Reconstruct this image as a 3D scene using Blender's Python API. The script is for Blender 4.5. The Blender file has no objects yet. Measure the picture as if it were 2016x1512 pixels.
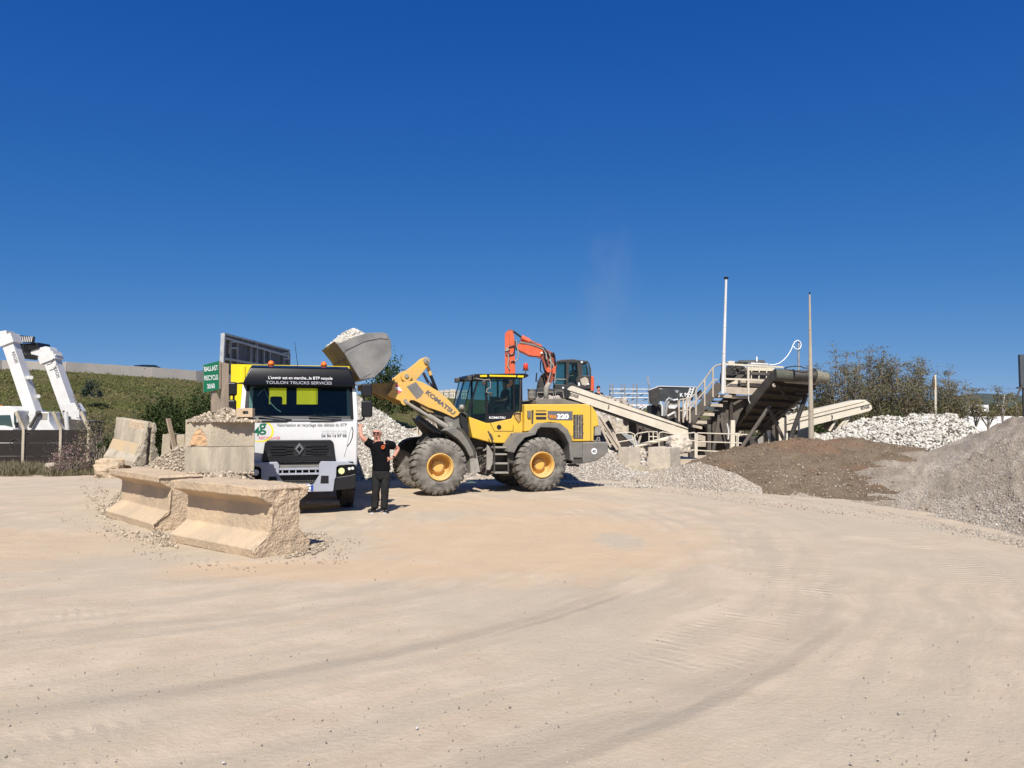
import bpy, bmesh, math, random
import numpy as np
from mathutils import Vector, Matrix, noise
R = math.radians
random.seed(7); rng = np.random.default_rng(7)
S = bpy.context.scene
COL = S.collection
# ---------------------------------------------------------------- camera
FPX, HZ, CH = 1514.0, 828.0, 1.95
PITCH = math.atan((HZ - 756) / FPX)
cam = bpy.data.cameras.new('camera'); co = bpy.data.objects.new('camera', cam); COL.objects.link(co)
cam.sensor_fit = 'HORIZONTAL'; cam.sensor_width = 36; cam.lens = FPX / 2016 * 36
cam.clip_start = 0.1; cam.clip_end = 6000
co.location = (0, 0, CH); co.rotation_euler = (R(90) + PITCH, 0, 0)
S.camera = co
# ---------------------------------------------------------------- sky and sun
SUN_KX, SUN_KY = 0.05, 0.92            # shadow offset per metre of height
sd = Vector((-SUN_KX, -SUN_KY, 1)).normalized()
EL = math.asin(sd.z); AZ = math.atan2(sd.x, sd.y)
w = bpy.data.worlds.new("World"); S.world = w; w.use_nodes = True
nt = w.node_tree; nt.nodes.clear()
sky = nt.nodes.new('ShaderNodeTexSky'); sky.sky_type = 'NISHITA'; sky.sun_disc = False
sky.sun_elevation = EL; sky.sun_rotation = AZ; sky.altitude = 300; sky.air_density = 1.0; sky.dust_density = 0.15; sky.ozone_density = 4.0
hs = nt.nodes.new('ShaderNodeHueSaturation'); hs.inputs['Saturation'].default_value = 1.06; hs.inputs['Hue'].default_value = 0.503
bg = nt.nodes.new('ShaderNodeBackground'); bg.inputs['Strength'].default_value = 0.085
wo = nt.nodes.new('ShaderNodeOutputWorld')
tcw = nt.nodes.new('ShaderNodeTexCoord'); vm = nt.nodes.new('ShaderNodeVectorMath'); vm.operation = 'MULTIPLY_ADD'; vm.inputs[1].default_value = (1, 1, .95); vm.inputs[2].default_value = (0, 0, .13)
nt.links.new(tcw.outputs['Generated'], vm.inputs[0]); nt.links.new(vm.outputs[0], sky.inputs[0])
mu = nt.nodes.new('ShaderNodeMixRGB'); mu.blend_type = 'MULTIPLY'; mu.inputs[0].default_value = 1; mu.inputs[2].default_value = (.80, .86, .93, 1)
nt.links.new(sky.outputs[0], mu.inputs[1]); nt.links.new(mu.outputs[0], hs.inputs['Color']); _se = nt.nodes.new('ShaderNodeSeparateColor'); _cb = nt.nodes.new('ShaderNodeCombineColor'); nt.links.new(hs.outputs[0], _se.inputs[0])
for _i, (_k, _s) in enumerate(((2.18, 6.2), (1.22, 1.17), (.60, .80))):
    _a = nt.nodes.new('ShaderNodeMath'); _a.operation = 'MULTIPLY'; _a.inputs[1].default_value = .1122; _b = nt.nodes.new('ShaderNodeMath'); _b.operation = 'POWER'; _b.inputs[1].default_value = _k; _c = nt.nodes.new('ShaderNodeMath'); _c.operation = 'MULTIPLY'; _c.inputs[1].default_value = _s / .1122
    nt.links.new(_se.outputs[_i], _a.inputs[0]); nt.links.new(_a.outputs[0], _b.inputs[0]); nt.links.new(_b.outputs[0], _c.inputs[0]); nt.links.new(_c.outputs[0], _cb.inputs[_i])
nt.links.new(_cb.outputs[0], bg.inputs[0]); nt.links.new(bg.outputs[0], wo.inputs[0])
sl = bpy.data.lights.new('sun', 'SUN'); sl.energy = 4.8; sl.angle = R(0.5); sl.color = (1.0, 0.955, 0.88)
so = bpy.data.objects.new('sun', sl); COL.objects.link(so); so.rotation_euler = sd.to_track_quat('Z', 'Y').to_euler(); so.location = (0, -5, 30)
vs = S.view_settings; vs.view_transform = 'Standard'; vs.look = 'None'; vs.gamma = 1; vs.use_curve_mapping = False; vs.exposure = 0.4
# ---------------------------------------------------------------- geometry helpers
def ray(u, v):
    a = (u - 1008) / FPX; b = (756 - v) / FPX; s, c = math.sin(PITCH), math.cos(PITCH)
    return Vector((a, c - s * b, s + c * b))
def at(u, v, Y):
    d = ray(u, v); return Vector((0, 0, CH)) + d * (Y / d.y)
def gr(u, v, z=0.0):
    d = ray(u, v); return Vector((0, 0, CH)) + d * ((z - CH) / d.z)
class Frame:
    """a thing's own axes: x along its side, y away from its near side, z up"""
    def __init__(s, O, yaw): s.O = Vector(O); s.yaw = yaw; s.c, s.s = math.cos(yaw), math.sin(yaw)
    def loc(s, P):
        d = P - s.O; return Vector((d.x * s.c + d.y * s.s, -d.x * s.s + d.y * s.c, d.z))
    def w(s, x, y, z): return Vector((s.O.x + x * s.c - y * s.s, s.O.y + x * s.s + y * s.c, s.O.z + z))
    def px(s, u, v, y):
        C = s.loc(Vector((0, 0, CH))); d = ray(u, v); d = Vector((d.x * s.c + d.y * s.s, -d.x * s.s + d.y * s.c, d.z))
        k = (y - C.y) / d.y; P = C + d * k; return (P.x, P.z)
    def pl(s, pts, y): return [s.px(u, v, y) for u, v in pts]
    def p3(s, u, v, y): q = s.px(u, v, y); return Vector((q[0], y, q[1]))
class MB:
    def __init__(s): s.v = []; s.f = []
    def add(s, vs, fs):
        o = len(s.v); s.v += [tuple(a) for a in vs]; s.f += [tuple(i + o for i in f) for f in fs]; return s
    def box(s, c, d, rot=None, taper=1.0):
        x, y, z = d[0] / 2, d[1] / 2, d[2] / 2; vs = []
        for k in (-1, 1):
            t = taper if k > 0 else 1
            vs += [Vector((-x * t, -y * t, k * z)), Vector((x * t, -y * t, k * z)), Vector((x * t, y * t, k * z)), Vector((-x * t, y * t, k * z))]
        if rot is not None:
            M = rot if isinstance(rot, Matrix) else Matrix.Rotation(rot, 3, 'Z'); vs = [M @ v for v in vs]
        c = Vector(c); vs = [v + c for v in vs]
        return s.add(vs, [(3, 2, 1, 0), (4, 5, 6, 7), (0, 1, 5, 4), (1, 2, 6, 5), (2, 3, 7, 6), (3, 0, 4, 7)])
    def b2(s, x0, x1, y0, y1, z0, z1): return s.box(((x0 + x1) / 2, (y0 + y1) / 2, (z0 + z1) / 2), (abs(x1 - x0), abs(y1 - y0), abs(z1 - z0)))
    def prism(s, poly, y0, y1, inset=None):
        """profile of (x, z) points pushed from y0 to y1"""
        n = len(poly); A = sum(poly[i][0] * poly[(i + 1) % n][1] - poly[(i + 1) % n][0] * poly[i][1] for i in range(n))
        if A < 0: poly = poly[::-1]
        vs = [(p[0], y0, p[1]) for p in poly] + [(p[0], y1, p[1]) for p in poly]
        fs = [tuple(range(n)), tuple(range(2 * n - 1, n - 1, -1))] + [((i + 1) % n, i, i + n, (i + 1) % n + n) for i in range(n)]
        return s.add(vs, fs)
    def bar(s, a, b, wd, h=None, up=(0, 0, 1)):
        """rectangular bar from a to b"""
        a, b = Vector(a), Vector(b); h = h or wd; d = (b - a).normalized(); up = Vector(up)
        if abs(d.dot(up)) > .98: up = Vector((1, 0, 0))
        x = d.cross(up).normalized(); z = x.cross(d)
        q = [x * (sx * wd / 2) + z * (sz * h / 2) for sx, sz in ((-1, -1), (1, -1), (1, 1), (-1, 1))]
        return s.add([a + k for k in q] + [b + k for k in q], [(0, 1, 2, 3), (7, 6, 5, 4), (1, 0, 4, 5), (2, 1, 5, 6), (3, 2, 6, 7), (0, 3, 7, 4)])
    def cyl(s, a, b, r0, r1=None, n=12, cap=True):
        a, b = Vector(a), Vector(b); r1 = r0 if r1 is None else r1; d = (b - a).normalized()
        u = Vector((0, 0, 1)) if abs(d.z) < .9 else Vector((1, 0, 0)); x = d.cross(u).normalized(); y = d.cross(x)
        vs = []
        for p, r in ((a, r0), (b, r1)): vs += [p + x * (r * math.cos(2 * math.pi * i / n)) + y * (r * math.sin(2 * math.pi * i / n)) for i in range(n)]
        fs = [(i, i + n, (i + 1) % n + n, (i + 1) % n) for i in range(n)]
        if cap: fs += [tuple(range(n)), tuple(range(2 * n - 1, n - 1, -1))]
        return s.add(vs, fs)
    def tube(s, pts, r, n=8):
        pts = [Vector(p) for p in pts]; m = len(pts); rings = []; prev = None
        for i, p in enumerate(pts):
            d = (pts[min(i + 1, m - 1)] - pts[max(i - 1, 0)]).normalized()
            if prev is None: u = Vector((0, 0, 1)) if abs(d.z) < .9 else Vector((1, 0, 0)); x = d.cross(u).normalized()
            else: x = (prev - d * prev.dot(d)).normalized()
            prev = x; y = d.cross(x); rr = r[i] if isinstance(r, (list, tuple)) else r
            rings += [p + x * (rr * math.cos(2 * math.pi * k / n)) + y * (rr * math.sin(2 * math.pi * k / n)) for k in range(n)]
        fs = [(i * n + k, i * n + (k + 1) % n, (i + 1) * n + (k + 1) % n, (i + 1) * n + k) for i in range(m - 1) for k in range(n)]
        fs += [tuple(range(n - 1, -1, -1)), tuple(range((m - 1) * n, m * n))]
        return s.add(rings, fs)
    def lathe(s, c, prof, n=32, axis='y', cap=True):
        """prof: (offset along axis, radius)"""
        vs = []; c = Vector(c)
        for o, r in prof:
            for i in range(n):
                a = 2 * math.pi * i / n; q = (r * math.cos(a), o, r * math.sin(a))
                if axis == 'z': q = (r * math.cos(a), r * math.sin(a), o)
                if axis == 'x': q = (o, r * math.cos(a), r * math.sin(a))
                vs.append(c + Vector(q))
        m = len(prof); fs = [(j * n + i, j * n + (i + 1) % n, (j + 1) * n + (i + 1) % n, (j + 1) * n + i) for j in range(m - 1) for i in range(n)]
        if cap: fs += [tuple(range(n - 1, -1, -1)), tuple(range((m - 1) * n, m * n))]
        return s.add(vs, fs)
    def ball(s, c, r, n=10, m=6):
        rr = r if isinstance(r, (tuple, list)) else (r, r, r); vs = [Vector((c[0], c[1], c[2] - rr[2]))]
        for j in range(1, m):
            b = math.pi * j / m - math.pi / 2
            vs += [Vector((c[0] + rr[0] * math.cos(b) * math.cos(2 * math.pi * i / n), c[1] + rr[1] * math.cos(b) * math.sin(2 * math.pi * i / n), c[2] + rr[2] * math.sin(b))) for i in range(n)]
        vs.append(Vector((c[0], c[1], c[2] + rr[2]))); L = len(vs) - 1
        fs = [(0, 1 + (i + 1) % n, 1 + i) for i in range(n)]
        for j in range(m - 2): fs += [(1 + j * n + i, 1 + j * n + (i + 1) % n, 1 + (j + 1) * n + (i + 1) % n, 1 + (j + 1) * n + i) for i in range(n)]
        fs += [(L, 1 + (m - 2) * n + i, 1 + (m - 2) * n + (i + 1) % n) for i in range(n)]
        return s.add(vs, fs)
    def build(s, name, mat, parent=None, bevel=0, smooth=False, loc=None, rough=0, seg=2, sub=0):
        me = bpy.data.meshes.new(name); me.from_pydata(s.v, [], s.f); me.validate(); me.update()
        bm = bmesh.new(); bm.from_mesh(me); bmesh.ops.recalc_face_normals(bm, faces=bm.faces)
        if sub:
            bmesh.ops.triangulate(bm, faces=[f for f in bm.faces if len(f.verts) > 4])
            for _ in range(sub):
                L = [e for e in bm.edges if e.calc_length() > rough * 2.5]
                if L: bmesh.ops.subdivide_edges(bm, edges=L, cuts=1, use_grid_fill=True)
                bmesh.ops.triangulate(bm, faces=[f for f in bm.faces if len(f.verts) > 4])
        if rough:
            o = Vector((random.random() * 50, 0, 0))
            for v in bm.verts: v.co += noise.noise_vector(v.co * 3.1 + o) * rough + noise.noise_vector(v.co * 11 + o) * rough * .5
        bm.to_mesh(me); bm.free()
        me.materials.append(mat)
        if smooth: me.shade_smooth()
        ob = bpy.data.objects.new(name, me); COL.objects.link(ob)
        if parent is not None: ob.parent = parent
        if loc is not None: ob.location = loc
        if bevel:
            b = ob.modifiers.new('bevel', 'BEVEL'); b.width = bevel; b.segments = seg; b.limit_method = 'ANGLE'; b.angle_limit = R(35)
            if smooth or seg > 1: me.shade_smooth(); b.harden_normals = True
        return ob
def tag(o, label, cat, group=None):
    o['label'] = label; o['category'] = cat
    if group: o['group'] = group
    return o
def kind(o, k): o['kind'] = k; return o
def thing(name, label, cat, loc=(0, 0, 0), rz=0, group=None):
    o = bpy.data.objects.new(name, None); COL.objects.link(o); o.location = loc; o.rotation_euler = (0, 0, rz); o.empty_display_size = .3
    return tag(o, label, cat, group)
def fthing(name, label, cat, F, group=None): return thing(name, label, cat, F.O, F.yaw, group)
def copy_tree(o, parent=None):
    c = o.copy(); COL.objects.link(c); c.parent = parent
    for ch in [k for k in bpy.data.objects if k.parent == o]: copy_tree(ch, c)
    return c
def text(name, body, size, mat, parent, loc, rot, bold=0, depth=.004, align='LEFT', sx=1, shear=0, spacing=1):
    cu = bpy.data.curves.new(name, 'FONT'); cu.body = body; cu.size = size; cu.extrude = depth; cu.offset = bold; cu.align_x = align; cu.shear = shear; cu.space_character = spacing
    t = bpy.data.objects.new(name, cu); COL.objects.link(t); dg = bpy.context.evaluated_depsgraph_get(); dg.update()
    me = bpy.data.meshes.new_from_object(t.evaluated_get(dg)); bpy.data.objects.remove(t); bpy.data.curves.remove(cu)
    me.materials.clear(); me.materials.append(mat); ob = bpy.data.objects.new(name, me); COL.objects.link(ob)
    ob.parent = parent; ob.location = loc; ob.rotation_euler = rot; ob.scale = (sx, 1, 1); return ob
# ---------------------------------------------------------------- materials
def mat(name, c1, c2=None, scale=4, rough=.7, metal=0, bump=0, bscale=None, dust=0, dustc=(.42, .36, .28), spec=.5, coat=0, detail=5, contrast=(.35, .65), stretch=None, trans=0, ior=1.45):
    m = bpy.data.materials.new(name); m.use_nodes = True; n = m.node_tree; p = n.nodes['Principled BSDF']; L = n.links.new
    p.inputs['Base Color'].default_value = (*c1, 1); p.inputs['Roughness'].default_value = rough; p.inputs['Metallic'].default_value = metal
    p.inputs['Specular IOR Level'].default_value = spec; p.inputs['Coat Weight'].default_value = coat; p.inputs['Transmission Weight'].default_value = trans; p.inputs['IOR'].default_value = ior
    tc = n.nodes.new('ShaderNodeTexCoord'); src = tc.outputs['Object']
    if stretch:
        mp = n.nodes.new('ShaderNodeMapping'); mp.inputs['Scale'].default_value = stretch; L(src, mp.inputs[0]); src = mp.outputs[0]
    col = None
    if c2 is not None:
        t = n.nodes.new('ShaderNodeTexNoise'); t.inputs['Scale'].default_value = scale; t.inputs['Detail'].default_value = detail; t.inputs['Roughness'].default_value = .6; L(src, t.inputs[0])
        r = n.nodes.new('ShaderNodeValToRGB'); r.color_ramp.elements[0].position = contrast[0]; r.color_ramp.elements[1].position = contrast[1]
        r.color_ramp.elements[0].color = (*c1, 1); r.color_ramp.elements[1].color = (*c2, 1); L(t.outputs[0], r.inputs[0]); col = r.outputs[0]
        L(col, p.inputs['Base Color'])
    if dust:
        t2 = n.nodes.new('ShaderNodeTexNoise'); t2.inputs['Scale'].default_value = 2.2; t2.inputs['Detail'].default_value = 8; t2.inputs['Roughness'].default_value = .7; L(tc.outputs['Object'], t2.inputs[0])
        g = n.nodes.new('ShaderNodeNewGeometry'); sp = n.nodes.new('ShaderNodeSeparateXYZ'); L(g.outputs['True Normal'], sp.inputs[0])
        up = n.nodes.new('ShaderNodeMath'); up.operation = 'MULTIPLY_ADD'; up.use_clamp = True; up.inputs[1].default_value = .45; up.inputs[2].default_value = 0.0; L(sp.outputs[2], up.inputs[0])
        ad = n.nodes.new('ShaderNodeMath'); ad.operation = 'ADD'; L(t2.outputs[0], ad.inputs[0]); L(up.outputs[0], ad.inputs[1])
        mr = n.nodes.new('ShaderNodeMapRange'); mr.inputs[1].default_value = .38; mr.inputs[2].default_value = .85; mr.inputs[3].default_value = dust * .25; mr.inputs[4].default_value = min(1, dust * 1.5); L(ad.outputs[0], mr.inputs[0])
        mx = n.nodes.new('ShaderNodeMixRGB'); L(mr.outputs[0], mx.inputs[0]); mx.inputs[2].default_value = (*dustc, 1)
        if col: L(col, mx.inputs[1])
        else: mx.inputs[1].default_value = (*c1, 1)
        L(mx.outputs[0], p.inputs['Base Color'])
        ra = n.nodes.new('ShaderNodeMapRange'); ra.inputs[3].default_value = rough; ra.inputs[4].default_value = .95; L(mr.outputs[0], ra.inputs[0]); L(ra.outputs[0], p.inputs['Roughness'])
    if bump:
        b = n.nodes.new('ShaderNodeBump'); t3 = n.nodes.new('ShaderNodeTexNoise'); t3.inputs['Scale'].default_value = bscale or scale * 4; t3.inputs['Detail'].default_value = 6; L(src, t3.inputs[0])
        b.inputs['Strength'].default_value = min(1, bump); b.inputs['Distance'].default_value = .02 * max(1, bump); L(t3.outputs[0], b.inputs['Height']); L(b.outputs[0], p.inputs['Normal'])
    return m
def stone_mat(name, cols, rough=.9, k2=None):
    m = bpy.data.materials.new(name); m.use_nodes = True; n = m.node_tree; p = n.nodes['Principled BSDF']; L = n.links.new; p.inputs['Roughness'].default_value = rough
    p.inputs['Specular IOR Level'].default_value = .2
    g = n.nodes.new('ShaderNodeNewGeometry'); r = n.nodes.new('ShaderNodeValToRGB'); e = r.color_ramp.elements
    e[0].color = (*cols[0], 1); e[1].color = (*cols[-1], 1)
    for i, c in enumerate(cols[1:-1]): e.new((i + 1) / (len(cols) - 1)).color = (*c, 1)
    L(g.outputs['Random Per Island'], r.inputs[0]); L(r.outputs[0], p.inputs['Base Color']); return m
M = {}
M['conc'] = mat('concrete', (.46, .39, .29), (.34, .295, .225), 1.7, .95, bump=.7, bscale=22, spec=.2)
M['conc_stain'] = mat('weathered_concrete', (.48, .41, .31), (.29, .255, .195), 2.6, .95, bump=.6, bscale=20, spec=.2, stretch=(1.6, 1.6, .35))
M['conc_red'] = mat('sandy_concrete', (.54, .405, .265), (.42, .33, .23), 1.3, .95, bump=.8, bscale=16, spec=.2)
M['conc_break'] = mat('broken_concrete', (.55, .42, .285), (.43, .335, .235), 7, .97, bump=1.4, bscale=26, spec=.15)
M['yellow'] = mat('machine_yellow_paint', (.74, .46, .025), (.66, .40, .03), 2.2, .42, dust=.20, dustc=(.62, .46, .24), coat=.1)
M['yellow_dusty'] = mat('dusty_arm_paint', (.72, .42, .05), (.62, .37, .09), 3.0, .5, dust=.5, dustc=(.60, .40, .20))
M['yellow_dirty'] = mat('grimy_link_paint', (.42, .26, .05), (.20, .13, .05), 3.0, .7, dust=.3)
M['body_yellow'] = mat('tipper_yellow_paint', (.80, .62, .01), (.74, .56, .01), 1.0, .35, coat=.2)
M['grey_plastic'] = mat('dusty_grey_plastic', (.10, .10, .095), (.16, .15, .135), 3, .6, dust=.35, dustc=(.30, .27, .22))
M['dark'] = mat('dusty_dark_steel', (.022, .022, .022), (.045, .04, .036), 5, .6, dust=.28, dustc=(.22, .185, .15))
M['black'] = mat('black_plastic', (.012, .012, .013), None, 4, .35)
M['black_matte'] = mat('black_rubber', (.015, .015, .016), None, 4, .8)
M['glossblack'] = mat('gloss_black_panel', (.005, .005, .006), None, 4, .22, spec=.3)
M['tyre'] = mat('dusty_tyre_rubber', (.045, .043, .040), (.19, .18, .16), 4.5, .92, bump=.5, bscale=30, dust=.5, dustc=(.30, .27, .23), spec=.2, contrast=(.42, .62))
M['tyre_dark'] = mat('tyre_rubber', (.02, .02, .02), (.035, .034, .032), 6, .85, dust=.2, spec=.2)
M['steel'] = mat('worn_bucket_steel', (.30, .295, .28), (.19, .185, .175), 2.5, .42, .55, dust=.25, bump=.15, bscale=40)
M['steel_dirty'] = mat('dirty_bucket_floor', (.19, .165, .14), (.12, .105, .09), 3.5, .9, dust=.2)
M['chrome'] = mat('piston_rod', (.6, .6, .58), None, 4, .25, 1)
M['cylgrey'] = mat('dusty_cylinder', (.30, .29, .26), (.20, .19, .17), 6, .6, dust=.4)
M['white'] = mat('white_paint', (.67, .67, .67), (.60, .60, .59), 1.1, .3, coat=.3, dust=.05)
M['white_dusty'] = mat('dusty_white_paint', (.66, .655, .64), (.58, .57, .54), 2.5, .5, dust=.10)
M['lightgrey'] = mat('bumper_grey_paint', (.34, .36, .41), (.30, .32, .37), 2, .4, dust=.08)
M['cream'] = mat('cream_paint', (.66, .60, .48), (.55, .49, .385), 1.6, .6, dust=.30, dustc=(.5, .43, .33))
M['cream_shop'] = mat('dusty_beige_steel', (.50, .42, .33), (.34, .285, .22), 2.5, .7, dust=.5, dustc=(.42, .35, .27))
M['grey_steel'] = mat('grey_brown_steel', (.085, .073, .06), (.048, .042, .036), 2.5, .7, dust=.28, dustc=(.20, .165, .13))
M['rust'] = mat('rust_brown_steel', (.05, .038, .03), (.025, .02, .017), 5, .9, dust=.10, dustc=(.16, .12, .09))
M['red'] = mat('excavator_red_paint', (.70, .105, .03), (.58, .085, .03), 2, .4, dust=.14, dustc=(.55, .25, .16))
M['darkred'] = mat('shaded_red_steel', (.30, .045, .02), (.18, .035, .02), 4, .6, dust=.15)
M['orange_lens'] = mat('amber_beacon_lens', (.85, .17, .01), None, 1, .15, coat=.5)
M['red_lens'] = mat('red_beacon_lens', (.75, .05, .02), None, 1, .2, coat=.5)
M['glass_dark'] = mat('tinted_cab_glass', (.02, .05, .045), None, 1, .03, trans=.0, spec=.8, coat=.5)
gm = bpy.data.materials.new('clear_glass'); gm.use_nodes = True; n_ = gm.node_tree; n_.nodes.clear()
_o = n_.nodes.new('ShaderNodeOutputMaterial'); _t = n_.nodes.new('ShaderNodeBsdfTransparent'); _t.inputs[0].default_value = (.60, .74, .71, 1); _g = n_.nodes.new('ShaderNodeBsdfGlossy'); _g.inputs['Roughness'].default_value = .02; _g.inputs[0].default_value = (.8, .9, .95, 1)
_x = n_.nodes.new('ShaderNodeMixShader'); _lw = n_.nodes.new('ShaderNodeLayerWeight'); _lw.inputs[0].default_value = .5; _pw = n_.nodes.new('ShaderNodeMath'); _pw.operation = 'POWER'; _pw.inputs[1].default_value = 4; _f = n_.nodes.new('ShaderNodeMath'); _f.operation = 'MULTIPLY_ADD'; _f.inputs[1].default_value = .6; _f.inputs[2].default_value = .025; n_.links.new(_lw.outputs['Facing'], _pw.inputs[0]); n_.links.new(_pw.outputs[0], _f.inputs[0])
n_.links.new(_f.outputs[0], _x.inputs[0]); n_.links.new(_t.outputs[0], _x.inputs[1]); n_.links.new(_g.outputs[0], _x.inputs[2]); n_.links.new(_x.outputs[0], _o.inputs[0]); M['glass'] = gm
M['mirror'] = mat('mirror_glass', (.5, .5, .5), None, 1, .05, 1)
M['lamp'] = mat('headlamp_glass', (.75, .78, .74), None, 1, .08, .2, coat=1)
M['lamp_yellow'] = mat('fog_lamp_glass', (.72, .78, .35), None, 1, .08, .1, coat=1)
M['sign_green'] = mat('green_sign_face', (.006, .16, .075), (.006, .135, .065), 3, .5)
M['print_white'] = mat('white_print', (.8, .8, .8), None, 1, .6)
M['print_grey'] = mat('grey_print', (.12, .12, .13), None, 1, .5)
M['print_faint'] = mat('faint_print', (.36, .37, .40), None, 1, .5)
M['print_dark'] = mat('dark_print', (.03, .03, .035), None, 1, .5)
M['print_green'] = mat('green_print', (.005, .13, .06), None, 1, .5)
M['print_yellow'] = mat('yellow_print', (.75, .62, .03), None, 1, .5)
M['print_pink'] = mat('red_print', (.65, .12, .16), None, 1, .5)
M['wood'] = mat('weathered_board', (.36, .285, .21), (.25, .20, .15), 3, .9, bump=.5, bscale=30, stretch=(4, 4, .6))
M['galv'] = mat('galvanised_steel', (.42, .43, .43), (.30, .31, .31), 6, .5, .5)
M['panel_dark'] = mat('dark_corrugated_back', (.075, .085, .095), (.05, .058, .066), 5, .6)
M['skin'] = mat('skin', (.56, .27, .18), (.48, .22, .15), 9, .55, spec=.4)
M['cloth_black'] = mat('black_cotton', (.006, .006, .007), None, 6, .95, bump=.3, bscale=60, spec=.1)
M['cloth_grey'] = mat('charcoal_trousers', (.028, .027, .026), (.02, .02, .02), 6, .95, bump=.4, bscale=40, spec=.1)
M['asphalt'] = M['dark']
# ================================================================ the ground
def math_n(n, op, a, b=None, c=None, clamp=False):
    x = n.nodes.new('ShaderNodeMath'); x.operation = op; x.use_clamp = clamp
    for i, q in enumerate((a, b, c)):
        if q is None: continue
        if isinstance(q, (int, float)): x.inputs[i].default_value = q
        else: n.links.new(q, x.inputs[i])
    return x.outputs[0]
def noise_n(n, vec, scale, detail=5, rough=.55, dist=0):
    t = n.nodes.new('ShaderNodeTexNoise'); t.inputs['Scale'].default_value = scale; t.inputs['Detail'].default_value = detail; t.inputs['Roughness'].default_value = rough; t.inputs['Distortion'].default_value = dist
    n.links.new(vec, t.inputs[0]); return t.outputs[0]
def mapr(n, v, a, b, c=0., d=1., smooth=True):
    x = n.nodes.new('ShaderNodeMapRange'); x.interpolation_type = 'SMOOTHSTEP' if smooth else 'LINEAR'; n.links.new(v, x.inputs[0])
    for i, q in enumerate((a, b, c, d)): x.inputs[1 + i].default_value = q
    return x.outputs[0]
def mixc(n, f, a, b):
    x = n.nodes.new('ShaderNodeMixRGB')
    for i, q in enumerate((f, a, b)):
        if isinstance(q, (int, float)): x.inputs[i].default_value = q
        elif isinstance(q, tuple): x.inputs[i].default_value = (*q, 1)
        else: n.links.new(q, x.inputs[i])
    return x.outputs[0]
def ground_material():
    m = bpy.data.materials.new('packed_limestone_ground'); m.use_nodes = True; n = m.node_tree; p = n.nodes['Principled BSDF']; L = n.links.new
    p.inputs['Roughness'].default_value = .95; p.inputs['Specular IOR Level'].default_value = .12
    tc = n.nodes.new('ShaderNodeTexCoord'); pos = tc.outputs['Object']; sp = n.nodes.new('ShaderNodeSeparateXYZ'); L(pos, sp.inputs[0])
    dx = math_n(n, 'SUBTRACT', sp.outputs[0], -7.2); dy = math_n(n, 'SUBTRACT', sp.outputs[1], 14.5)
    r = math_n(n, 'SQRT', math_n(n, 'ADD', math_n(n, 'MULTIPLY', dx, dx), math_n(n, 'MULTIPLY', dy, dy)))
    wob = noise_n(n, pos, .35, 3); r2 = math_n(n, 'MULTIPLY_ADD', wob, 1.2, r)
    an = math_n(n, 'ARCTAN2', dy, dx)
    cv = n.nodes.new('ShaderNodeCombineXYZ'); L(math_n(n, 'MULTIPLY', r2, 2.6), cv.inputs[0]); L(math_n(n, 'MULTIPLY', an, 2.5), cv.inputs[1])
    streak = noise_n(n, cv.outputs[0], 1.0, 4, .6)
    big = noise_n(n, pos, .22, 4, .6); mid = noise_n(n, pos, 1.6, 6, .65); fine = noise_n(n, pos, 24, 6, .75); grit = noise_n(n, pos, 130, 3, .8)
    col = mixc(n, mapr(n, mid, .3, .7), (.475, .370, .255), (.565, .450, .322))
    col = mixc(n, math_n(n, 'MULTIPLY', mapr(n, streak, .42, .66), .85), col, (.43, .355, .258))
    col = mixc(n, math_n(n, 'MULTIPLY', mapr(n, big, .47, .62), .7), col, (.445, .375, .273))
    # sandy orange spill
    def spot(cx, cy, rx, ry, lo=.6, hi=1.15, w=.55):
        a = math_n(n, 'DIVIDE', math_n(n, 'SUBTRACT', sp.outputs[0], cx), rx); b = math_n(n, 'DIVIDE', math_n(n, 'SUBTRACT', sp.outputs[1], cy), ry)
        q = math_n(n, 'SQRT', math_n(n, 'ADD', math_n(n, 'MULTIPLY', a, a), math_n(n, 'MULTIPLY', b, b)))
        q = math_n(n, 'MULTIPLY_ADD', math_n(n, 'SUBTRACT', mid, .5), w * 1.6, q)
        q = math_n(n, 'MULTIPLY_ADD', math_n(n, 'SUBTRACT', big, .5), w * 1.4, q); return mapr(n, q, lo, hi, 1, 0)
    o1 = math_n(n, 'MAXIMUM', spot(.3, 12.9, 2.9, 3.6), spot(-2.2, 10.2, 2.8, .8)); o1 = math_n(n, 'MAXIMUM', o1, math_n(n, 'MULTIPLY', spot(-8.5, 12.0, 3.5, 2.2), .55))
    o1 = math_n(n, 'MAXIMUM', o1, math_n(n, 'MULTIPLY', spot(-.5, 17.8, 3.2, 1.6), .7))
    o1 = math_n(n, 'SUBTRACT', o1, spot(1.75, 12.6, .5, 1.0), clamp=True)
    col = mixc(n, math_n(n, 'MULTIPLY', o1, .65), col, (.58, .40, .235))
    # dark rubber marks following the turning circle
    def mark(rad, wd, a0, a1, amt):
        d = math_n(n, 'ABSOLUTE', math_n(n, 'SUBTRACT', math_n(n, 'MULTIPLY_ADD', math_n(n, 'SUBTRACT', mid, .5), .12, r), rad))
        q = mapr(n, d, wd * .2, wd, 1, 0); q = math_n(n, 'MULTIPLY', q, mapr(n, an, a0 - .12, a0, 0, 1)); q = math_n(n, 'MULTIPLY', q, mapr(n, an, a1, a1 + .12, 1, 0))
        return math_n(n, 'MULTIPLY', math_n(n, 'MULTIPLY', q, mapr(n, fine, .2, .55)), amt)
    mk = math_n(n, 'MAXIMUM', mark(10.05, .17, -1.10, -.66, .30), mark(12.5, .12, -.92, -.66, .42)); mk = math_n(n, 'MAXIMUM', mk, mark(12.28, .22, -.95, -.60, .16))
    mk = math_n(n, 'MAXIMUM', mk, mark(10.22, .07, -.74, -.66, .42))
    col = mixc(n, mk, col, (.20, .17, .14))
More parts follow.
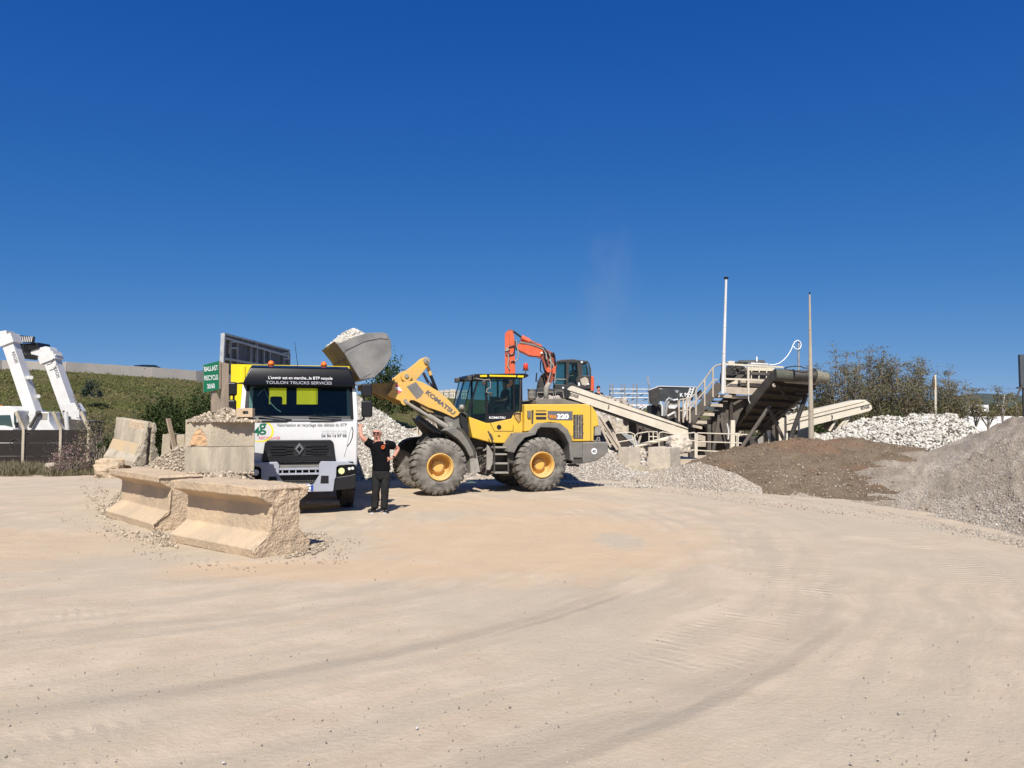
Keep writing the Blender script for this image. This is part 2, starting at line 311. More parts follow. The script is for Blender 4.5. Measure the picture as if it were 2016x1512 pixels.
    col = mixc(n, math_n(n, 'MULTIPLY', mapr(n, grit, .62, .75), .45), col, (.62, .55, .45)); col = mixc(n, math_n(n, 'MULTIPLY', mapr(n, grit, .38, .27), .2), col, (.25, .2, .155))
    col = mixc(n, math_n(n, 'MULTIPLY', mapr(n, fine, .35, .65), .22), col, (.56, .47, .365))
    L(col, p.inputs['Base Color'])
    # tyre lug prints
    def lugs(rad, wd, nper, a0, a1, sk=6.0):
        d = math_n(n, 'SUBTRACT', r, rad); ms = mapr(n, math_n(n, 'ABSOLUTE', d), wd * .7, wd, 1, 0)
        ms = math_n(n, 'MULTIPLY', math_n(n, 'MULTIPLY', ms, mapr(n, an, a0 - .1, a0)), mapr(n, an, a1, a1 + .1, 1, 0))
        s_ = math_n(n, 'SINE', math_n(n, 'ADD', math_n(n, 'MULTIPLY', an, nper), math_n(n, 'MULTIPLY', math_n(n, 'ABSOLUTE', d), sk)))
        return math_n(n, 'MULTIPLY', math_n(n, 'MULTIPLY', s_, ms), mapr(n, mid, .4, .58))
    h = lugs(9.35, .5, 470, -.42, -.02); h = math_n(n, 'ADD', h, lugs(11.8, .55, 560, -.72, -.2)); h = math_n(n, 'ADD', h, lugs(13.9, .4, 640, -.5, 0)); h = math_n(n, 'ADD', h, lugs(7.4, .5, 380, -2.4, -1.2)); h = math_n(n, 'ADD', h, lugs(8.7, .5, 380, -2.6, -1.4))
    h = math_n(n, 'ADD', h, lugs(10.9, .45, 520, -1.9, -1.15)); h = math_n(n, 'ADD', h, lugs(12.7, .4, 600, -1.75, -1.2)); h = math_n(n, 'MULTIPLY', h, mapr(n, big, .4, .55)); h = math_n(n, 'MULTIPLY', h, mapr(n, noise_n(n, pos, 3.5, 4, .7), .38, .6)); hh = math_n(n, 'MULTIPLY_ADD', h, .40, math_n(n, 'MULTIPLY', fine, .55)); hh = math_n(n, 'MULTIPLY_ADD', mid, .9, hh); hh = math_n(n, 'MULTIPLY_ADD', grit, .16, hh); hh = math_n(n, 'MULTIPLY_ADD', streak, .7, hh)
    b = n.nodes.new('ShaderNodeBump'); b.inputs['Strength'].default_value = .55; b.inputs['Distance'].default_value = .05; L(hh, b.inputs['Height']); L(b.outputs[0], p.inputs['Normal'])
    return m
def axis(lo, hi, step, far, ratio=1.25):
    a = list(np.arange(lo, hi + 1e-6, step)); d = step
    while a[-1] < far: d *= ratio; a.append(a[-1] + d)
    d = step; b = []; x = lo
    while x > -far: d *= ratio; x -= d; b.append(x)
    return np.array(b[::-1] + a)
gx = axis(-14, 14, .11, 2500); gy = axis(2, 24, .11, 2500)
GX, GY = np.meshgrid(gx, gy)
def fbm(x, y, s=1.0, seed=0):
    return np.array([noise.fractal(Vector((a * s, b * s, seed)), 1.0, 2.0, 4) for a, b in zip(x.ravel(), y.ravel())]).reshape(x.shape)
near = (np.abs(GX) < 40) & (GY < 60) & (GY > -10)
Z = np.zeros_like(GX); fx = GX[near]; fy = GY[near]
Z[near] = fbm(fx, fy, .9, 3) * .012 + fbm(fx, fy, 4.5, 8) * .0045
rr = np.hypot(GX + 7.2, GY - 14.5)
Z += np.where(near, np.sin(rr * 3.1) * .008 * np.clip(fbm(GX * 0 + .1, GX * 0, 1) + 1, 0, 1), 0)
def grid_mesh(name, X, Y, Zv, m, parent=None, smooth=True):
    h, wd = X.shape; v = np.stack([X, Y, Zv], -1).reshape(-1, 3); i = np.arange(h * wd).reshape(h, wd)
    f = np.stack([i[:-1, :-1], i[:-1, 1:], i[1:, 1:], i[1:, :-1]], -1).reshape(-1, 4)
    me = bpy.data.meshes.new(name); me.vertices.add(len(v)); me.vertices.foreach_set('co', v.ravel()); me.loops.add(f.size); me.loops.foreach_set('vertex_index', f.ravel().astype(np.int32))
    me.polygons.add(len(f)); me.polygons.foreach_set('loop_start', np.arange(0, f.size, 4, dtype=np.int32)); me.polygons.foreach_set('loop_total', np.full(len(f), 4, np.int32)); me.update(calc_edges=True); me.validate()
    me.materials.append(m)
    if smooth: me.shade_smooth()
    o = bpy.data.objects.new(name, me); COL.objects.link(o); o.parent = parent; return o
ground = kind(grid_mesh('ground', GX, GY, Z, ground_material()), 'structure')
# ---------------------------------------------------------------- loose stones (numpy)
ICO = bmesh.new(); bmesh.ops.create_icosphere(ICO, subdivisions=1, radius=1); IV = np.array([v.co[:] for v in ICO.verts]); IF = np.array([[v.index for v in f.verts] for f in ICO.faces]); ICO.free()
OV = np.array([(1, 1, -1), (-1, 1, -1), (-1, -1, -1), (1, -1, -1), (1, 1, 1), (-1, 1, 1), (-1, -1, 1), (1, -1, 1)]) * .62
OF = np.array([(0, 2, 1), (0, 3, 2), (4, 5, 6), (4, 6, 7), (0, 1, 5), (0, 5, 4), (1, 2, 6), (1, 6, 5), (2, 3, 7), (2, 7, 6), (3, 0, 4), (3, 4, 7)])
def stones(name, P, size, m, parent=None, flat=.7, big=False, seed=1):
    g = np.random.default_rng(seed); N = len(P); V0, F0 = (IV, IF) if big else (OV, OF); nv = len(V0)
    V = np.repeat(V0[None], N, 0) * (1 + g.uniform(-.3, .3, (N, nv, 1))) + g.uniform(-.13, .13, (N, nv, 3))
    V *= np.stack([g.uniform(.75, 1.35, N), g.uniform(.55, 1.0, N), g.uniform(flat * .6, flat * 1.15, N)], -1)[:, None, :]
    q = g.normal(size=(N, 4)); q[:, 1:3] *= .55; q /= np.linalg.norm(q, axis=1)[:, None]; a, b, c, d = q.T
    Rm = np.stack([np.stack([1 - 2 * (c * c + d * d), 2 * (b * c - a * d), 2 * (b * d + a * c)], -1), np.stack([2 * (b * c + a * d), 1 - 2 * (b * b + d * d), 2 * (c * d - a * b)], -1), np.stack([2 * (b * d - a * c), 2 * (c * d + a * b), 1 - 2 * (b * b + c * c)], -1)], 1)
    V = np.einsum('nij,nkj->nki', Rm, V) * np.asarray(size)[:, None, None] * .5 + np.asarray(P)[:, None, :]
    F = (F0[None] + (np.arange(N) * nv)[:, None, None]).reshape(-1, 3)
    me = bpy.data.meshes.new(name); me.vertices.add(N * nv); me.vertices.foreach_set('co', V.ravel()); me.loops.add(F.size); me.loops.foreach_set('vertex_index', F.ravel().astype(np.int32))
    me.polygons.add(len(F)); me.polygons.foreach_set('loop_start', np.arange(0, F.size, 3, dtype=np.int32)); me.polygons.foreach_set('loop_total', np.full(len(F), 3, np.int32)); me.update(calc_edges=True)
    me.materials.append(m); o = bpy.data.objects.new(name, me); COL.objects.link(o); o.parent = parent; return kind(o, 'stuff')
SM = {}
SM['white'] = stone_mat('white_limestone', [(.20, .175, .145), (.38, .345, .29), (.50, .465, .40), (.58, .545, .48), (.70, .67, .60)])
SM['mixed'] = stone_mat('mixed_crushed_stone', [(.19, .16, .13), (.38, .335, .28), (.50, .45, .39), (.34, .28, .225), (.58, .54, .48)])
SM['grey'] = stone_mat('grey_crushed_stone', [(.25, .20, .15), (.38, .315, .24), (.48, .405, .315), (.31, .25, .19), (.60, .525, .43)])
SM['tan'] = stone_mat('tan_rubble', [(.22, .18, .135), (.36, .295, .22), (.29, .235, .175), (.47, .385, .285), (.56, .465, .345)])
SM['brown'] = stone_mat('brown_earth_clods', [(.14, .10, .068), (.20, .15, .10), (.25, .19, .13), (.175, .13, .088), (.29, .225, .16)])
def heap_mat(name, a, b, sc=1.5, c=None, spots=None):
    m = bpy.data.materials.new(name); m.use_nodes = True; n = m.node_tree; p = n.nodes['Principled BSDF']; p.inputs['Roughness'].default_value = .95; p.inputs['Specular IOR Level'].default_value = .1
    tc = n.nodes.new('ShaderNodeTexCoord'); o = tc.outputs['Object']; f = noise_n(n, o, sc, 6, .65); g = noise_n(n, o, 22, 6, .75)
    col = mixc(n, mapr(n, f, .38, .62), a, b); col = mixc(n, math_n(n, 'MULTIPLY', mapr(n, g, .35, .65), .5), col, tuple(min(1, x * 1.35) for x in b))
    if c: col = mixc(n, math_n(n, 'MULTIPLY', mapr(n, noise_n(n, o, .55, 4, .6), .5, .62), .8), col, c)
    n.links.new(col, p.inputs['Base Color']); b_ = n.nodes.new('ShaderNodeBump'); b_.inputs['Strength'].default_value = .9; b_.inputs['Distance'].default_value = .08
    n.links.new(math_n(n, 'MULTIPLY_ADD', f, 1.2, g), b_.inputs['Height']); n.links.new(b_.outputs[0], p.inputs['Normal']); return m
HM = {'white': heap_mat('white_gravel_bed', (.46, .42, .37), (.33, .29, .25)), 'mixed': heap_mat('mixed_gravel_bed', (.42, .36, .30), (.30, .255, .21)),
      'grey': heap_mat('grey_gravel_bed', (.48, .41, .32), (.31, .255, .195), .8, (.56, .485, .39)), 'tan': heap_mat('tan_rubble_bed', (.40, .32, .235), (.30, .23, .17)),
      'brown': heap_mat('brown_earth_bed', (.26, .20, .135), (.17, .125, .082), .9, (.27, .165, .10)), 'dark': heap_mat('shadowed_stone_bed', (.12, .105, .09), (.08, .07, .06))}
def lerp_cols(cols, n):
    c = np.array([[*k, 0][:4] for k in cols], float); u = np.linspace(c[0, 0], c[-1, 0], n); return u, np.interp(u, c[:, 0], c[:, 1]), np.interp(u, c[:, 0], c[:, 2]), np.interp(u, c[:, 0], c[:, 3])
def heap(name, label, cols, hm, specs, amp=.06, nu=90, nf=26, group=None, zt=-.06, prof=.25, ridge=0, sd_=5):
    """cols: (column, toe row, crest row, crest distance)"""
    u, vt, vc, Yc = lerp_cols(cols, nu); toe = np.array([gr(a, b)[:] for a, b in zip(u, vt)]); cr = np.array([at(a, b, c)[:] for a, b, c in zip(u, vc, Yc)])
    cr[:, 2] = np.maximum(cr[:, 2], -.02); cr[:, 1] = np.maximum(cr[:, 1], toe[:, 1] + .3)
    a = np.linspace(0, 1, nf)[:, None, None]; T = toe[None]; Cc = cr[None]; Pf = T + (Cc - T) * a; Pf[..., 2] = zt + (Cc[..., 2] - zt) * (a[..., 0] * (1 + prof) - prof * a[..., 0] ** 2)
    bk = np.linspace(0, 1, 12)[1:, None, None]; D = np.zeros_like(cr); D[:, 1] = np.maximum(cr[:, 2], 0) / .62 + .3; D[:, 0] = cr[:, 0] / cr[:, 1] * D[:, 1]
    Pb = Cc + D[None] * bk; Pb[..., 2] = cr[None, :, 2] + (zt - cr[None, :, 2]) * bk[..., 0] ** 1.2; P = np.concatenate([Pf, Pb], 0)
    edge = np.minimum(1, np.concatenate([np.linspace(0, 1, nf) * 4, np.linspace(1, 0, 12)[1:] * 3]))[:, None]
    nz = fbm(P[..., 0], P[..., 1], 1.1, sd_) * amp + fbm(P[..., 0], P[..., 1], 4.5, sd_ + 2) * amp * .35
    if ridge: nz += fbm(P[..., 0] * .9 + P[..., 1] * .5, P[..., 0] * .1, 1.6, sd_ + 4) * ridge
    P[..., 2] += nz * edge
    h = thing(name, label, name.split('_')[-1] if 'heap' not in name else 'heap', tuple(P[nf // 2, nu // 2] * (1, 1, 0)), 0, group); off = np.array(h.location[:])
    g = grid_mesh('heap_bed', P[..., 0] - off[0], P[..., 1] - off[1], P[..., 2], HM[hm], h)
    rg = np.random.default_rng(sd_); Q = P[:nf + 4]
    for k, (sm, N, s0, s1, big, rng_) in enumerate(specs):
        if rng_ is None: rng_ = (0, 1, 0, 1)
        ua, ub, fa, fb = rng_; i = rg.uniform(ua, ub, N) * (nu - 1.001); j = (fa + (fb - fa) * rg.uniform(0, 1, N)) * (Q.shape[0] - 1.001)
        i0 = i.astype(int); j0 = j.astype(int); di = (i - i0)[:, None]; dj = (j - j0)[:, None]
        pt = Q[j0, i0] * (1 - di) * (1 - dj) + Q[j0, i0 + 1] * di * (1 - dj) + Q[j0 + 1, i0] * (1 - di) * dj + Q[j0 + 1, i0 + 1] * di * dj
        sz = s0 + (s1 - s0) * rg.beta(1.3, 3, N); keep = pt[:, 2] > -.02; pt = pt[keep]; sz = sz[keep]; pt[:, 2] += sz * .12
        stones('stones', pt - off, sz, SM[sm], h, .75, big, sd_ * 10 + k)
    return h
def dome(name, label, c, rx, ry, hgt, hm, specs, yaw=0, pw=1.0, amp=.05, sd_=3, cat='heap', parent=None, n=36):
    t = np.linspace(0, 2 * math.pi, n * 2 + 1)[None]; a = np.linspace(0, 1, n)[:, None]; X = a * np.cos(t) * rx; Y = a * np.sin(t) * ry; Zd = hgt * (1 - a ** (1.6 * pw)) + 0 * X
    Zd = Zd + (fbm(X + c[0], Y + c[1], 1.7, sd_) * amp) * (1 - a ** 4); X2 = X * math.cos(yaw) - Y * math.sin(yaw); Y2 = X * math.sin(yaw) + Y * math.cos(yaw)
    h = thing(name, label, cat, c) if parent is None else parent
    grid_mesh('heap_bed', X2, Y2, Zd - .03, HM[hm], h); rg = np.random.default_rng(sd_)
    for k, (sm, N, s0, s1, big) in enumerate(specs):
        ang = rg.uniform(0, 2 * math.pi, N); q = np.sqrt(rg.uniform(0, 1.1, N)); x = q * np.cos(ang) * rx; y = q * np.sin(ang) * ry; qq = np.minimum(q, 1)
        z = hgt * (1 - qq ** (1.6 * pw)) + fbm(x + c[0], y + c[1], 1.7, sd_) * amp * (1 - qq ** 4) - .02; sz = s0 + (s1 - s0) * rg.beta(1.2, 3, N)
        stones('stones', np.stack([x * math.cos(yaw) - y * math.sin(yaw), x * math.sin(yaw) + y * math.cos(yaw), z + sz * .1], -1), sz, SM[sm], h, .75, big, sd_ * 7 + k)
    return h
# ---------------------------------------------------------------- heaps
heap('gravel_heap', 'tall heap of pale crushed stone behind the white truck and the man', [(425, 944, 941, 27), (500, 944, 850, 28.5), (560, 944, 800, 29.2), (615, 944, 772, 29.5), (660, 945, 770, 29.5), (697, 945, 776, 29.2), (731, 945, 800, 28.6), (757, 945, 815, 28.2), (784, 945, 834, 27.8), (830, 943, 862, 27.4), (870, 941, 890, 27), (930, 939, 922, 26.6), (1040, 938, 934, 26.5)],
     'white', [('white', 15000, .05, .15, False, (0, .8, 0, 1)), ('mixed', 5000, .04, .14, False, None)], amp=.05, sd_=5)
heap('debris_heap', 'small heap of chunky broken stone behind the loader front wheel', [(778, 905, 850, 31.5), (797, 905, 829, 32), (812, 905, 820, 32), (824, 905, 822, 32), (842, 905, 850, 32), (870, 905, 862, 32), (905, 905, 880, 32)],
     'mixed', [('mixed', 2600, .08, .34, True, None), ('tan', 1200, .06, .2, False, None)], amp=.12, sd_=6)
heap('gravel_heap', 'low pale gravel heap beside the loader rear bumper', [(1040, 944, 915, 27), (1110, 946, 898, 27), (1160, 947, 888, 27), (1192, 948, 885, 27), (1215, 949, 899, 26.8), (1250, 950, 924, 26), (1300, 952, 938, 25.4), (1345, 955, 945, 25)],
     'mixed', [('mixed', 9000, .03, .11, False, None), ('white', 2500, .03, .11, False, None)], amp=.04, sd_=7)
heap('earth_mound', 'long brown earth mound in front of the screening plant', [(1290, 955, 935, 26), (1340, 959, 915, 26), (1372, 961, 903, 26), (1430, 968, 886, 26), (1480, 972, 873, 26), (1530, 976, 866, 26), (1600, 980, 862, 26), (1660, 985, 865, 25.8), (1720, 993, 869, 25.4), (1780, 1000, 876, 25), (1850, 1008, 886, 24.5), (1950, 1020, 892, 24)],
     'brown', [('brown', 16000, .02, .075, False, None), ('tan', 500, .03, .07, False, None), ('mixed', 700, .03, .07, False, (0, 1, 0, .35)), ('brown', 60, .10, .18, True, None)], amp=.10, ridge=.10, sd_=8)
heap('gravel_skirt', 'pale gravel spill along the left foot of the brown mound', [(1255, 955, 938, 24.6), (1300, 958, 928, 24.8), (1340, 962, 917, 24.6), (1375, 966, 912, 24.2), (1420, 970, 924, 23), (1460, 973, 940, 22), (1500, 976, 962, 21)],
     'mixed', [('grey', 4500, .03, .10, False, None), ('mixed', 4500, .03, .09, False, None)], amp=.035, sd_=9)
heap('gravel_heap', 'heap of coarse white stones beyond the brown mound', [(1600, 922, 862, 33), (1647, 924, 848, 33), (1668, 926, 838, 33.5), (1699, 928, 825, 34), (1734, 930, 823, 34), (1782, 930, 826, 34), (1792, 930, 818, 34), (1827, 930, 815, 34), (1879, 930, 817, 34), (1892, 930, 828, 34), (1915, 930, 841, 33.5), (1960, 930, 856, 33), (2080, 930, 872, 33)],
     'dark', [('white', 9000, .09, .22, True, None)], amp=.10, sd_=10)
heap('gravel_mound', 'big grey gravel mound rising at the right edge', [(1555, 980, 975, 21.3), (1600, 981, 960, 21.8), (1650, 986, 944, 22.4), (1700, 993, 925, 23), (1760, 1003, 906, 23.2), (1820, 1016, 893, 23.2), (1854, 1022, 884, 23), (1893, 1030, 868, 22.4), (1938, 1040, 846, 21.6), (1971, 1047, 832, 21), (1990, 1052, 822, 20.6), (2016, 1058, 817, 20.2), (2080, 1072, 806, 19.6), (2200, 1098, 800, 18.5), (2400, 1130, 815, 17)],
     'grey', [('grey', 34000, .012, .048, False, (0, 1, 0, .6)), ('grey', 13000, .012, .04, False, (0, 1, .5, 1)), ('mixed', 9000, .015, .055, False, (0, .75, 0, .7)), ('mixed', 7000, .02, .065, False, (.25, 1, 0, .25)), ('brown', 50, .06, .15, True, (0, 1, 0, .6))], amp=.12, nu=150, nf=46, ridge=.34, prof=.15, sd_=11)
# pebbles lying about on the yard
def scatter(name, label, poly_px, N, s0, s1, sm, seed, fall=None, cat='stones'):
    g = np.random.default_rng(seed); pts = []
    us = [p[0] for p in poly_px]; vsn = [p[1] for p in poly_px]
    def inside(x, y):
        c = False; j = len(poly_px) - 1
        for i in range(len(poly_px)):
            xi, yi = poly_px[i]; xj, yj = poly_px[j]
            if (yi > y) != (yj > y) and x < (xj - xi) * (y - yi) / (yj - yi) + xi: c = not c
            j = i
        return c
    while len(pts) < N:
        a, b = g.uniform(min(us), max(us)), g.uniform(min(vsn), max(vsn))
        if inside(a, b): pts.append(gr(a, b)[:])
    P = np.array(pts); sz = s0 + (s1 - s0) * g.beta(1.1, 4.5, N); P[:, 2] = sz * .12 + .006
    o = stones(name, P, sz, SM[sm], None, .65, False, seed); return o
scatter('pebbles', '', [(0, 960), (2016, 1010), (2016, 1511), (0, 1511)], 1500, .006, .03, 'mixed', 31)
scatter('pebbles', '', [(1280, 958), (1560, 980), (1760, 1010), (2016, 1062), (2016, 1080), (1700, 1018), (1280, 970)], 1500, .02, .06, 'mixed', 32)
scatter('pebbles', '', [(1090, 948), (1300, 955), (1300, 962), (1090, 956)], 700, .03, .1, 'white', 33)
scatter('pebbles', '', [(690, 943), (1010, 938), (1010, 946), (690, 950)], 900, .03, .1, 'white', 34)
# ---------------------------------------------------------------- motorway embankment
def mat_grass():
    m = bpy.data.materials.new('dry_grass_slope'); m.use_nodes = True; n = m.node_tree; p = n.nodes['Principled BSDF']; p.inputs['Roughness'].default_value = .95; p.inputs['Specular IOR Level'].default_value = .1
    tc = n.nodes.new('ShaderNodeTexCoord'); o = tc.outputs['Object']; mp = n.nodes.new('ShaderNodeMapping'); mp.inputs['Scale'].default_value = (.5, .25, 1.6); n.links.new(o, mp.inputs[0])
    a = noise_n(n, mp.outputs[0], .55, 6, .65); b = noise_n(n, o, 1.6, 7, .75); col = mixc(n, mapr(n, a, .4, .6), (.115, .120, .035), (.165, .135, .06))
    col = mixc(n, math_n(n, 'MULTIPLY', mapr(n, b, .42, .62), .6), col, (.065, .075, .025)); col = mixc(n, math_n(n, 'MULTIPLY', mapr(n, noise_n(n, o, .5, 4), .55, .68), .6), col, (.22, .185, .10)); n.links.new(col, p.inputs['Base Color'])
    bb = n.nodes.new('ShaderNodeBump'); bb.inputs['Distance'].default_value = .5; n.links.new(b, bb.inputs['Height']); n.links.new(bb.outputs[0], p.inputs['Normal']); return m
EMB = [(-420, 700, 50, 36), (-150, 716, 55, 38), (0, 727, 61, 40), (124, 731, 64, 42), (300, 743, 71, 46), (400, 751, 76, 50), (520, 762, 88, 58), (640, 772, 102, 68), (760, 780, 120, 80), (870, 783, 130, 92), (1000, 790, 155, 110), (1200, 801, 215, 150), (1450, 812, 330, 220), (1700, 818, 420, 300)]
e = np.array(EMB, float); uu = np.linspace(-420, 1700, 150); cv_ = np.interp(uu, e[:, 0], e[:, 1]); cY = np.interp(uu, e[:, 0], e[:, 2]); tY = np.interp(uu, e[:, 0], e[:, 3])
crest = np.array([at(a, b, c)[:] for a, b, c in zip(uu, cv_, cY)]); toe = np.array([at(a, 828, b)[:] for a, b in zip(uu, tY)]); toe[:, 2] = -.15
rows = [toe + (crest - toe) * a for a in np.linspace(0, 1, 26)]; P = np.array(rows); P[..., 2] = -.15 + (crest[None, :, 2] + .15) * (np.linspace(0, 1, 26)[:, None]) ** .92
P[1:-1, :, 2] += fbm(P[1:-1, :, 0], P[1:-1, :, 1], .35, 2) * .28
outw = np.stack([crest[:, 0] / cY * 60, np.full(len(uu), 60.), np.zeros(len(uu))], -1); P = np.concatenate([P, (crest + outw * .5)[None], (crest + outw * 2)[None]], 0)
SLOPE = P
MG = mat_grass(); kind(grid_mesh('embankment', P[..., 0], P[..., 1], P[..., 2], MG), 'structure')
# tufts of grass standing on it
def leafcloud(name, P, size, m, parent=None, upright=.5, asp=.35, seed=1, knd=None, per=1):
    g = np.random.default_rng(seed); N = len(P); a = g.uniform(0, 2 * math.pi, N); tilt = g.normal(0, 1 - upright, (N, 3)); up = np.array([0, 0, 1.]) * upright + tilt * .9; up /= np.linalg.norm(up, axis=1)[:, None]
    sd2 = np.stack([np.cos(a), np.sin(a), g.normal(0, .3, N)], -1); sd2 -= up * (sd2 * up).sum(1)[:, None]; sd2 /= np.linalg.norm(sd2, axis=1)[:, None]
    s = np.asarray(size)[:, None]; P = np.asarray(P); V = np.stack([P - sd2 * s * asp * .5, P + up * s * .45 + sd2 * s * asp * .5, P + up * s, P + up * s * .5 - sd2 * s * asp * .6], 1).reshape(-1, 3)
    F = np.arange(N * 4).reshape(N, 4); me = bpy.data.meshes.new(name); me.vertices.add(N * 4); me.vertices.foreach_set('co', V.ravel()); me.loops.add(N * 4); me.loops.foreach_set('vertex_index', F.ravel().astype(np.int32))
    me.polygons.add(N); me.polygons.foreach_set('loop_start', np.arange(0, N * 4, 4, dtype=np.int32)); me.polygons.foreach_set('loop_total', np.full(N, 4, np.int32)); me.update(calc_edges=True); me.materials.append(m)
    o = bpy.data.objects.new(name, me); COL.objects.link(o); o.parent = parent
    if knd: kind(o, knd)
    return o
def leaf_mat(name, cols, tr=.25):
    m = stone_mat(name, cols, .7); n = m.node_tree; p = n.nodes['Principled BSDF']; ramp = [x for x in n.nodes if x.type == 'VALTORGB'][0]; out = n.nodes['Material Output']
    p.inputs['Specular IOR Level'].default_value = .08; t = n.nodes.new('ShaderNodeBsdfTranslucent'); mx = n.nodes.new('ShaderNodeMixShader'); mx.inputs[0].default_value = tr; n.links.new(ramp.outputs[0], t.inputs[0]); n.links.new(p.outputs[0], mx.inputs[1]); n.links.new(t.outputs[0], mx.inputs[2]); n.links.new(mx.outputs[0], out.inputs[0]); return m
LM = {'grass': leaf_mat('grass_blades', [(.13, .14, .045), (.155, .16, .055), (.195, .18, .075), (.24, .205, .10)]), 'green': leaf_mat('bush_leaves', [(.018, .030, .010), (.035, .055, .016), (.06, .085, .028), (.085, .105, .042)]),
      'bluegreen': leaf_mat('blue_green_leaves', [(.02, .035, .03), (.04, .06, .05), (.07, .09, .075)]), 'olive': leaf_mat('olive_leaves', [(.085, .08, .04), (.14, .125, .065), (.20, .17, .10), (.28, .235, .15)]),
      'dry': leaf_mat('dry_stalks', [(.16, .135, .08), (.24, .20, .12), (.33, .28, .18)]), 'pink': leaf_mat('pink_flower_heads', [(.26, .17, .16), (.32, .22, .20), (.22, .17, .13)]),
      'tree': leaf_mat('thin_tree_leaves', [(.12, .115, .06), (.17, .16, .085), (.21, .20, .11), (.20, .14, .08), (.15, .16, .07)]), 'wood_far': leaf_mat('far_tree_leaves', [(.07, .078, .036), (.105, .11, .05), (.15, .14, .07), (.18, .15, .085)])}
g = np.random.default_rng(4); N = 34000; i = g.uniform(0, .62, N) * 148; j = g.uniform(0, 25, N); i0 = i.astype(int); j0 = j.astype(int); Pg = SLOPE[j0, i0] + (SLOPE[j0, i0 + 1] - SLOPE[j0, i0]) * (i - i0)[:, None] + (SLOPE[j0 + 1, i0] - SLOPE[j0, i0]) * (j - j0)[:, None]
den = fbm(Pg[:, 0], Pg[:, 1] + Pg[:, 2] * 4, .4, 9); keep = den > -.15; Pg = Pg[keep]
leafcloud('grass', Pg, g.uniform(.06, .18, len(Pg)), LM['grass'], None, .7, .9, 2, 'stuff')
# road barrier wall on the crest: one length after another
emb_i = lambda u_: Vector((np.interp(u_, uu, crest[:, 0]), np.interp(u_, uu, crest[:, 1]), np.interp(u_, uu, crest[:, 2])))
M['wall_pale'] = mat('pale_motorway_wall', (.47, .42, .36), (.40, .36, .31), .6, .9)
rw = thing('motorway_barrier', 'long pale concrete barrier wall along the top of the green embankment', 'wall', tuple(emb_i(0)))
us_ = list(np.linspace(-300, 470, 19)); o0 = emb_i(0)
for k in range(len(us_) - 1):
    a, b = emb_i(us_[k]) - o0 + Vector((-.3, .6, 0)), emb_i(us_[k + 1]) - o0 + Vector((-.3, .6, 0)); a2 = a.lerp(b, .004); hgt = .76 + .30 * min(1, max(0, us_[k] / 400))
    q = MB(); d = (b - a).normalized(); nrm = Vector((-d.y, d.x, 0)).normalized() * .12
    q.add([a2 - nrm * 1.6 - Vector((0, 0, .4)), b - nrm * 1.6 - Vector((0, 0, .4)), b + nrm * 1.6 - Vector((0, 0, .4)), a2 + nrm * 1.6 - Vector((0, 0, .4)), a2 - nrm + Vector((0, 0, hgt)), b - nrm + Vector((0, 0, hgt)), b + nrm + Vector((0, 0, hgt)), a2 + nrm + Vector((0, 0, hgt))], [(3, 2, 1, 0), (4, 5, 6, 7), (0, 1, 5, 4), (1, 2, 6, 5), (2, 3, 7, 6), (3, 0, 4, 7)])
    q.build('panel', M['wall_pale'], rw)
# ================================================================ barriers and blocks
def loftx(mb, secs):
    n = len(secs[0][1]); vs = [(x, y, z) for x, pr in secs for y, z in pr]; m = len(secs)
    fs = [(j * n + i, j * n + (i + 1) % n, (j + 1) * n + (i + 1) % n, (j + 1) * n + i) for j in range(m - 1) for i in range(n)] + [tuple(range(n - 1, -1, -1)), tuple(range((m - 1) * n, m * n))]
    return mb.add(vs, fs)
def prismx(mb, poly, x0, x1): return loftx(mb, [(x0, poly), (x1, poly)])
def flanged(L, W=1.0, H=1.0, rib=.42, rs=0):
    def pr(d, cap=0.0, cw=0.0):
        d = min(d, .27); a = .30 * d / .27
        w0 = .02 + a
        return [(0.02, 0), (0, .13), (.27, .33), (.29, .74), (.04 + cap, .86), (.03 + cap, H + cw), (W - .05, H + cw), (W - .05, .86), (W - .20, .76), (W - .20, .36), (W, .14), (W - .02, 0)]
    mb = MB(); secs = []
    xs = [0, .06] + list(np.linspace(.2, L - rib - .02, 9)) + [L - rib + .22, L - rib + .28, L - .06, L]
    for i, x in enumerate(xs):
        d = .27; secs.append((x, pr(d, random.uniform(-.008, .008) + (.05 if x > L - .1 else 0), random.uniform(-.008, .008) - (.04 if x > L - .05 else 0))))
    return loftx(mb, secs)
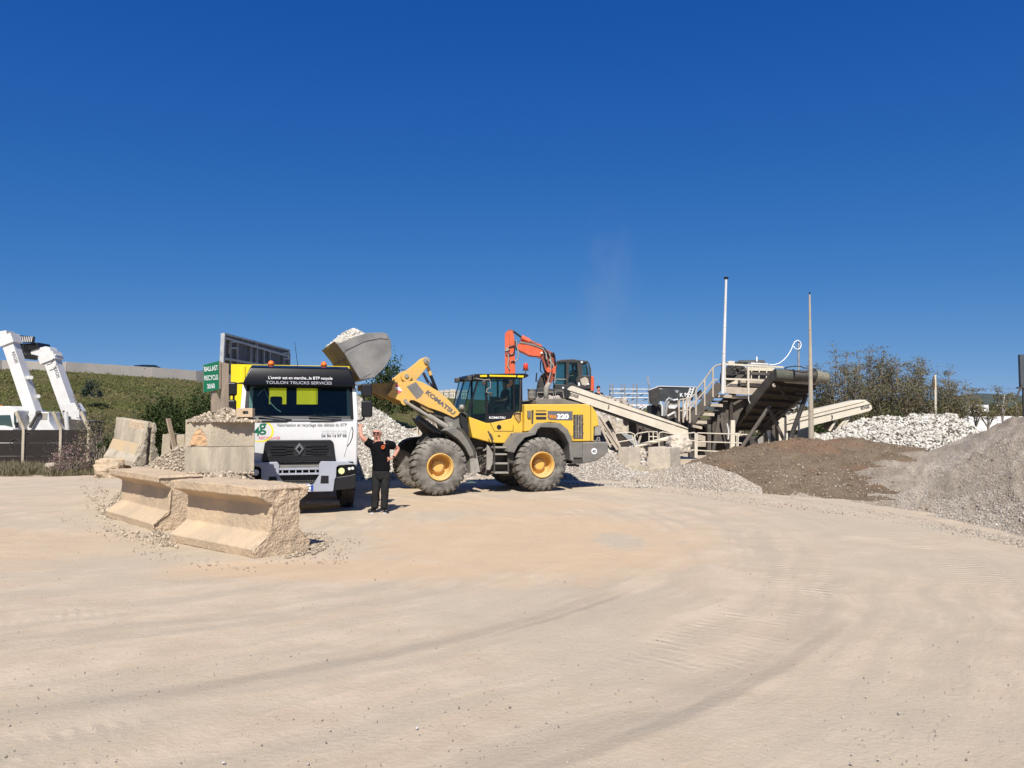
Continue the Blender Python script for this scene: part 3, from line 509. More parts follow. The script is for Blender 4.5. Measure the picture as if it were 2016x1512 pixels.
def roughen(ob, amt, scale=6, xmin=None, amt2=None, seed=0, edge=.05, bev=0):
    """chip and wear a mesh: subdivide, then push its points about"""
    me = ob.data; bm = bmesh.new(); bm.from_mesh(me); bmesh.ops.triangulate(bm, faces=[f for f in bm.faces if len(f.verts) > 4])
    if bev:
        bm.free(); bm = bmesh.new(); bm.from_mesh(me); bmesh.ops.remove_doubles(bm, verts=bm.verts, dist=1e-5); bmesh.ops.dissolve_limit(bm, angle_limit=R(2), verts=bm.verts, edges=bm.edges); bmesh.ops.bevel(bm, geom=[e for e in bm.edges if e.calc_face_angle(0) > R(25)], offset=bev, segments=2, affect='EDGES', profile=.5); bmesh.ops.triangulate(bm, faces=[f for f in bm.faces if len(f.verts) > 4])
    for _ in range(6):
        L = [e for e in bm.edges if e.calc_length() > edge]
        if not L or len(bm.faces) > 26000: break
        bmesh.ops.subdivide_edges(bm, edges=L, cuts=1, use_grid_fill=False); bmesh.ops.triangulate(bm, faces=[f for f in bm.faces if len(f.verts) > 4])
    bm.normal_update(); off = Vector((seed * 7.3, 1, 2))
    for v in bm.verts:
        sharp = min(1, max((e.calc_face_angle(0) for e in v.link_edges), default=0) / .9); k = amt * (1 + 1.2 * sharp)
        if xmin is not None and v.co.x > xmin: k += (amt2 or 0) * min(1, (v.co.x - xmin) / .3) * (.35 + 1.2 * max(0, noise.noise(v.co * 1.7 + off) + .25))
        d = noise.fractal((v.co + off) * scale, 1.0, 2.1, 4)
        v.co += v.normal * (d * k * .8 - sharp * k * .9 * abs(noise.noise(v.co * 9 + off)))
    if xmin is not None:
        me.materials.append(M['conc_break'])
        for f in bm.faces:
            c = f.calc_center_median()
            if c.x > xmin + .26 or (c.x > xmin - .45 and c.z > .80 and noise.noise(c * 2.2 + off) > .05): f.material_index = 1
    bmesh.ops.recalc_face_normals(bm, faces=bm.faces); bm.to_mesh(me); bm.free(); me.update(); return ob
def on_frame(name, label, cat, F, mb, m, group=None, bevel=0):
    o = mb.build(name, m, None, bevel=bevel); o.location = F.O; o.rotation_euler = (0, 0, F.yaw); tag(o, label, cat, group); return o
B = []
a, b = gr(334, 1067), gr(500, 1101); d = b - a; F1 = Frame(a, math.atan2(d.y, d.x)); L1 = d.length
o = on_frame('concrete_barrier', 'nearest flanged concrete barrier with a chipped right end, below the block stack', 'barrier', F1, flanged(L1, .93, 1.0, .26), M['conc_red'], 'flanged barriers round the island'); roughen(o, .006, 7, L1 - .38, .02, 1, .032, .014)
M['conc_red'].node_tree
a, b = gr(208, 1018), gr(301, 1047); d = b - a; F2 = Frame(a, math.atan2(d.y, d.x)); L2 = d.length
o = on_frame('concrete_barrier', 'lower left flanged concrete barrier, behind and left of the nearest one', 'barrier', F2, flanged(L2, .9, .97, .24), M['conc_red'], 'flanged barriers round the island'); roughen(o, .006, 7, L2 - .32, .018, 2, .036, .014)
# standing profiled barrier on top at the left
def jersey(L, W=.62, H=.95, steps=9):
    p = [(0, 0), (0, .10), (.13, .30), (.20, .48), (.235, H - .02), (.25, H), (W - .25, H), (W - .235, H - .02), (W - .20, .48), (W - .13, .30), (W, .10), (W, 0)]
    return p
a, b = at(203, 905, 17.7), at(263, 919, 17.0); d = b - a; F3 = Frame(a, math.atan2(d.y, d.x)); L3 = math.hypot(d.x, d.y)
q = MB(); p = jersey(1, .66, .98); prismx(q, p, 0, L3 - .10)
o = q.build('concrete_barrier', M['conc_stain']); o.location = F3.O; o.rotation_euler = (0, math.atan2(-d.z, L3), F3.yaw); tag(o, 'stained profiled barrier with a yellowish band, perched on the left of the rubble', 'barrier'); roughen(o, .006, 6, L3 - .25, .03, 3, .045)
q = MB(); prismx(q, [(y, z) for y, z in p if y < .3] + [(.27, .98), (.27, 0)], L3 - .10, L3 + .02); e1 = q.build('end_face', M['conc'], o); roughen(e1, .02, 8, None, None, 4, .05)
q = MB(); prismx(q, [(.37, 0), (.37, .97)] + [(y, z) for y, z in p if y > .37], L3 - .10, L3 + .03); e2 = q.build('end_face', M['conc'], o); roughen(e2, .02, 8, None, None, 5, .05)
M['band'] = mat('ochre_lit_band', (.47, .345, .20), (.40, .325, .22), 3, .95, bump=.5, bscale=25)  # ochre tone paints in the stronger sunlight on the sloping foot
q = MB(); q.add([(.0, .095, .24), (L3 - .13, .095, .24), (L3 - .13, .192, .49), (.0, .192, .49)], [(0, 1, 2, 3)]); q.build('lit_slope_band', M['band'], o)
# lump under it
def rock(name, label, c, r, m, sc=2.0, seed=1, cat='rock', flat=.8, group=None, sub=4, parent=None, yaw=0):
    bm = bmesh.new(); bmesh.ops.create_icosphere(bm, subdivisions=sub, radius=1); o_ = Vector((seed * 3.7, seed, 0)); rx, ry, rz = r; Mr = Matrix.Rotation(yaw, 3, 'Z')
    for v in bm.verts:
        d = v.co.copy(); cu = max(abs(d.x), abs(d.y), abs(d.z)); d = d.lerp(d / cu, .5); k = 1 + .28 * noise.noise(d * sc * .6 + o_) + .10 * noise.fractal(d * sc * 2 + o_, 1, 2, 4)
        v.co = Mr @ Vector((d.x * rx * k, d.y * ry * k, d.z * rz * k))
        if v.co.z < -rz * flat: v.co.z = -rz * flat
    me = bpy.data.meshes.new(name); bm.to_mesh(me); bm.free(); me.materials.append(m); o = bpy.data.objects.new(name, me); COL.objects.link(o); o.location = c; o.parent = parent
    if label: tag(o, label, cat, group)
    return o
rock('boulder', 'rounded concrete lump under the stained barrier with the yellowish band', at(222, 922, 17.3), (.30, .35, .24), M['conc_red'], 2, 2, 'boulder')
rock('boulder', 'pointed pale concrete chunk lying at the edge of the weeds', gr(173, 922) + Vector((0, .2, .25)), (.34, .3, .38), M['conc'], 1.6, 5, 'boulder')
rock('boulder', 'small pale chunk half hidden in the weeds by the dark wall', gr(97, 930) + Vector((0, .2, .12)), (.26, .2, .22), M['conc'], 2, 6, 'boulder')
# rubble filling
dome('rubble_heap', 'heap of tan rubble between the stained barrier and the cast block stack', (-6.95, 16.75, 0), 1.75, 1.15, 1.42, 'tan', [('tan', 5000, .03, .13, True)], .3, 1.0, .10, 12)
dome('rubble_heap', 'rubble fill packed behind the flanged barriers, under the block stack', (-5.45, 14.6, 0), .98, .72, .985, 'tan', [('tan', 5000, .03, .12, True)], -.55, 2.6, .03, 13)
for k, (pl_, N_, s1_) in enumerate((([(180, 960), (215, 960), (205, 1010), (235, 1040), (300, 1052), (340, 1070), (330, 1085), (260, 1075), (190, 1035)], 260, .12), ([(300, 1040), (345, 1062), (350, 1080), (300, 1072)], 160, .13), ([(595, 1050), (640, 1050), (660, 1070), (620, 1092), (560, 1100), (600, 1082)], 300, .15), ([(150, 940), (200, 940), (210, 990), (170, 1000)], 120, .1), ([(590, 1060), (720, 1060), (680, 1110), (520, 1112)], 160, .05), ([(120, 1000), (330, 1090), (520, 1120), (500, 1130), (300, 1105), (100, 1020)], 160, .045))): scatter('rubble', '', pl_, N_, .02, s1_, 'tan', 50 + k)
# stack of two cast blocks
A_, B_, C_ = at(364, 878, 14.5), at(415, 878, 14.36), at(500.5, 876, 14.72)
O4 = Vector((B_.x, B_.y, .985)); F4 = Frame(O4, 0)
plan = [(A_.x - B_.x, A_.y - B_.y), (0, 0), (C_.x - B_.x, C_.y - B_.y), (C_.x - B_.x - .16, C_.y - B_.y + .5), (A_.x - B_.x + .05, A_.y - B_.y + .6)]
def slab(pl, z0, z1):
    n = len(pl); return MB().add([(x, y, z0) for x, y in pl] + [(x, y, z1) for x, y in pl], [tuple(range(n - 1, -1, -1)), tuple(range(n, 2 * n))] + [(i, (i + 1) % n, (i + 1) % n + n, i + n) for i in range(n)])
lo = slab(plan, 0, .474).build('concrete_block', M['conc_stain'], bevel=0); lo.location = O4; tag(lo, 'lower big cast concrete block of the stack beside the truck', 'block'); roughen(lo, .0035, 5, None, None, 3, .06)
up = slab([(x * .995, y + .004) for x, y in plan], .482, .985).build('concrete_block', M['conc']); up.location = O4; tag(up, 'upper big cast concrete block with an arched hole showing rubble', 'block')
# cut the arched pocket
arch = [F4.px(u, v, 0) for u, v in [(370, 877.2), (373, 864), (381, 850), (390, 843), (398, 850), (405, 862), (408, 877.2)]]
arch = [(x, max(z, .495)) for x, z in arch]
cut = MB().prism(arch, -.4, .22).build('cutter', M['conc']); cut.location = O4
bo = up.modifiers.new('cut', 'BOOLEAN'); bo.operation = 'DIFFERENCE'; bo.object = cut; bo.solver = 'EXACT'
dg = bpy.context.evaluated_depsgraph_get(); dg.update(); nm = bpy.data.meshes.new_from_object(up.evaluated_get(dg)); up.modifiers.clear(); up.data = nm; bpy.data.objects.remove(cut)
M['patch'] = mat('orange_broken_core', (.60, .36, .19), (.42, .28, .17), 6, .95, bump=1.5, bscale=14)
pp = MB().prism([(x * .98 - .003, z) for x, z in arch], .065, .2).build('broken_core', M['patch'], up); roughen(pp, .014, 16, None, None, 8, .03)
def grains(name, x0, x1, y, z0, N, sm, parent, s=(.03, .1), seed=3, dy=.1):
    g = np.random.default_rng(seed); P = np.stack([g.uniform(x0, x1, N), y + g.uniform(-dy, dy, N), z0 + g.uniform(0, .02, N)], -1); return stones(name, P, g.uniform(s[0], s[1], N), SM[sm], parent, .7, True, seed)
grains('stones', -.4, .80, .0, -.02, 90, 'tan', lo, (.03, .085), 5, .07)
top_h = dome('gravel_heap', 'small heap of pale broken stone piled on the upper concrete block', (O4.x + .12, O4.y + .32, 1.945), .66, .33, .27, 'tan', [('tan', 900, .035, .12, True)], .1, .62, .02, 14)
# hollow brick on the block corner
hb = MB(); Fb = Frame(at(468, 823, 14.5), .12); a0, a1 = 0, .36; ztop = .20
c1 = Fb.px(466, 821, 0); c2 = Fb.px(497, 803.5, 0); x0, z0 = c1; x1, z1 = c2; w_ = x1 - x0; h_ = z1 - z0
for bx_ in ((x0, x0 + w_ * .38, z0, z1), (x0 + w_ * .74, x1, z0, z1), (x0 + w_ * .38, x0 + w_ * .74, z0, z0 + h_ * .33), (x0 + w_ * .38, x0 + w_ * .74, z0 + h_ * .68, z1)): hb.b2(bx_[0], bx_[1], 0, .22, bx_[2], bx_[3])
o = hb.build('hollow_brick', M['conc_red']); o.location = Fb.O; o.rotation_euler = (0, 0, Fb.yaw); tag(o, 'pale hollow building brick lying on the corner of the upper block', 'brick')
# ---------------------------------------------------------------- sign on board posts
Fs = Frame(at(400, 770, 14.35), R(40)); sg = fthing('sign', 'green sign reading BALLAST RECYCLE 30/60 on weathered board posts above the blocks', 'sign', Fs)
def P_(F, pts, y): return F.pl(pts, y)
ps = P_(Fs, [(400.5, 718.5), (431, 710.5), (434.5, 711), (434.5, 765), (431, 766.5), (400.5, 773)], 0)
MB().prism(ps, 0, .02).build('sign_back', M['wood'], sg)
face = P_(Fs, [(400.5, 718.5), (431, 710.5), (431, 766.5), (400.5, 773)], -.004); MB().prism(face, -.006, -.001).build('sign_face', M['sign_green'], sg)
for tx, (u0, v0, u1, v1), in (('BALLAST', (402.5, 731.5, 429.5, 724.8)), ('RECYCLE', (402.5, 749, 429.5, 744.5)), ('30/60', (408, 765.3, 423, 762.5))):
    p0 = Fs.px(u0, v0, -.008); p1 = Fs.px(u1, v1, -.008); t = text('lettering', tx, .125, M['print_white'], sg, (p0[0], -.008, p0[1]), (R(90), 0, 0), .0012, .001)
    w0 = t.dimensions.x or 1; bb = [v.co.x for v in t.data.vertices]; w0 = max(bb) - min(bb); t.scale = ((p1[0] - p0[0]) / w0, 1, 1); t.rotation_euler = (R(90), -math.atan2(p1[1] - p0[1], p1[0] - p0[0]) * .6, 0)
q = P_(Fs, [(434.5, 713), (449, 716), (449, 812), (434.5, 812)], .06); MB().prism(q, .03, .13).build('post', M['wood'], sg)
q = P_(Fs, [(417, 774), (423, 768), (440, 803), (440, 812), (417, 812)], .04); MB().prism(q, .028, .10).build('post', M['wood'], sg)
# ---------------------------------------------------------------- back of a big board
a, b = at(440, 700, 24), at(571, 720, 31.5); Fd = Frame((a.x, a.y, 0), math.atan2(b.y - a.y, b.x - a.x))
bb_ = fthing('billboard', 'back of a large board with a pale metal frame, above the truck', 'billboard', Fd)
tl, tr, bl, br = [Fd.px(*k, 0) for k in ((440, 657), (570, 690), (440, 722), (570, 727))]
n_p = 12
for k in range(n_p):
    f0, f1 = k / n_p + .003, (k + 1) / n_p - .003; g_ = lambda A, B, f: A[0] + (B[0] - A[0]) * f; gz = lambda A, B, f: A[1] + (B[1] - A[1]) * f
    xa, xb = g_(tl, tr, f0), g_(tl, tr, f1); za, zb = gz(tl, tr, f0), gz(tl, tr, f1)
    MB().prism([(xa, bl[1] - .2), (xb, bl[1] - .2), (xb, zb), (xa, za)], .0, .03 + .02 * (k % 2)).build('panel', M['panel_dark'], bb_)
fr = lambda pts, name='frame_tube', r=.035: [MB().bar((pts[i][0], -.05, pts[i][1]), (pts[i + 1][0], -.05, pts[i + 1][1]), r * 2).build(name, M['galv'], bb_) for i in range(len(pts) - 1)]
fp = lambda u, v: Fd.px(u, v, -.05)
fr([fp(440, 657), fp(437, 722)], r=.06); fr([fp(441, 665), fp(566, 701)]); fr([fp(441, 706), fp(566, 727)]); fr([fp(440, 657), fp(570, 690)], r=.03)
for u, v0, v1 in ((453, 672, 728), (467, 674, 728), (494, 680, 728), (505, 675, 728), (519, 688, 728), (531, 690, 728), (558, 695, 728), (570, 694, 728)): fr([fp(u, v0), fp(u, v1)], r=.03)
for u0, u1, v in ((453, 467, 673), (453, 467, 685), (494, 505, 716), (519, 531, 716), (558, 570, 695), (558, 570, 706)): fr([fp(u0, v), fp(u1, v + .5)], 'rung', .025)
for f_ in (.15, .5, .85): x = tl[0] + (tr[0] - tl[0]) * f_; MB().bar((x, -.15, -.1), (x, -.15, bl[1]), .14).build('post', M['galv'], bb_)
# ================================================================ tipper truck
YT = 15.95; c0 = at(590, 900, YT); FT = Frame((c0.x, c0.y, 0), R(15)); tk = fthing('tipper_truck', 'white tipper truck with a black visor, yellow body and lettered front, facing us', 'truck', FT)
z4 = lambda x, y: (480 + x / 4.7235, 700 + y / 4.7235)
def t4(pts, y): return [FT.px(*z4(a, b), y) for a, b in pts]
def mir(pts, cx): return [(2 * cx - x, z) for x, z in pts]
CX = FT.px(590, 850, .1)[0]; HWD = 1.19
zb = FT.px(590, 824.5, .1)[1]  # bottom of windscreen opening
def tpart(mb, name, m, **k): return mb.build(name, m, tk, **k)
z_cab0, z_belt, z_head, z_roof = .98, zb - .0, FT.px(590, 762, .35)[1], FT.px(590, 722.5, .5)[1]
# lower front of the cab
q = MB(); prismx(q, [(.16, z_cab0), (.10, z_cab0 + .25), (.10, z_belt - .02), (1.95, z_belt), (1.95, z_cab0)], CX - HWD, CX + HWD); body = tpart(q, 'cab_body', M['white'], bevel=.05, seg=3)
q = MB(); prismx(q, [(.40, z_head - .02), (.48, z_roof - .02), (1.9, z_roof - .03), (1.95, z_head - .02)], CX - HWD + .02, CX + HWD - .02)
for i_, v_ in enumerate(q.v):
    if v_[2] > z_head + .12: q.v[i_] = (CX + (v_[0] - CX) * .87, v_[1], v_[2])
tpart(q, 'cab_roof', M['glossblack'], bevel=.06, seg=3)
for sgn in (-1, 1):
    x = CX + sgn * (HWD - .045); MB().bar((x, .17, z_belt - .05), (x - sgn * .03, .44, z_head + .03), .09, .12).build('pillar', M['white'], tk, bevel=.02)
    MB().bar((x, 1.86, z_belt - .05), (x - sgn * .02, 1.86, z_head + .03), .09, .18).build('pillar', M['white'], tk)
    MB().bar((x, 1.12, z_belt - .05), (x - sgn * .02, 1.12, z_head + .03), .06, .10).build('pillar', M['black'], tk)
    q = MB(); q.add([(x, .22, z_belt), (x, 1.86, z_belt), (x - sgn * .02, 1.86, z_head), (x - sgn * .02, .44, z_head)], [(0, 1, 2, 3)]); q.build('side_window', M['glass'], tk)
# black surround, visor, glass
zs0, zs1 = z_belt - .03, z_head + .02
def wplane(x, z, off=0): f = (z - zs0) / (zs1 - zs0); return (x, .14 + .24 * f - off, z)
def wpoly(mb, pts, th=.02, off=0):
    n = len(pts); return mb.add([wplane(x, z, off) for x, z in pts] + [wplane(x, z, off - th) for x, z in pts], [tuple(range(n)), tuple(range(2 * n - 1, n - 1, -1))] + [(i, (i + 1) % n, (i + 1) % n + n, i + n) for i in range(n)])
xl, xr = CX - HWD + .10, CX + HWD - .10
MBs = MB(); wpoly(MBs, [(xl - .06, zs0), (xl + .05, zs0), (xl + .07, zs1), (xl - .03, zs1)]); MBs.build('screen_surround', M['glossblack'], tk)
MBs = MB(); wpoly(MBs, [(xr - .05, zs0), (xr + .06, zs0), (xr + .03, zs1), (xr - .07, zs1)]); MBs.build('screen_surround', M['glossblack'], tk)
MBs = MB(); wpoly(MBs, [(xl + .05, zs0 - .02), (xr - .05, zs0 - .02), (xr - .05, zs0 + .085), (xl + .05, zs0 + .085)]); MBs.build('cowl', M['black'], tk)
MBs = MB(); wpoly(MBs, [(xl + .05, zs0 + .085), (xr - .05, zs0 + .085), (xr - .07, zs1), (xl + .07, zs1)], .008, -.004); MBs.build('windscreen', M['glass'], tk)
# cowl skirt dipping into the white front
q = MB(); q.prism([(xl + .02, zs0), (xl + .34, zs0 - .04), (xl + .82, zs0 - .04), (xl + .88, zs0 - .02), (xr - .9, zs0 - .02), (xr - .86, zs0 - .035), (xr - .42, zs0 - .035), (xr - .3, zs0 - .01), (xr, zs0)], .085, .15); tpart(q, 'cowl_skirt', M['black'])
q = MB(); prismx(q, [(.36, z_head - .03), (.22, z_head + .02), (.23, z_head + .12), (.34, z_roof - .03), (.60, z_roof + .03), (1.35, z_roof + .035), (1.35, z_roof - .02), (.52, z_roof - .03), (.42, z_head)], CX - HWD + .05, CX + HWD - .05)
for i_, v_ in enumerate(q.v):
    if v_[2] > z_head + .12: q.v[i_] = (CX + (v_[0] - CX) * .885, v_[1], v_[2])
tpart(q, 'sun_visor', M['glossblack'], bevel=.05, seg=4)
for u in (533.5, 637.5):
    x, z = FT.px(u, 722, .95); e = MB().lathe((x, .95, z_roof + .03), [(0, .055), (.025, .055)], 14, 'z').build('beacon', M['black'], tk)
    MB().lathe((x, .95, z_roof + .055), [(0, .066), (.05, .064), (.085, .05), (.105, .02)], 14, 'z').build('beacon_lens', M['orange_lens'], e, smooth=True)
a = FT.p3(586.5, 722, 1.0); b = FT.p3(580, 672, 1.05); tpart(MB().cyl(a, b, .008, .004, 6), 'antenna', M['black'])
# interior
zi0 = z_belt - .1
tpart(MB().b2(CX - 1.05, CX + 1.05, .35, .75, zi0, z_belt + .06), 'dashboard', M['grey_plastic'], bevel=.04)
w0, w1 = FT.px(529, 790, 1.9)[0], FT.px(625, 790, 1.9)[0]; h0, h1 = FT.px(560, 796, 1.9)[1], FT.px(560, 761, 1.9)[1]
for bx_ in ((CX - 1.12, w0, zi0, z_head), (w1, CX + 1.12, zi0, z_head), (w0, w1, zi0, h0), (w0, w1, h1, z_head)): tpart(MB().b2(bx_[0], bx_[1], 1.82, 1.88, bx_[2], bx_[3]), 'rear_wall', M['black_matte'])
tpart(MB().b2(w0 + (w1 - w0) * .36, w0 + (w1 - w0) * .57, 1.80, 1.815, h0, h1), 'window_divider', M['black_matte'])
for sx in (-.52, .52):
    s_ = MB().box((CX + sx, 1.35, z_belt + .02), (.46, .14, .5)).box((CX + sx, 1.1, z_belt - .2), (.5, .5, .14)).build('seat', M['black_matte'], tk, bevel=.05)
    MB().box((CX + sx, 1.33, z_belt + .40), (.26, .10, .2)).build('headrest', M['black_matte'], s_, bevel=.04)
q = MB(); ang = [2 * math.pi * k / 20 for k in range(21)]; cxw = CX + .5
q.tube([(cxw + .21 * math.cos(t), .72 + .12 * math.sin(t), z_belt + .10 + .18 * math.sin(t)) for t in ang], .016, 6).bar((cxw - .2, .72, z_belt + .1), (cxw + .2, .72, z_belt + .1), .03).cyl((cxw, .55, z_belt - .1), (cxw, .72, z_belt + .1), .03); tpart(q, 'steering_wheel', M['black'])
pts = [FT.p3(*z4(x, y), .5) for x, y in ((125, 375), (160, 335), (195, 310), (215, 370), (250, 440), (300, 495), (345, 525))]; tpart(MB().tube(pts, .006, 5), 'white_line', M['print_white'])  # curved white line in the windscreen, drawn as a thin tube
for x0, y0, x1, y1 in ((130, 568, 445, 600), (600, 575, 905, 580)):
    a = FT.px(*z4(x0, y0), .1); b = FT.px(*z4(x1, y1), .1); tpart(MB().bar((a[0], .10, a[1] + .03), (b[0], .09, b[1]), .022, .03), 'wiper', M['black'])
# grille
cxg = CX
def tz(y): return FT.px(590, 700 + y / 4.7235, .06)[1]
def hexp(w0, w1, zA, zB, c=.06): return [(cxg - w0, zA), (cxg + w0, zA), (cxg + w1, zB - c), (cxg + w1 - c, zB), (cxg - w1 + c, zB), (cxg - w1, zB - c)]
q = MB(); q.prism(hexp(.74, .69, tz(985), tz(785)), .045, .13); gr_ = tpart(q, 'grille', M['black'], bevel=.02)
q = MB(); q.prism(hexp(.64, .59, tz(938), tz(822), .1), .035, .05); q.build('grille_recess', M['black_matte'], gr_)
for k, yy in enumerate((835, 862, 888, 915)):
    for sgn in (-1, 1):
        w_o = .60 - .03 * abs(k - 1.5); q = MB(); q.bar((cxg + sgn * .12, .028, tz(yy + (8 if k < 2 else -8))), (cxg + sgn * .27, .026, tz(yy + (6 if k < 2 else -6))), .03, .022).bar((cxg + sgn * .27, .026, tz(yy)), (cxg + sgn * w_o, .03, tz(yy)), .03, .026); q.build('grille_bar', M['black'], gr_)
for sgn in (-1, 1):
    q = MB(); 
    for k in range(3): q.bar((cxg + sgn * (.36 + .08 * k), .02, tz(835)), (cxg + sgn * (.26 + .08 * k), .02, tz(862)), .018).bar((cxg + sgn * (.36 + .08 * k), .02, tz(915)), (cxg + sgn * (.26 + .08 * k), .02, tz(888)), .018)
    q.build('grille_strut', M['black'], gr_)
zc = tz(867); dm = MB(); o_p = [(0, .125), (.09, 0), (0, -.125), (-.09, 0)]; i_p = [(0, .062), (.042, 0), (0, -.062), (-.042, 0)]
vs_ = [(cxg + x, -.002, zc + z) for x, z in o_p] + [(cxg + x, -.014, zc + z) for x, z in i_p] + [(cxg + x * 1.05, .035, zc + z * 1.05) for x, z in o_p]
dm.add(vs_, [(i, (i + 1) % 4, 4 + (i + 1) % 4, 4 + i) for i in range(4)] + [(8 + i, 8 + (i + 1) % 4, (i + 1) % 4, i) for i in range(4)] + [(11, 10, 9, 8)]); dm.build('diamond_badge', M['print_grey'], gr_)
for a0, a1 in (((-.045, 0), (.0, .062)),): MB().bar((cxg - .04, -.012, zc - .01), (cxg + .005, -.012, zc + .055), .02).build('badge_bar', M['black'], gr_)
# bumper
zbt, zbb = tz(990), tz(1268)
q = MB(); q.b2(CX - 1.10, CX + 1.10, .10, .45, zbb + .04, zbt - .01); tpart(q, 'bumper_core', M['black_matte'])
z = tz
for sgn in (-1, 1):
    f = lambda x, y: (CX + sgn * (FT.px(*z4(x, y), 0)[0] - FT.px(590, 900, 0)[0]), FT.px(*z4(x, y), 0)[1])
    P = [f(*k) for k in ((720, 983), (955, 985), (1035, 1012), (885, 1022), (865, 1040), (862, 1130), (850, 1150), (835, 1262), (600, 1268), (660, 1185), (702, 1110), (702, 1010))]
    bp = tpart(MB().prism(P, -.03, .30), 'bumper', M['lightgrey'], bevel=.015)
    P = [f(*k) for k in ((722, 1116), (792, 1116), (792, 1188), (715, 1188))]; MB().prism(P, -.034, .0).build('footstep', M['black'], bp)
    P = [f(*k) for k in ((868, 1128), (884, 1024), (1040, 1014), (1046, 1090), (1000, 1108))]; hl = MB().prism(P, .0, .3).build('headlight', M['glossblack'], tk, bevel=.01)
    c = f(912, 1074); MB().lathe((c[0], -.012, c[1]), [(0, .06), (.02, .072), (.05, .072)], 18).build('lamp', M['lamp_yellow'] if sgn > 0 else M['lamp'], hl)
    for k in ((985, 1052), (1015, 1048)): c = f(*k); MB().lathe((c[0], -.008, c[1]), [(0, .03), (.03, .04)], 12).build('lamp', M['lamp'], hl)
    P = [f(*k) for k in ((852, 1132), (1000, 1110), (1046, 1094), (1045, 1215), (1020, 1240), (838, 1256))]; tpart(MB().prism(P, .01, .34), 'bumper_corner', M['black'], bevel=.02)
    # curved wind slot on the corner
    a = [f(*k) for k in ((1012, 665), (1022, 700), (1015, 760), (995, 810), (968, 848))]; tpart(MB().tube([(x, .105, zz) for x, zz in a], .011, 6), 'wind_deflector', M['black'])
    a = [f(*k) for k in ((1010, 665), (985, 740), (965, 850), (940, 940))]; tpart(MB().tube([(x, .1, zz) for x, zz in a], .004, 4), 'panel_seam', M['print_dark'])
bw = FT.px(*z4(702, 1050), 0)[0] - FT.px(590, 900, 0)[0]
for ya, yb, nm in ((1018, 1042, 'bumper_bar'), (1042, 1062, 'bumper_bar'), (1090, 1108, 'bumper_bar'), (1192, 1266, 'bumper_bar')):
    wv = bw if yb < 1150 else bw * .55; tpart(MB().b2(CX - wv, CX + wv, -.015 if ya != 1018 else .02, .2, z(yb), z(ya)), nm, M['lightgrey'] if ya != 1018 else M['grey_plastic'], bevel=.006)
for k in range(6): x = CX - bw + (k + .5) * bw / 3; tpart(MB().b2(x - .012, x + .012, -.005, .15, z(1090), z(1062)), 'bumper_rib', M['lightgrey'])
q = MB()
for k in range(16): x = CX - bw + .02 + k * (2 * bw - .04) / 15; q.b2(x - .002, x + .002, .09, .096, z(1190), z(1108))
for k in range(5): zz = z(1110 + k * 18); q.b2(CX - bw, CX + bw, .086, .09, zz - .002, zz + .002)
kind(q.build('mesh_grid', M['grey_plastic'], tk), 'stuff')
# plate
xr_, zt_ = FT.px(*z4(646, 1196), -.03); zb_ = FT.px(*z4(646, 1266), -.03)[1]
pl_ = tpart(MB().b2(xr_ - .52, xr_, -.045, -.032, zb_ + .01, zt_ - .01), 'number_plate', M['print_white']); MB().b2(xr_ - .047, xr_ - .002, -.0475, -.0455, zb_ + .013, zt_ - .013).build('plate_band', mat('plate_blue', (.01, .06, .35), None, 1, .4), pl_)
text('lettering', 'KC', .13, M['print_dark'], pl_, (xr_ - .205, -.048, (zb_ + zt_) / 2 - .045), (R(90), 0, 0), .002, .0005)
# lettering
def fit(tx, u0, v0, u1, F, y, m, parent, size, bold=0, tilt=0, name='lettering', depth=.0015):
    p0, p1 = F.px(u0, v0, y), F.px(u1, v0, y); t = text(name, tx, size, m, parent, (p0[0], y, p0[1]), (R(90) - tilt, 0, 0), bold, depth); xs = [v.co.x for v in t.data.vertices]; t.scale = ((p1[0] - p0[0]) / (max(xs) - min(xs)), 1, 1); return t
fit("L'avenir est en marche...le BTP recycle", *z4(226, 217), z4(822, 0)[0], FT, .20, M['print_white'], tk, .085, .0008)
fit("TOULON TRUCKS SERVICES", *z4(205, 262), z4(818, 0)[0], FT, .203, M['print_faint'], tk, .085, .001, 0)
fit("Valorisation et recyclage des déblais du BTP", *z4(306, 660), z4(960, 0)[0], FT, .0982, M['print_grey'], tk, .092, .0015)
fit("LA SEYNE SUR MER", *z4(722, 712), z4(955, 0)[0], FT, .0982, M['print_faint'], tk, .052, 0)
fit("215 BD DE L'EUROPE", *z4(722, 733), z4(957, 0)[0], FT, .0982, M['print_faint'], tk, .05, 0)
fit("04 94 64 97 98", *z4(722, 762), z4(955, 0)[0], FT, .0982, M['print_dark'], tk, .085, .002)
fit("RECYCLAGE", *z4(138, 778), z4(335, 0)[0], FT, .0962, M['print_pink'], tk, .075, .001)
lg = [FT.px(*z4(x, y), .094) for x, y in ((92, 748), (158, 0), (150, 725))]
t = text('lettering', '4', .27, M['print_green'], tk, (lg[0][0] - .01, .0972, lg[0][1]), (R(90), 0, 0), .002, .0015); t = text('lettering', 'g', .33, M['print_green'], tk, (lg[2][0] - .02, .0942, lg[2][1] + .055), (R(90), 0, 0), .005, .0015)
cx_, cz_ = FT.px(*z4(160, 706), .094); q = MB(); arc = [(-math.pi * .75) + k * math.pi * 1.3 / 24 for k in range(25)]; ring = []
for k, t_ in enumerate(arc): w__ = .012 + .03 * math.sin(math.pi * k / 24); ring.append(((cx_ + .25 * math.cos(t_), cz_ + .22 * math.sin(t_)), (cx_ + (.25 - w__) * math.cos(t_), cz_ + (.22 - w__) * math.sin(t_))))
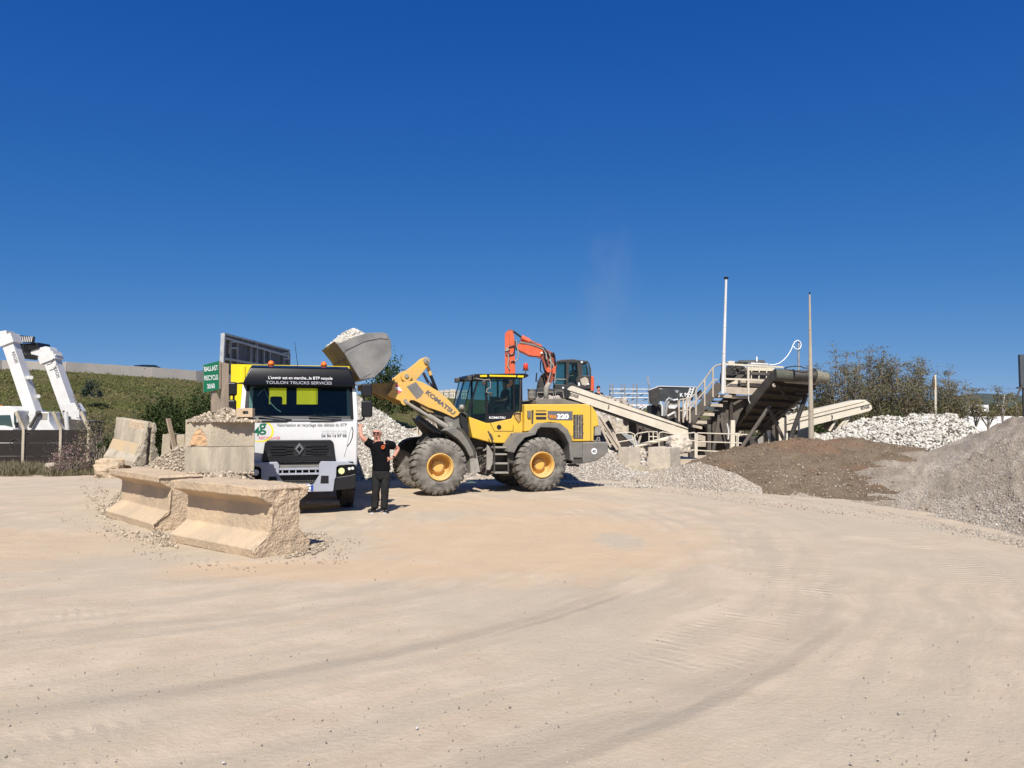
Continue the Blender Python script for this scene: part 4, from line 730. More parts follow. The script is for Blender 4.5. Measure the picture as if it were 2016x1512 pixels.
q.add([(p[0], .0985, p[1]) for r_ in ring for p in r_], [(2 * k, 2 * k + 2, 2 * k + 3, 2 * k + 1) for k in range(24)]); q.build('logo_ring', M['print_yellow'], tk)
# mirrors
for sgn in (-1, 1):
    xm = CX + sgn * (HWD + .17); zz = lambda y: FT.px(*z4(1130, y), .35)[1]
    a_ = MB().tube([(CX + sgn * (HWD - .05), .42, zz(268)), (xm - sgn * .03, .36, zz(275)), (xm - sgn * .03, .36, zz(595)), (CX + sgn * (HWD - .02), .30, zz(612))], .022, 8).build('mirror_arm', M['black'], tk)
    m1 = MB().box((xm + sgn * .02, .30, (zz(262) + zz(385)) / 2), (.235, .13, zz(262) - zz(385))).build('mirror', M['black'], tk, bevel=.045, seg=4)
    m2 = MB().box((xm + sgn * .03, .30, (zz(418) + zz(572)) / 2), (.235, .13, zz(418) - zz(572))).build('mirror', M['black'], tk, bevel=.045, seg=4)
    for mm_, za, zb2 in ((m1, zz(262), zz(385)), (m2, zz(418), zz(572))): MB().box((xm + sgn * .025, .368, (za + zb2) / 2), (.19, .008, (za - zb2) * .85)).build('mirror_glass', M['mirror'], mm_)
    tpart(MB().b2(CX + sgn * (HWD - .03), CX + sgn * (HWD + .012), .85, 1.0, z_belt - .28, z_belt - .24), 'door_handle', M['black'])
    tpart(MB().b2(CX + sgn * 1.0, CX + sgn * 1.17, .35, .75, .42, .98), 'step_box', M['black_matte'], bevel=.03)
# chassis, wheels, body
tpart(MB().b2(CX - .45, CX - .33, .4, 8.5, .72, .98).b2(CX + .33, CX + .45, .4, 8.5, .72, .98).b2(CX - .45, CX + .45, 1.2, 1.4, .45, .6), 'chassis', M['dark'])
def road_wheel(x, y, r=.51, w=.30, sgn=1, parent=tk, hub=True):
    t = MB().lathe((x, y, r), [(-w / 2, r * .60), (-w / 2, r * .86), (-w * .42, r * .96), (-w * .3, r), (w * .3, r), (w * .42, r * .96), (w / 2, r * .86), (w / 2, r * .6)], 36, 'x', False).build('tyre', M['tyre_dark'], parent, smooth=False)
    q = MB()
    for k in range(36):
        a = 2 * math.pi * k / 36
        for s2 in (-1, 1): q.box((x + s2 * w * .27, y + (r + .004) * math.cos(a + s2 * .04), r + (r + .004) * math.sin(a + s2 * .04)), (w * .34, .05, .022), Matrix.Rotation(a + math.pi / 2, 3, 'X'))
    kind(q.build('tread', M['tyre_dark'], t), 'stuff')
    q = MB().lathe((x + sgn * w * .30, y, r), [(-w * .3, r * .58), (w * .1, r * .6), (w * .12, r * .5), (-.03, r * .42), (-.03, r * .25), (.03, r * .2), (.05, r * .1)], 28, 'x'); q.build('rim', M['lightgrey'], t)
for y in (1.45, 3.35): 
    for sgn in (-1, 1): road_wheel(CX + sgn * 1.04, y, sgn=sgn)
for y in (6.1, 7.45):
    for sgn in (-1, 1): road_wheel(CX + sgn * 1.06, y, sgn=sgn); road_wheel(CX + sgn * .72, y, sgn=sgn)
for sgn in (-1, 1):
    q = MB(); arcp = [(1.45 + .62 * math.cos(t_), .52 + .62 * math.sin(t_)) for t_ in np.linspace(.1, math.pi - .1, 12)]; arc2 = [(1.45 + .58 * math.cos(t_), .52 + .58 * math.sin(t_)) for t_ in np.linspace(math.pi - .1, .1, 12)]
    prismx(q, arcp + arc2, CX + sgn * .86, CX + sgn * 1.18); tpart(q, 'mudguard', M['black_matte'])
xa, ztl = FT.px(455, 718.5, 2.95); xb, ztr = FT.px(688, 719.5, 2.95)
bt = tpart(MB().b2(xa, xb, 2.95, 3.01, 1.15, (ztl + ztr) / 2), 'headboard', M['body_yellow'])
for k in range(5): x = xa + (xb - xa) * (k + .5) / 5; MB().b2(x - .04, x + .04, 2.91, 2.95, 1.2, ztl - .02).build('headboard_rib', M['body_yellow'], bt)
for x in (xa, xb - .06): tpart(MB().b2(x, x + .06, 3.01, 8.6, 1.15, ztl - .15), 'body_side', M['body_yellow'])
tpart(MB().b2(xa, xb, 3.01, 8.6, 1.08, 1.15), 'body_floor', M['body_yellow']); tpart(MB().b2(xa, xb, 8.6, 8.66, 1.15, 2.6), 'tailgate', M['body_yellow'])
# ================================================================ people
def skin(name, nodes, edges, m, parent, root, sub=2, branch=.6):
    keys = list(nodes); me = bpy.data.meshes.new(name); me.from_pydata([nodes[k][0] for k in keys], [(keys.index(a), keys.index(b)) for a, b in edges], []); ob = bpy.data.objects.new(name, me); COL.objects.link(ob)
    sk = ob.modifiers.new('skin', 'SKIN'); sk.use_smooth_shade = True; sk.branch_smoothing = branch
    for i, k in enumerate(keys):
        r = nodes[k][1]; me.skin_vertices[0].data[i].radius = r if isinstance(r, tuple) else (r, r); me.skin_vertices[0].data[i].use_root = (k == root)
    ss = ob.modifiers.new('sub', 'SUBSURF'); ss.levels = sub; ss.render_levels = sub
    dg = bpy.context.evaluated_depsgraph_get(); dg.update(); nm = bpy.data.meshes.new_from_object(ob.evaluated_get(dg)); bpy.data.objects.remove(ob); nm.materials.clear(); nm.materials.append(m); nm.shade_smooth()
    ob = bpy.data.objects.new(name, nm); COL.objects.link(ob); ob.parent = parent; return ob
def V(*a): return Vector(a)
YM = 16.45; base = at(747, 1006, YM); base.z = 0
man = thing('person', 'bald man in sunglasses, black t-shirt and dark trousers, one hand on the truck', 'person', base)
m4 = lambda x, y, dy=0: at(480 + x / 4.7235, 700 + y / 4.7235, YM + dy) - base
h = m4(1238, 728, -.02)
J = {'pel': (m4(1278, 1065), (.120, .095)), 'bel': (m4(1273, 985), (.125, .085)), 'che': (m4(1262, 880), (.125, .085)), 'upc': (m4(1258, 828), (.10, .065)), 'nk': (m4(1243, 795), .058), 'hd0': (h + V(0, .01, -.045), (.076, .088)), 'hd1': (h + V(0, .0, .02), (.090, .108)), 'hd2': (h + V(0, .01, .085), (.070, .088)),
     'sl': (m4(1168, 815), .062), 'el': (m4(1098, 760, -.05), .052), 'wl': (m4(1082, 690, .02), .033), 'hl': (m4(1083, 668, .05), (.036, .02)),
     'sr': (m4(1350, 822), .064), 'er': (m4(1440, 865, .14), .052), 'wr': (m4(1392, 948, .0), .033), 'hr': (m4(1352, 966, -.06), (.034, .022)),
     'kl': (m4(1228, 1235, -.03), .068), 'al': (m4(1215, 1400, .02), .045), 'tl': (m4(1238, 1095), .080), 'kr': (m4(1312, 1235, -.03), .068), 'ar': (m4(1303, 1398, .02), .045), 'tr': (m4(1316, 1095), .080)}
for s_, hk, dirs in (('l', 'hl', [(-.35, .3, 1), (-.12, .35, 1.05), (.1, .35, 1.0), (.3, .3, .9), (.8, -.1, .35)]), ('r', 'hr', [(-1, -.25, .35), (-1.05, -.3, .08), (-1, -.25, -.18), (-.9, -.2, -.42), (-.35, -.3, .85)])):
    for i, d in enumerate(dirs):
        d = Vector(d).normalized(); b0 = J[hk][0]; side = (Vector(dirs[0]) - Vector(dirs[3])).normalized() * (.028 - .0187 * i) if i < 4 else Vector((0, 0, 0))
        J[f'f{s_}{i}a'] = (b0 + side + d * .045, .0105); J[f'f{s_}{i}b'] = (b0 + side + d * (.085 if i < 4 else .065) + V(0, .01, 0), .0085)
E = [('pel', 'bel'), ('bel', 'che'), ('che', 'upc'), ('upc', 'nk'), ('nk', 'hd0'), ('hd0', 'hd1'), ('hd1', 'hd2'), ('upc', 'sl'), ('sl', 'el'), ('el', 'wl'), ('wl', 'hl'), ('upc', 'sr'), ('sr', 'er'), ('er', 'wr'), ('wr', 'hr'), ('pel', 'tl'), ('tl', 'kl'), ('kl', 'al'), ('pel', 'tr'), ('tr', 'kr'), ('kr', 'ar')]
for s_ in 'lr':
    for i in range(5): E += [('h' + s_, f'f{s_}{i}a'), (f'f{s_}{i}a', f'f{s_}{i}b')]
skin('body', J, E, M['skin'], man, 'pel')
def ringloft(mb, rings, n=22):
    o = len(mb.v); vs = [(c.x + rx * math.cos(2 * math.pi * k / n), c.y + ry * math.sin(2 * math.pi * k / n), c.z) for c, rx, ry in rings for k in range(n)]; m = len(rings)
    return mb.add(vs, [(a * n + k, a * n + (k + 1) % n, (a + 1) * n + (k + 1) % n, (a + 1) * n + k) for a in range(m - 1) for k in range(n)] + [tuple(range(n - 1, -1, -1)), tuple(range((m - 1) * n, m * n))])
def cloth(mb, name, m):
    o = mb.build(name, m, man, smooth=True); tx = bpy.data.textures.new('folds', 'CLOUDS'); tx.noise_scale = .09; ss = o.modifiers.new('sub', 'SUBSURF'); ss.levels = ss.render_levels = 2; d_ = o.modifiers.new('folds', 'DISPLACE'); d_.texture = tx; d_.strength = .028; d_.mid_level = .5; return o
q = MB(); ringloft(q, [(m4(1279, 1072), .196, .135), (m4(1279, 1066), .200, .138), (m4(1277, 1000), .190, .130), (m4(1273, 940), .192, .130), (m4(1266, 880), .212, .135), (m4(1261, 842), .222, .125), (m4(1259, 818), .19, .105), (m4(1252, 800), .10, .078), (m4(1248, 794), .085, .07)])
sl, el_, sr, er_ = J['sl'][0], J['el'][0], J['sr'][0], J['er'][0]
q.tube([sl + V(.10, 0, -.045), sl + V(.02, 0, -.015), sl.lerp(el_, .28), sl.lerp(el_, .52)], [.088, .092, .086, .080], 14).tube([sr + V(-.10, 0, -.02), sr + V(-.01, 0, -.005), sr.lerp(er_, .32), sr.lerp(er_, .62)], [.088, .094, .088, .082], 14); cloth(q, 'shirt', M['cloth_black'])
q = MB(); ringloft(q, [(m4(1278, 1040), .168, .115), (m4(1278, 1070), .182, .125), (m4(1277, 1110), .190, .132), (m4(1276, 1140), .180, .125), (m4(1275, 1152), .15, .10)])
for hx, kx, ax in ((1234, 1230, 1217), (1320, 1312, 1306)): q.tube([m4(hx, 1085), m4(hx, 1130), m4((hx + kx) / 2, 1185, -.01), m4(kx, 1240, -.03), m4((kx + ax) / 2, 1320, .0), m4(ax, 1390, .02), m4(ax, 1432, .0)], [.098, .108, .098, .088, .084, .080, .086], 14)
cloth(q, 'trousers', M['cloth_grey'])
for (x, y), dx in (((1210, 1425), -.07), ((1312, 1425), .07)):
    p = m4(x, y); p.z = .055; s1 = skin('shoe', {'a': (p + V(0, .08, 0), .060), 'b': (p + V(dx * .4, -.03, -.003), (.062, .052)), 'c': (p + V(dx, -.19, -.014), (.058, .040))}, [('a', 'b'), ('b', 'c')], M['black'], man, 'b', 1)
    MB().box((p + V(dx * .5, -.05, -.049)), (.088, .25, .012), -dx * 1.2).build('sole', M['print_white'], s1, bevel=.01)
# face
f0 = h + V(0, -.088, .012)
MB().box(f0 + V(-.034, -.004, .01), (.056, .014, .038)).box(f0 + V(.034, -.004, .01), (.056, .014, .038)).box(f0 + V(0, -.006, .02), (.02, .01, .008)).box(f0 + V(-.074, .05, .016), (.006, .1, .008)).box(f0 + V(.074, .05, .016), (.006, .1, .008)).build('sunglasses', M['glossblack'], man, bevel=.006)
MB().ball(f0 + V(0, -.012, -.018), (.013, .016, .022), 8, 6).build('nose', M['skin'], man, smooth=True)
MB().ball(f0 + V(0, -.0, -.05), (.022, .006, .005), 8, 4).build('mouth', mat('lips', (.35, .12, .09), None, 1, .5), man, smooth=True)
MB().ball(f0 + V(0, .004, -.078), (.028, .016, .018), 8, 6).build('beard', mat('stubble', (.16, .12, .10), None, 1, .9), man, smooth=True)
for sx in (-1, 1): MB().ball(h + V(sx * .083, .012, .005), (.011, .02, .032), 8, 6).build('ear', M['skin'], man, smooth=True)
p = m4(1296, 852, -.165); q = MB(); q.tube([p + V(.036 * math.cos(t), 0, .036 * math.sin(t)) for t in np.linspace(0, 5.4, 16)], .007, 6).bar(p + V(-.02, 0, .01), p + V(.025, 0, -.012), .012).bar(p + V(-.015, 0, -.02), p + V(.02, 0, .018), .012); q.build('emblem', mat('orange_print', (.70, .13, .02), None, 1, .6), man)
wv = J['wr'][0]; dv = (J['wr'][0] - J['er'][0]).normalized(); MB().cyl(wv - dv * .02, wv + dv * .015, .038, .036, 12).build('watch', M['black'], man)
def seated(name, label, c, yaw, s=1.0, shirt='cloth_black', cat='person', arms=((.25, -.25), (-.25, -.25)), hair='black_matte', legs=True):
    """sitting figure: c is the seat point, facing -y before the turn"""
    r = thing(name, label, cat, c, yaw); q = {'pel': (V(0, 0, .1) * s, (.15 * s, .13 * s)), 'bel': (V(0, .02, .27) * s, (.14 * s, .11 * s)), 'che': (V(0, .0, .45) * s, (.16 * s, .11 * s)), 'upc': (V(0, -.01, .56) * s, (.11 * s, .08 * s)), 'nk': (V(0, -.02, .64) * s, .055 * s), 'h0': (V(0, -.04, .70) * s, .068 * s), 'h1': (V(0, -.03, .78) * s, (.078 * s, .092 * s)), 'h2': (V(0, -.02, .85) * s, .06 * s)}
    e = [('pel', 'bel'), ('bel', 'che'), ('che', 'upc'), ('upc', 'nk'), ('nk', 'h0'), ('h0', 'h1'), ('h1', 'h2')]
    for i, sg_ in enumerate((1, -1)):
        q[f's{i}'] = (V(sg_ * .19, 0, .53) * s, .055 * s); q[f'e{i}'] = (V(sg_ * .25, -.08, .30) * s, .042 * s); q[f'w{i}'] = (V(sg_ * .17, -.32, .27) * s, .028 * s); q[f'd{i}'] = (V(sg_ * .15, -.40, .27) * s, (.035 * s, .02 * s)); e += [('upc', f's{i}'), (f's{i}', f'e{i}'), (f'e{i}', f'w{i}'), (f'w{i}', f'd{i}')]
        for k in range(4): q[f'g{i}{k}'] = (V(sg_ * .15 + (k - 1.5) * .018, -.46, .255) * s, .009 * s); e.append((f'd{i}', f'g{i}{k}'))
        q[f't{i}'] = (V(sg_ * .12, .38, .26) * s * 0 + V(sg_ * .10, -.40, .10) * s, .07 * s); q[f'k{i}'] = (V(sg_ * .11, -.44, .08) * s, .06 * s); q[f'a{i}'] = (V(sg_ * .11, -.46, -.34) * s, .045 * s); q[f'o{i}'] = (V(sg_ * .11, -.60, -.40) * s, .04 * s)
        e += [('pel', f't{i}'), (f't{i}', f'k{i}'), (f'k{i}', f'a{i}'), (f'a{i}', f'o{i}')]
    skin('body', q, e, M['skin'], r, 'pel', 1)
    g2 = {k: (q[k][0], (lambda z: (z[0] + .015, z[1] + .015))(q[k][1] if isinstance(q[k][1], tuple) else (q[k][1],) * 2)) for k in ('pel', 'bel', 'che', 'upc', 's0', 's1')}; g2['e0'] = (q['s0'][0].lerp(q['e0'][0], .7), .062 * s); g2['e1'] = (q['s1'][0].lerp(q['e1'][0], .7), .062 * s)
    skin('shirt', g2, [('pel', 'bel'), ('bel', 'che'), ('che', 'upc'), ('upc', 's0'), ('upc', 's1'), ('s0', 'e0'), ('s1', 'e1')], M[shirt], r, 'pel', 1)
    g3 = {k: (q[k][0], (lambda z: (z[0] + .014, z[1] + .014))(q[k][1] if isinstance(q[k][1], tuple) else (q[k][1],) * 2)) for k in ('pel', 't0', 'k0', 'a0', 't1', 'k1', 'a1')}
    skin('trousers', g3, [('pel', 't0'), ('t0', 'k0'), ('k0', 'a0'), ('pel', 't1'), ('t1', 'k1'), ('k1', 'a1')], M['cloth_grey'], r, 'pel', 1)
    MB().ball(V(0, -.005, .815) * s, (.088 * s, .10 * s, .08 * s), 12, 8).build('hair', M[hair], r, smooth=True)
    return r
# ================================================================ wheel loader
o_ = at(1068, 900, 21.1); FL = Frame((o_.x, o_.y, 0), R(20.4))
ld = fthing('wheel_loader', 'yellow wheel loader with raised bucket of white stone, tipping towards the truck', 'loader', FL)
z6 = lambda x, y: (880 + x / 5.215, 700 + y / 5.215)
z5 = lambda x, y: (700 + x / 4.877, 690 + y / 4.877)
z3 = lambda x, y: (380 + x / 4.8, 640 + y / 4.8)
def l6(pts, y): return [FL.px(*z6(a, b), y) for a, b in pts]
def l5(pts, y): return [FL.px(*z5(a, b), y) for a, b in pts]
def lp(name, m, pts, y0, y1, zz=l6, parent=None, bevel=0, yref=None, **k): return MB().prism(zz(pts, y0 if yref is None else yref), y0, y1).build(name, m, parent or ld, bevel=bevel, **k)
def big_wheel(x, y0, sgn, r=.745, w=.52):
    """sgn -1: outer face towards us at y0; +1: outer face at y0 + w"""
    Y = lambda t: y0 + t if sgn < 0 else y0 + w - t
    t = MB().lathe((x, 0, r), [(Y(.04), .35), (Y(.0), .42), (Y(-.005), .5), (Y(.0), .58), (Y(.03), .665), (Y(.09), .705), (Y(.43), .705), (Y(.49), .665), (Y(.52), .58), (Y(.52), .44), (Y(.48), .35)], 56, 'y', False).build('tyre', M['tyre'], ld, smooth=True)
    n = 25; q = MB()
    for k in range(n):
        for s2 in (0, 1):
            a = 2 * math.pi * (k + .5 * s2) / n
            def pt(rad, yy, da): return (x + rad * math.cos(a + da), Y(yy), r + rad * math.sin(a + da))
            ya, yb, yc = (-.004, .08, .25) if s2 == 0 else (w + .004, w - .08, w - .25); s_ = .06 if s2 == 0 else -.06
            vs = [pt(.63, ya, -.055), pt(.63, ya, .055), pt(.69, ya + (.02 if s2 == 0 else -.02), -.07), pt(.69, ya + (.02 if s2 == 0 else -.02), .07), pt(.745, yb, -.085), pt(.745, yb, .085), pt(.745, yc, -.085 + s_), pt(.745, yc, .085 + s_), pt(.69, yc, -.085 + s_), pt(.69, yc, .085 + s_), pt(.60, yb, -.05), pt(.60, yb, .05)]
            q.add(vs, [(0, 1, 3, 2), (2, 3, 5, 4), (4, 5, 7, 6), (6, 7, 9, 8), (0, 2, 10), (1, 11, 3), (2, 4, 10), (3, 11, 5), (4, 6, 8, 10), (5, 11, 9, 7), (0, 10, 11, 1), (8, 9, 11, 10)])
    kind(q.build('tread_lugs', M['tyre'], t), 'stuff')
    rm = MB().lathe((x, 0, r), [(Y(.06), .36), (Y(-.012), .355), (Y(-.016), .335), (Y(.02), .318), (Y(.05), .30), (Y(.26), .29), (Y(.33), .26), (Y(.33), .001)], 40, 'y', False).build('rim', M['yellow_dusty'], t, smooth=False)
    MB().lathe((x, 0, r), [(Y(.34), .17), (Y(.24), .165), (Y(.22), .13), (Y(.215), .05)], 24).build('hub', M['yellow_dusty'], rm)
    q = MB()
    for k in range(12): a = 2 * math.pi * k / 12; q.cyl((x + .145 * math.cos(a), Y(.25), r + .145 * math.sin(a)), (x + .145 * math.cos(a), Y(.205), r + .145 * math.sin(a)), .016, n=6)
    kind(q.build('wheel_nuts', M['cylgrey'], rm), 'stuff')
xr0 = FL.px(1068, 900, 0)[0]; xf0 = FL.px(867, 900, 0)[0]
for x in (xr0, xf0): big_wheel(x, 0, -1); big_wheel(x, 2.08, 1)
# axles and frames
W0, W1 = .42, 2.18
ax = MB().cyl((xr0, .3, .74), (xr0, 2.3, .74), .16).cyl((xf0, .3, .74), (xf0, 2.3, .74), .16).build('axle', M['dark'], ld)
lp('rear_frame', M['dark'], [(640, 1200), (640, 900), (920, 780), (1290, 880), (1280, 1050), (1000, 1060), (720, 1235), (600, 1235)], .75, 1.85, bevel=.02)
lp('engine_guard', M['dark'], [(560, 1230), (720, 1235), (900, 1140), (900, 900), (620, 900)], .62, 1.98)
# bonnet
hood = [(797, 500), (1438, 497), (1495, 522), (1546, 600), (1560, 720), (1512, 735), (1508, 882), (1290, 884), (1275, 835), (1230, 765), (1160, 702), (1060, 688), (960, 702), (915, 765), (797, 785)]
hd = lp('bonnet', M['yellow'], hood, W0, W1, bevel=.035, seg=3)
lp('bonnet_seam', M['black'], [(1474, 505), (1479, 505), (1480, 880), (1475, 880)], W0 - .004, W0 + .02, parent=hd)
lp('bonnet_deck', M['grey_plastic'], [(920, 462), (990, 442), (1180, 445), (1370, 490), (1370, 498), (918, 498)], .6, 2.0, parent=hd, yref=.6, bevel=.02)
gl = lp('side_grille', M['dark'], [(1297, 607), (1398, 607), (1398, 855), (1297, 855)], W0 - .008, W0 + .02, parent=hd)
for k in range(3): x = 1322 + k * 26; lp('grille_rod', M['cylgrey'], [(x, 612), (x + 6, 612), (x + 6, 850), (x, 850)], W0 - .02, W0 - .008, parent=gl)
q = MB(); g_ = np.random.default_rng(5)
for k in range(34): a = FL.p3(*z6(g_.uniform(1300, 1395), g_.uniform(612, 850)), W0 - .012); q.bar(a, a + Vector((g_.uniform(-.06, .06), 0, g_.uniform(-.05, .05))), .012)
kind(q.build('grille_clutter', M['yellow_dirty'], gl), 'stuff')
for y0, y1 in ((563, 572), (590, 612), (628, 657)): lp('black_stripe', M['print_dark'], [(910, y0), (1020, y0), (1020, y1), (918 if y0 > 620 else 910, y1)], W0 - .006, W0 + .01, parent=hd)
dp = lp('name_panel', M['print_grey'], [(1035, 568), (1290, 572), (1290, 665), (1050, 661), (1035, 640)], W0 - .006, W0 + .01, parent=hd)
def fit6(tx, a, b, u1, y, m, size, zz=z6, parent=None, **k):
    return fit(tx, *zz(a, b), zz(u1, 0)[0], FL, y, m, parent or ld, size, **k)
M['print_orange'] = mat('orange_letters', (.75, .26, .01), None, 1, .5)
t = fit6('WA', 1048, 645, 1128, W0 - .012, M['print_orange'], .145, parent=dp, bold=.006); t = fit6('320', 1128, 648, 1250, W0 - .012, M['print_white'], .185, parent=dp, bold=.010)
lp('door_catch', M['grey_plastic'], [(830, 565), (862, 565), (862, 640), (830, 640)], W0 - .05, W0 + .02, parent=hd, bevel=.008); lp('hinge', M['dark'], [(868, 560), (890, 560), (885, 700), (868, 700)], W0 - .01, W0 + .03, parent=hd)
lp('tail_lamp', M['cylgrey'], [(1520, 722), (1583, 715), (1583, 815), (1520, 822)], W0 + .02, W0 + .2, bevel=.01)
q = MB(); q.tube([FL.p3(*z6(a, b), W0 + .05) for a, b in ((1530, 885), (1545, 845), (1565, 840), (1570, 885))], .012, 6); q.build('tail_rail', M['cylgrey'], ld)
# counterweight
cw = lp('counterweight', M['grey_plastic'], [(1398, 890), (1640, 888), (1656, 905), (1660, 985), (1625, 1020), (1545, 1078), (1400, 1112), (1392, 1050)], .34, 2.26, bevel=.05, seg=3)
lp('tank_box', M['grey_plastic'], [(1285, 892), (1392, 892), (1392, 1050), (1290, 1050)], .36, .9, bevel=.015); lp('tank_box', M['dark'], [(1300, 1050), (1392, 1055), (1392, 1112), (1270, 1112)], .4, .9, bevel=.01)
lp('tow_hook', M['dark'], [(1275, 1120), (1355, 1118), (1360, 1145), (1345, 1128), (1285, 1140)], .9, 1.2)
c = FL.px(*z6(1511, 982), .335); dk = MB().lathe((c[0], .33, c[1]), [(0, .088), (.008, .088)], 28).build('speed_disc', M['print_white'], cw); t = text('lettering', '40', .12, M['print_dark'], dk, (c[0] - .065, .328, c[1] - .042), (R(90), 0, 0), .003, .001)
# fenders
fo = [(622, 985), (640, 920), (722, 800), (885, 788), (955, 705), (990, 690), (1160, 693), (1240, 757), (1282, 850), (1302, 1085), (1268, 1072), (1252, 900), (1205, 805), (1135, 742), (965, 735), (932, 760), (910, 812), (800, 842), (725, 930), (692, 998)]
lp('fender', M['grey_plastic'], fo, .04, .56, bevel=.012); lp('fender', M['grey_plastic'], fo, 2.04, 2.56)
lp('fender_well', M['dark'], [(1252, 900), (1205, 805), (1135, 742), (965, 735), (932, 760), (920, 900), (960, 860), (1150, 860), (1240, 960)], .56, .60)
ff = [(870, 768), (900, 748), (975, 733), (1025, 750), (1095, 845), (1150, 945), (1160, 1000), (1098, 1020), (1050, 925), (985, 850), (915, 800)]
lp('fender', M['grey_plastic'], ff, .04, .56, l5, bevel=.012); lp('fender_edge', M['dark'], [(975, 733), (1025, 750), (1095, 845), (1150, 945), (1160, 1000), (1140, 1008), (1130, 955), (1080, 860), (1015, 768), (970, 745)], .02, .042, l5)
lp('mud_flap', M['cylgrey'], [(1098, 1025), (1160, 975), (1196, 1165), (1105, 1182)], .1, .5, l5)
lp('fender', M['black_matte'], [(430, 935), (450, 895), (490, 862), (560, 836), (690, 828), (700, 850), (620, 890), (570, 940), (548, 1000), (480, 960)], 2.05, 2.58, l5, bevel=.012)
# cab
CY0, CY1 = .62, 2.02
lowc = [(225, 627), (400, 692), (460, 688), (662, 645), (690, 582), (797, 578), (797, 792), (690, 797), (620, 902), (455, 895), (262, 842), (232, 700)]
lc = lp('cab_base', M['yellow'], lowc, CY0, CY1, bevel=.02)
lp('door_seam', M['black'], [(440, 690), (446, 690), (490, 774), (676, 774), (678, 712), (682, 712), (682, 779), (487, 779)], CY0 - .004, CY0 + .01, parent=lc)
c = FL.px(*z6(534, 735), CY0); MB().lathe((c[0], CY0 - .01, c[1]), [(0, .065), (.02, .07)], 18).build('door_lock', M['black'], lc)
lp('slot', M['black'], [(520, 820), (548, 820), (548, 832), (520, 832)], CY0 - .005, CY0 + .01, parent=lc)
for yy in (CY0, CY1 - .05):
    near = yy == CY0; f = lambda nm, pts, m=M['black']: lp(nm, m, pts, yy, yy + .05, yref=CY0)
    f('pillar', [(397, 238), (415, 238), (420, 688), (397, 688)]); f('pillar', [(748, 232), (772, 232), (778, 576), (748, 578)]); f('pillar', [(318, 232), (332, 232), (222, 625), (206, 592)]); f('door_panel', [(420, 600), (440, 600), (665, 574), (690, 578), (662, 643), (455, 688), (420, 690)])
    f('window_bar', [(680, 235), (695, 235), (697, 578), (682, 580)]); f('roof_rail', [(318, 226), (775, 224), (775, 240), (318, 242)])
    for k, pts in enumerate(([(332, 242), (397, 242), (397, 688), (225, 622)], [(415, 242), (680, 240), (682, 578), (440, 600), (420, 600)], [(695, 240), (748, 240), (748, 578), (697, 578)])): lp('window', M['glass'], pts, yy + .02, yy + .026, yref=CY0)
w0_, w1_ = FL.px(*z6(262, 245), CY0), FL.px(*z6(185, 560), CY0); w2_ = FL.px(*z6(218, 622), CY0)
q = MB(); q.add([(w0_[0], CY0 + .12, w0_[1]), (w0_[0], CY1 - .12, w0_[1]), (w1_[0], CY1 - .12, w1_[1]), (w1_[0], CY0 + .12, w1_[1])], [(0, 1, 2, 3)]); q.build('windscreen', M['glass'], ld)
q = MB(); q.add([(w0_[0], CY0 + .12, w0_[1]), (w1_[0], CY0 + .12, w1_[1]), FL.p3(*z6(206, 592), CY0), FL.p3(*z6(318, 236), CY0)], [(0, 1, 2, 3)]); q.build('quarter_window', M['glass'], ld)
for yy in (CY0 + .12, CY1 - .12): MB().bar((w0_[0], yy, w0_[1]), (w1_[0], yy, w1_[1]), .025).build('screen_edge', M['black'], ld)
xe, ze = FL.px(*z6(772, 232), CY0); xe2, ze2 = FL.px(*z6(776, 578), CY0); MB().b2(xe - .02, xe - .014, CY0 + .05, CY1 - .05, ze2 + .05, ze).build('rear_window', M['glass'], ld)
rf = lp('cab_roof', M['black'], [(285, 190), (800, 184), (833, 200), (830, 215), (790, 232), (300, 232), (255, 226), (262, 205)], CY0 - .06, CY1 + .06, bevel=.02, yref=CY0)
lp('roof_stripe', M['body_yellow'], [(330, 202), (400, 198), (402, 220), (332, 220)], CY0 - .075, CY0 - .05, parent=rf, yref=CY0); lp('roof_stripe', M['body_yellow'], [(425, 199), (700, 204), (700, 221), (430, 216)], CY0 - .075, CY0 - .05, parent=rf, yref=CY0); lp('roof_stripe', M['body_yellow'], [(716, 205), (776, 206), (776, 226), (716, 224)], CY0 - .075, CY0 - .05, parent=rf, yref=CY0)
for k, (a, b) in enumerate(((230, 232), (285, 222))):
    for yy in (CY0 + .02, CY1 - .2): c = FL.px(*z6(a, b), CY0); MB().box((c[0], yy, c[1]), (.13, .16, .14)).build('work_lamp', M['dark'], rf, bevel=.03)
q = MB(); q.tube([FL.p3(*z6(a, b), CY0 - .12) for a, b in ((300, 235), (385, 250), (390, 262))], .012, 6).build('mirror_arm', M['cylgrey'], rf)
q = MB(); q.tube([FL.p3(*z6(a, b), CY0 - .2) for a, b in ((375, 250), (435, 245), (448, 280), (445, 330), (410, 345), (405, 375), (440, 385))], .014, 6).build('mirror_arm', M['cylgrey'], rf)
lp('mirror', M['dark'], [(432, 375), (470, 380), (468, 418), (434, 416)], CY0 - .24, CY0 - .18, parent=rf, bevel=.02); lp('mirror', M['dark'], [(362, 255), (398, 255), (400, 300), (366, 305)], CY0 - .24, CY0 - .18, parent=rf, bevel=.02)
c = FL.px(*z6(147, 532), CY0 - .05); MB().lathe((c[0], CY0 - .05, c[1]), [(-.05, .05), (.0, .075), (.04, .075)], 16, 'x').build('head_lamp', M['cylgrey'], ld); c2 = FL.px(*z6(147, 532), 1.9); MB().lathe((c[0], 1.95, c[1]), [(-.05, .05), (.0, .075), (.04, .075)], 16, 'x').build('head_lamp', M['cylgrey'], ld)
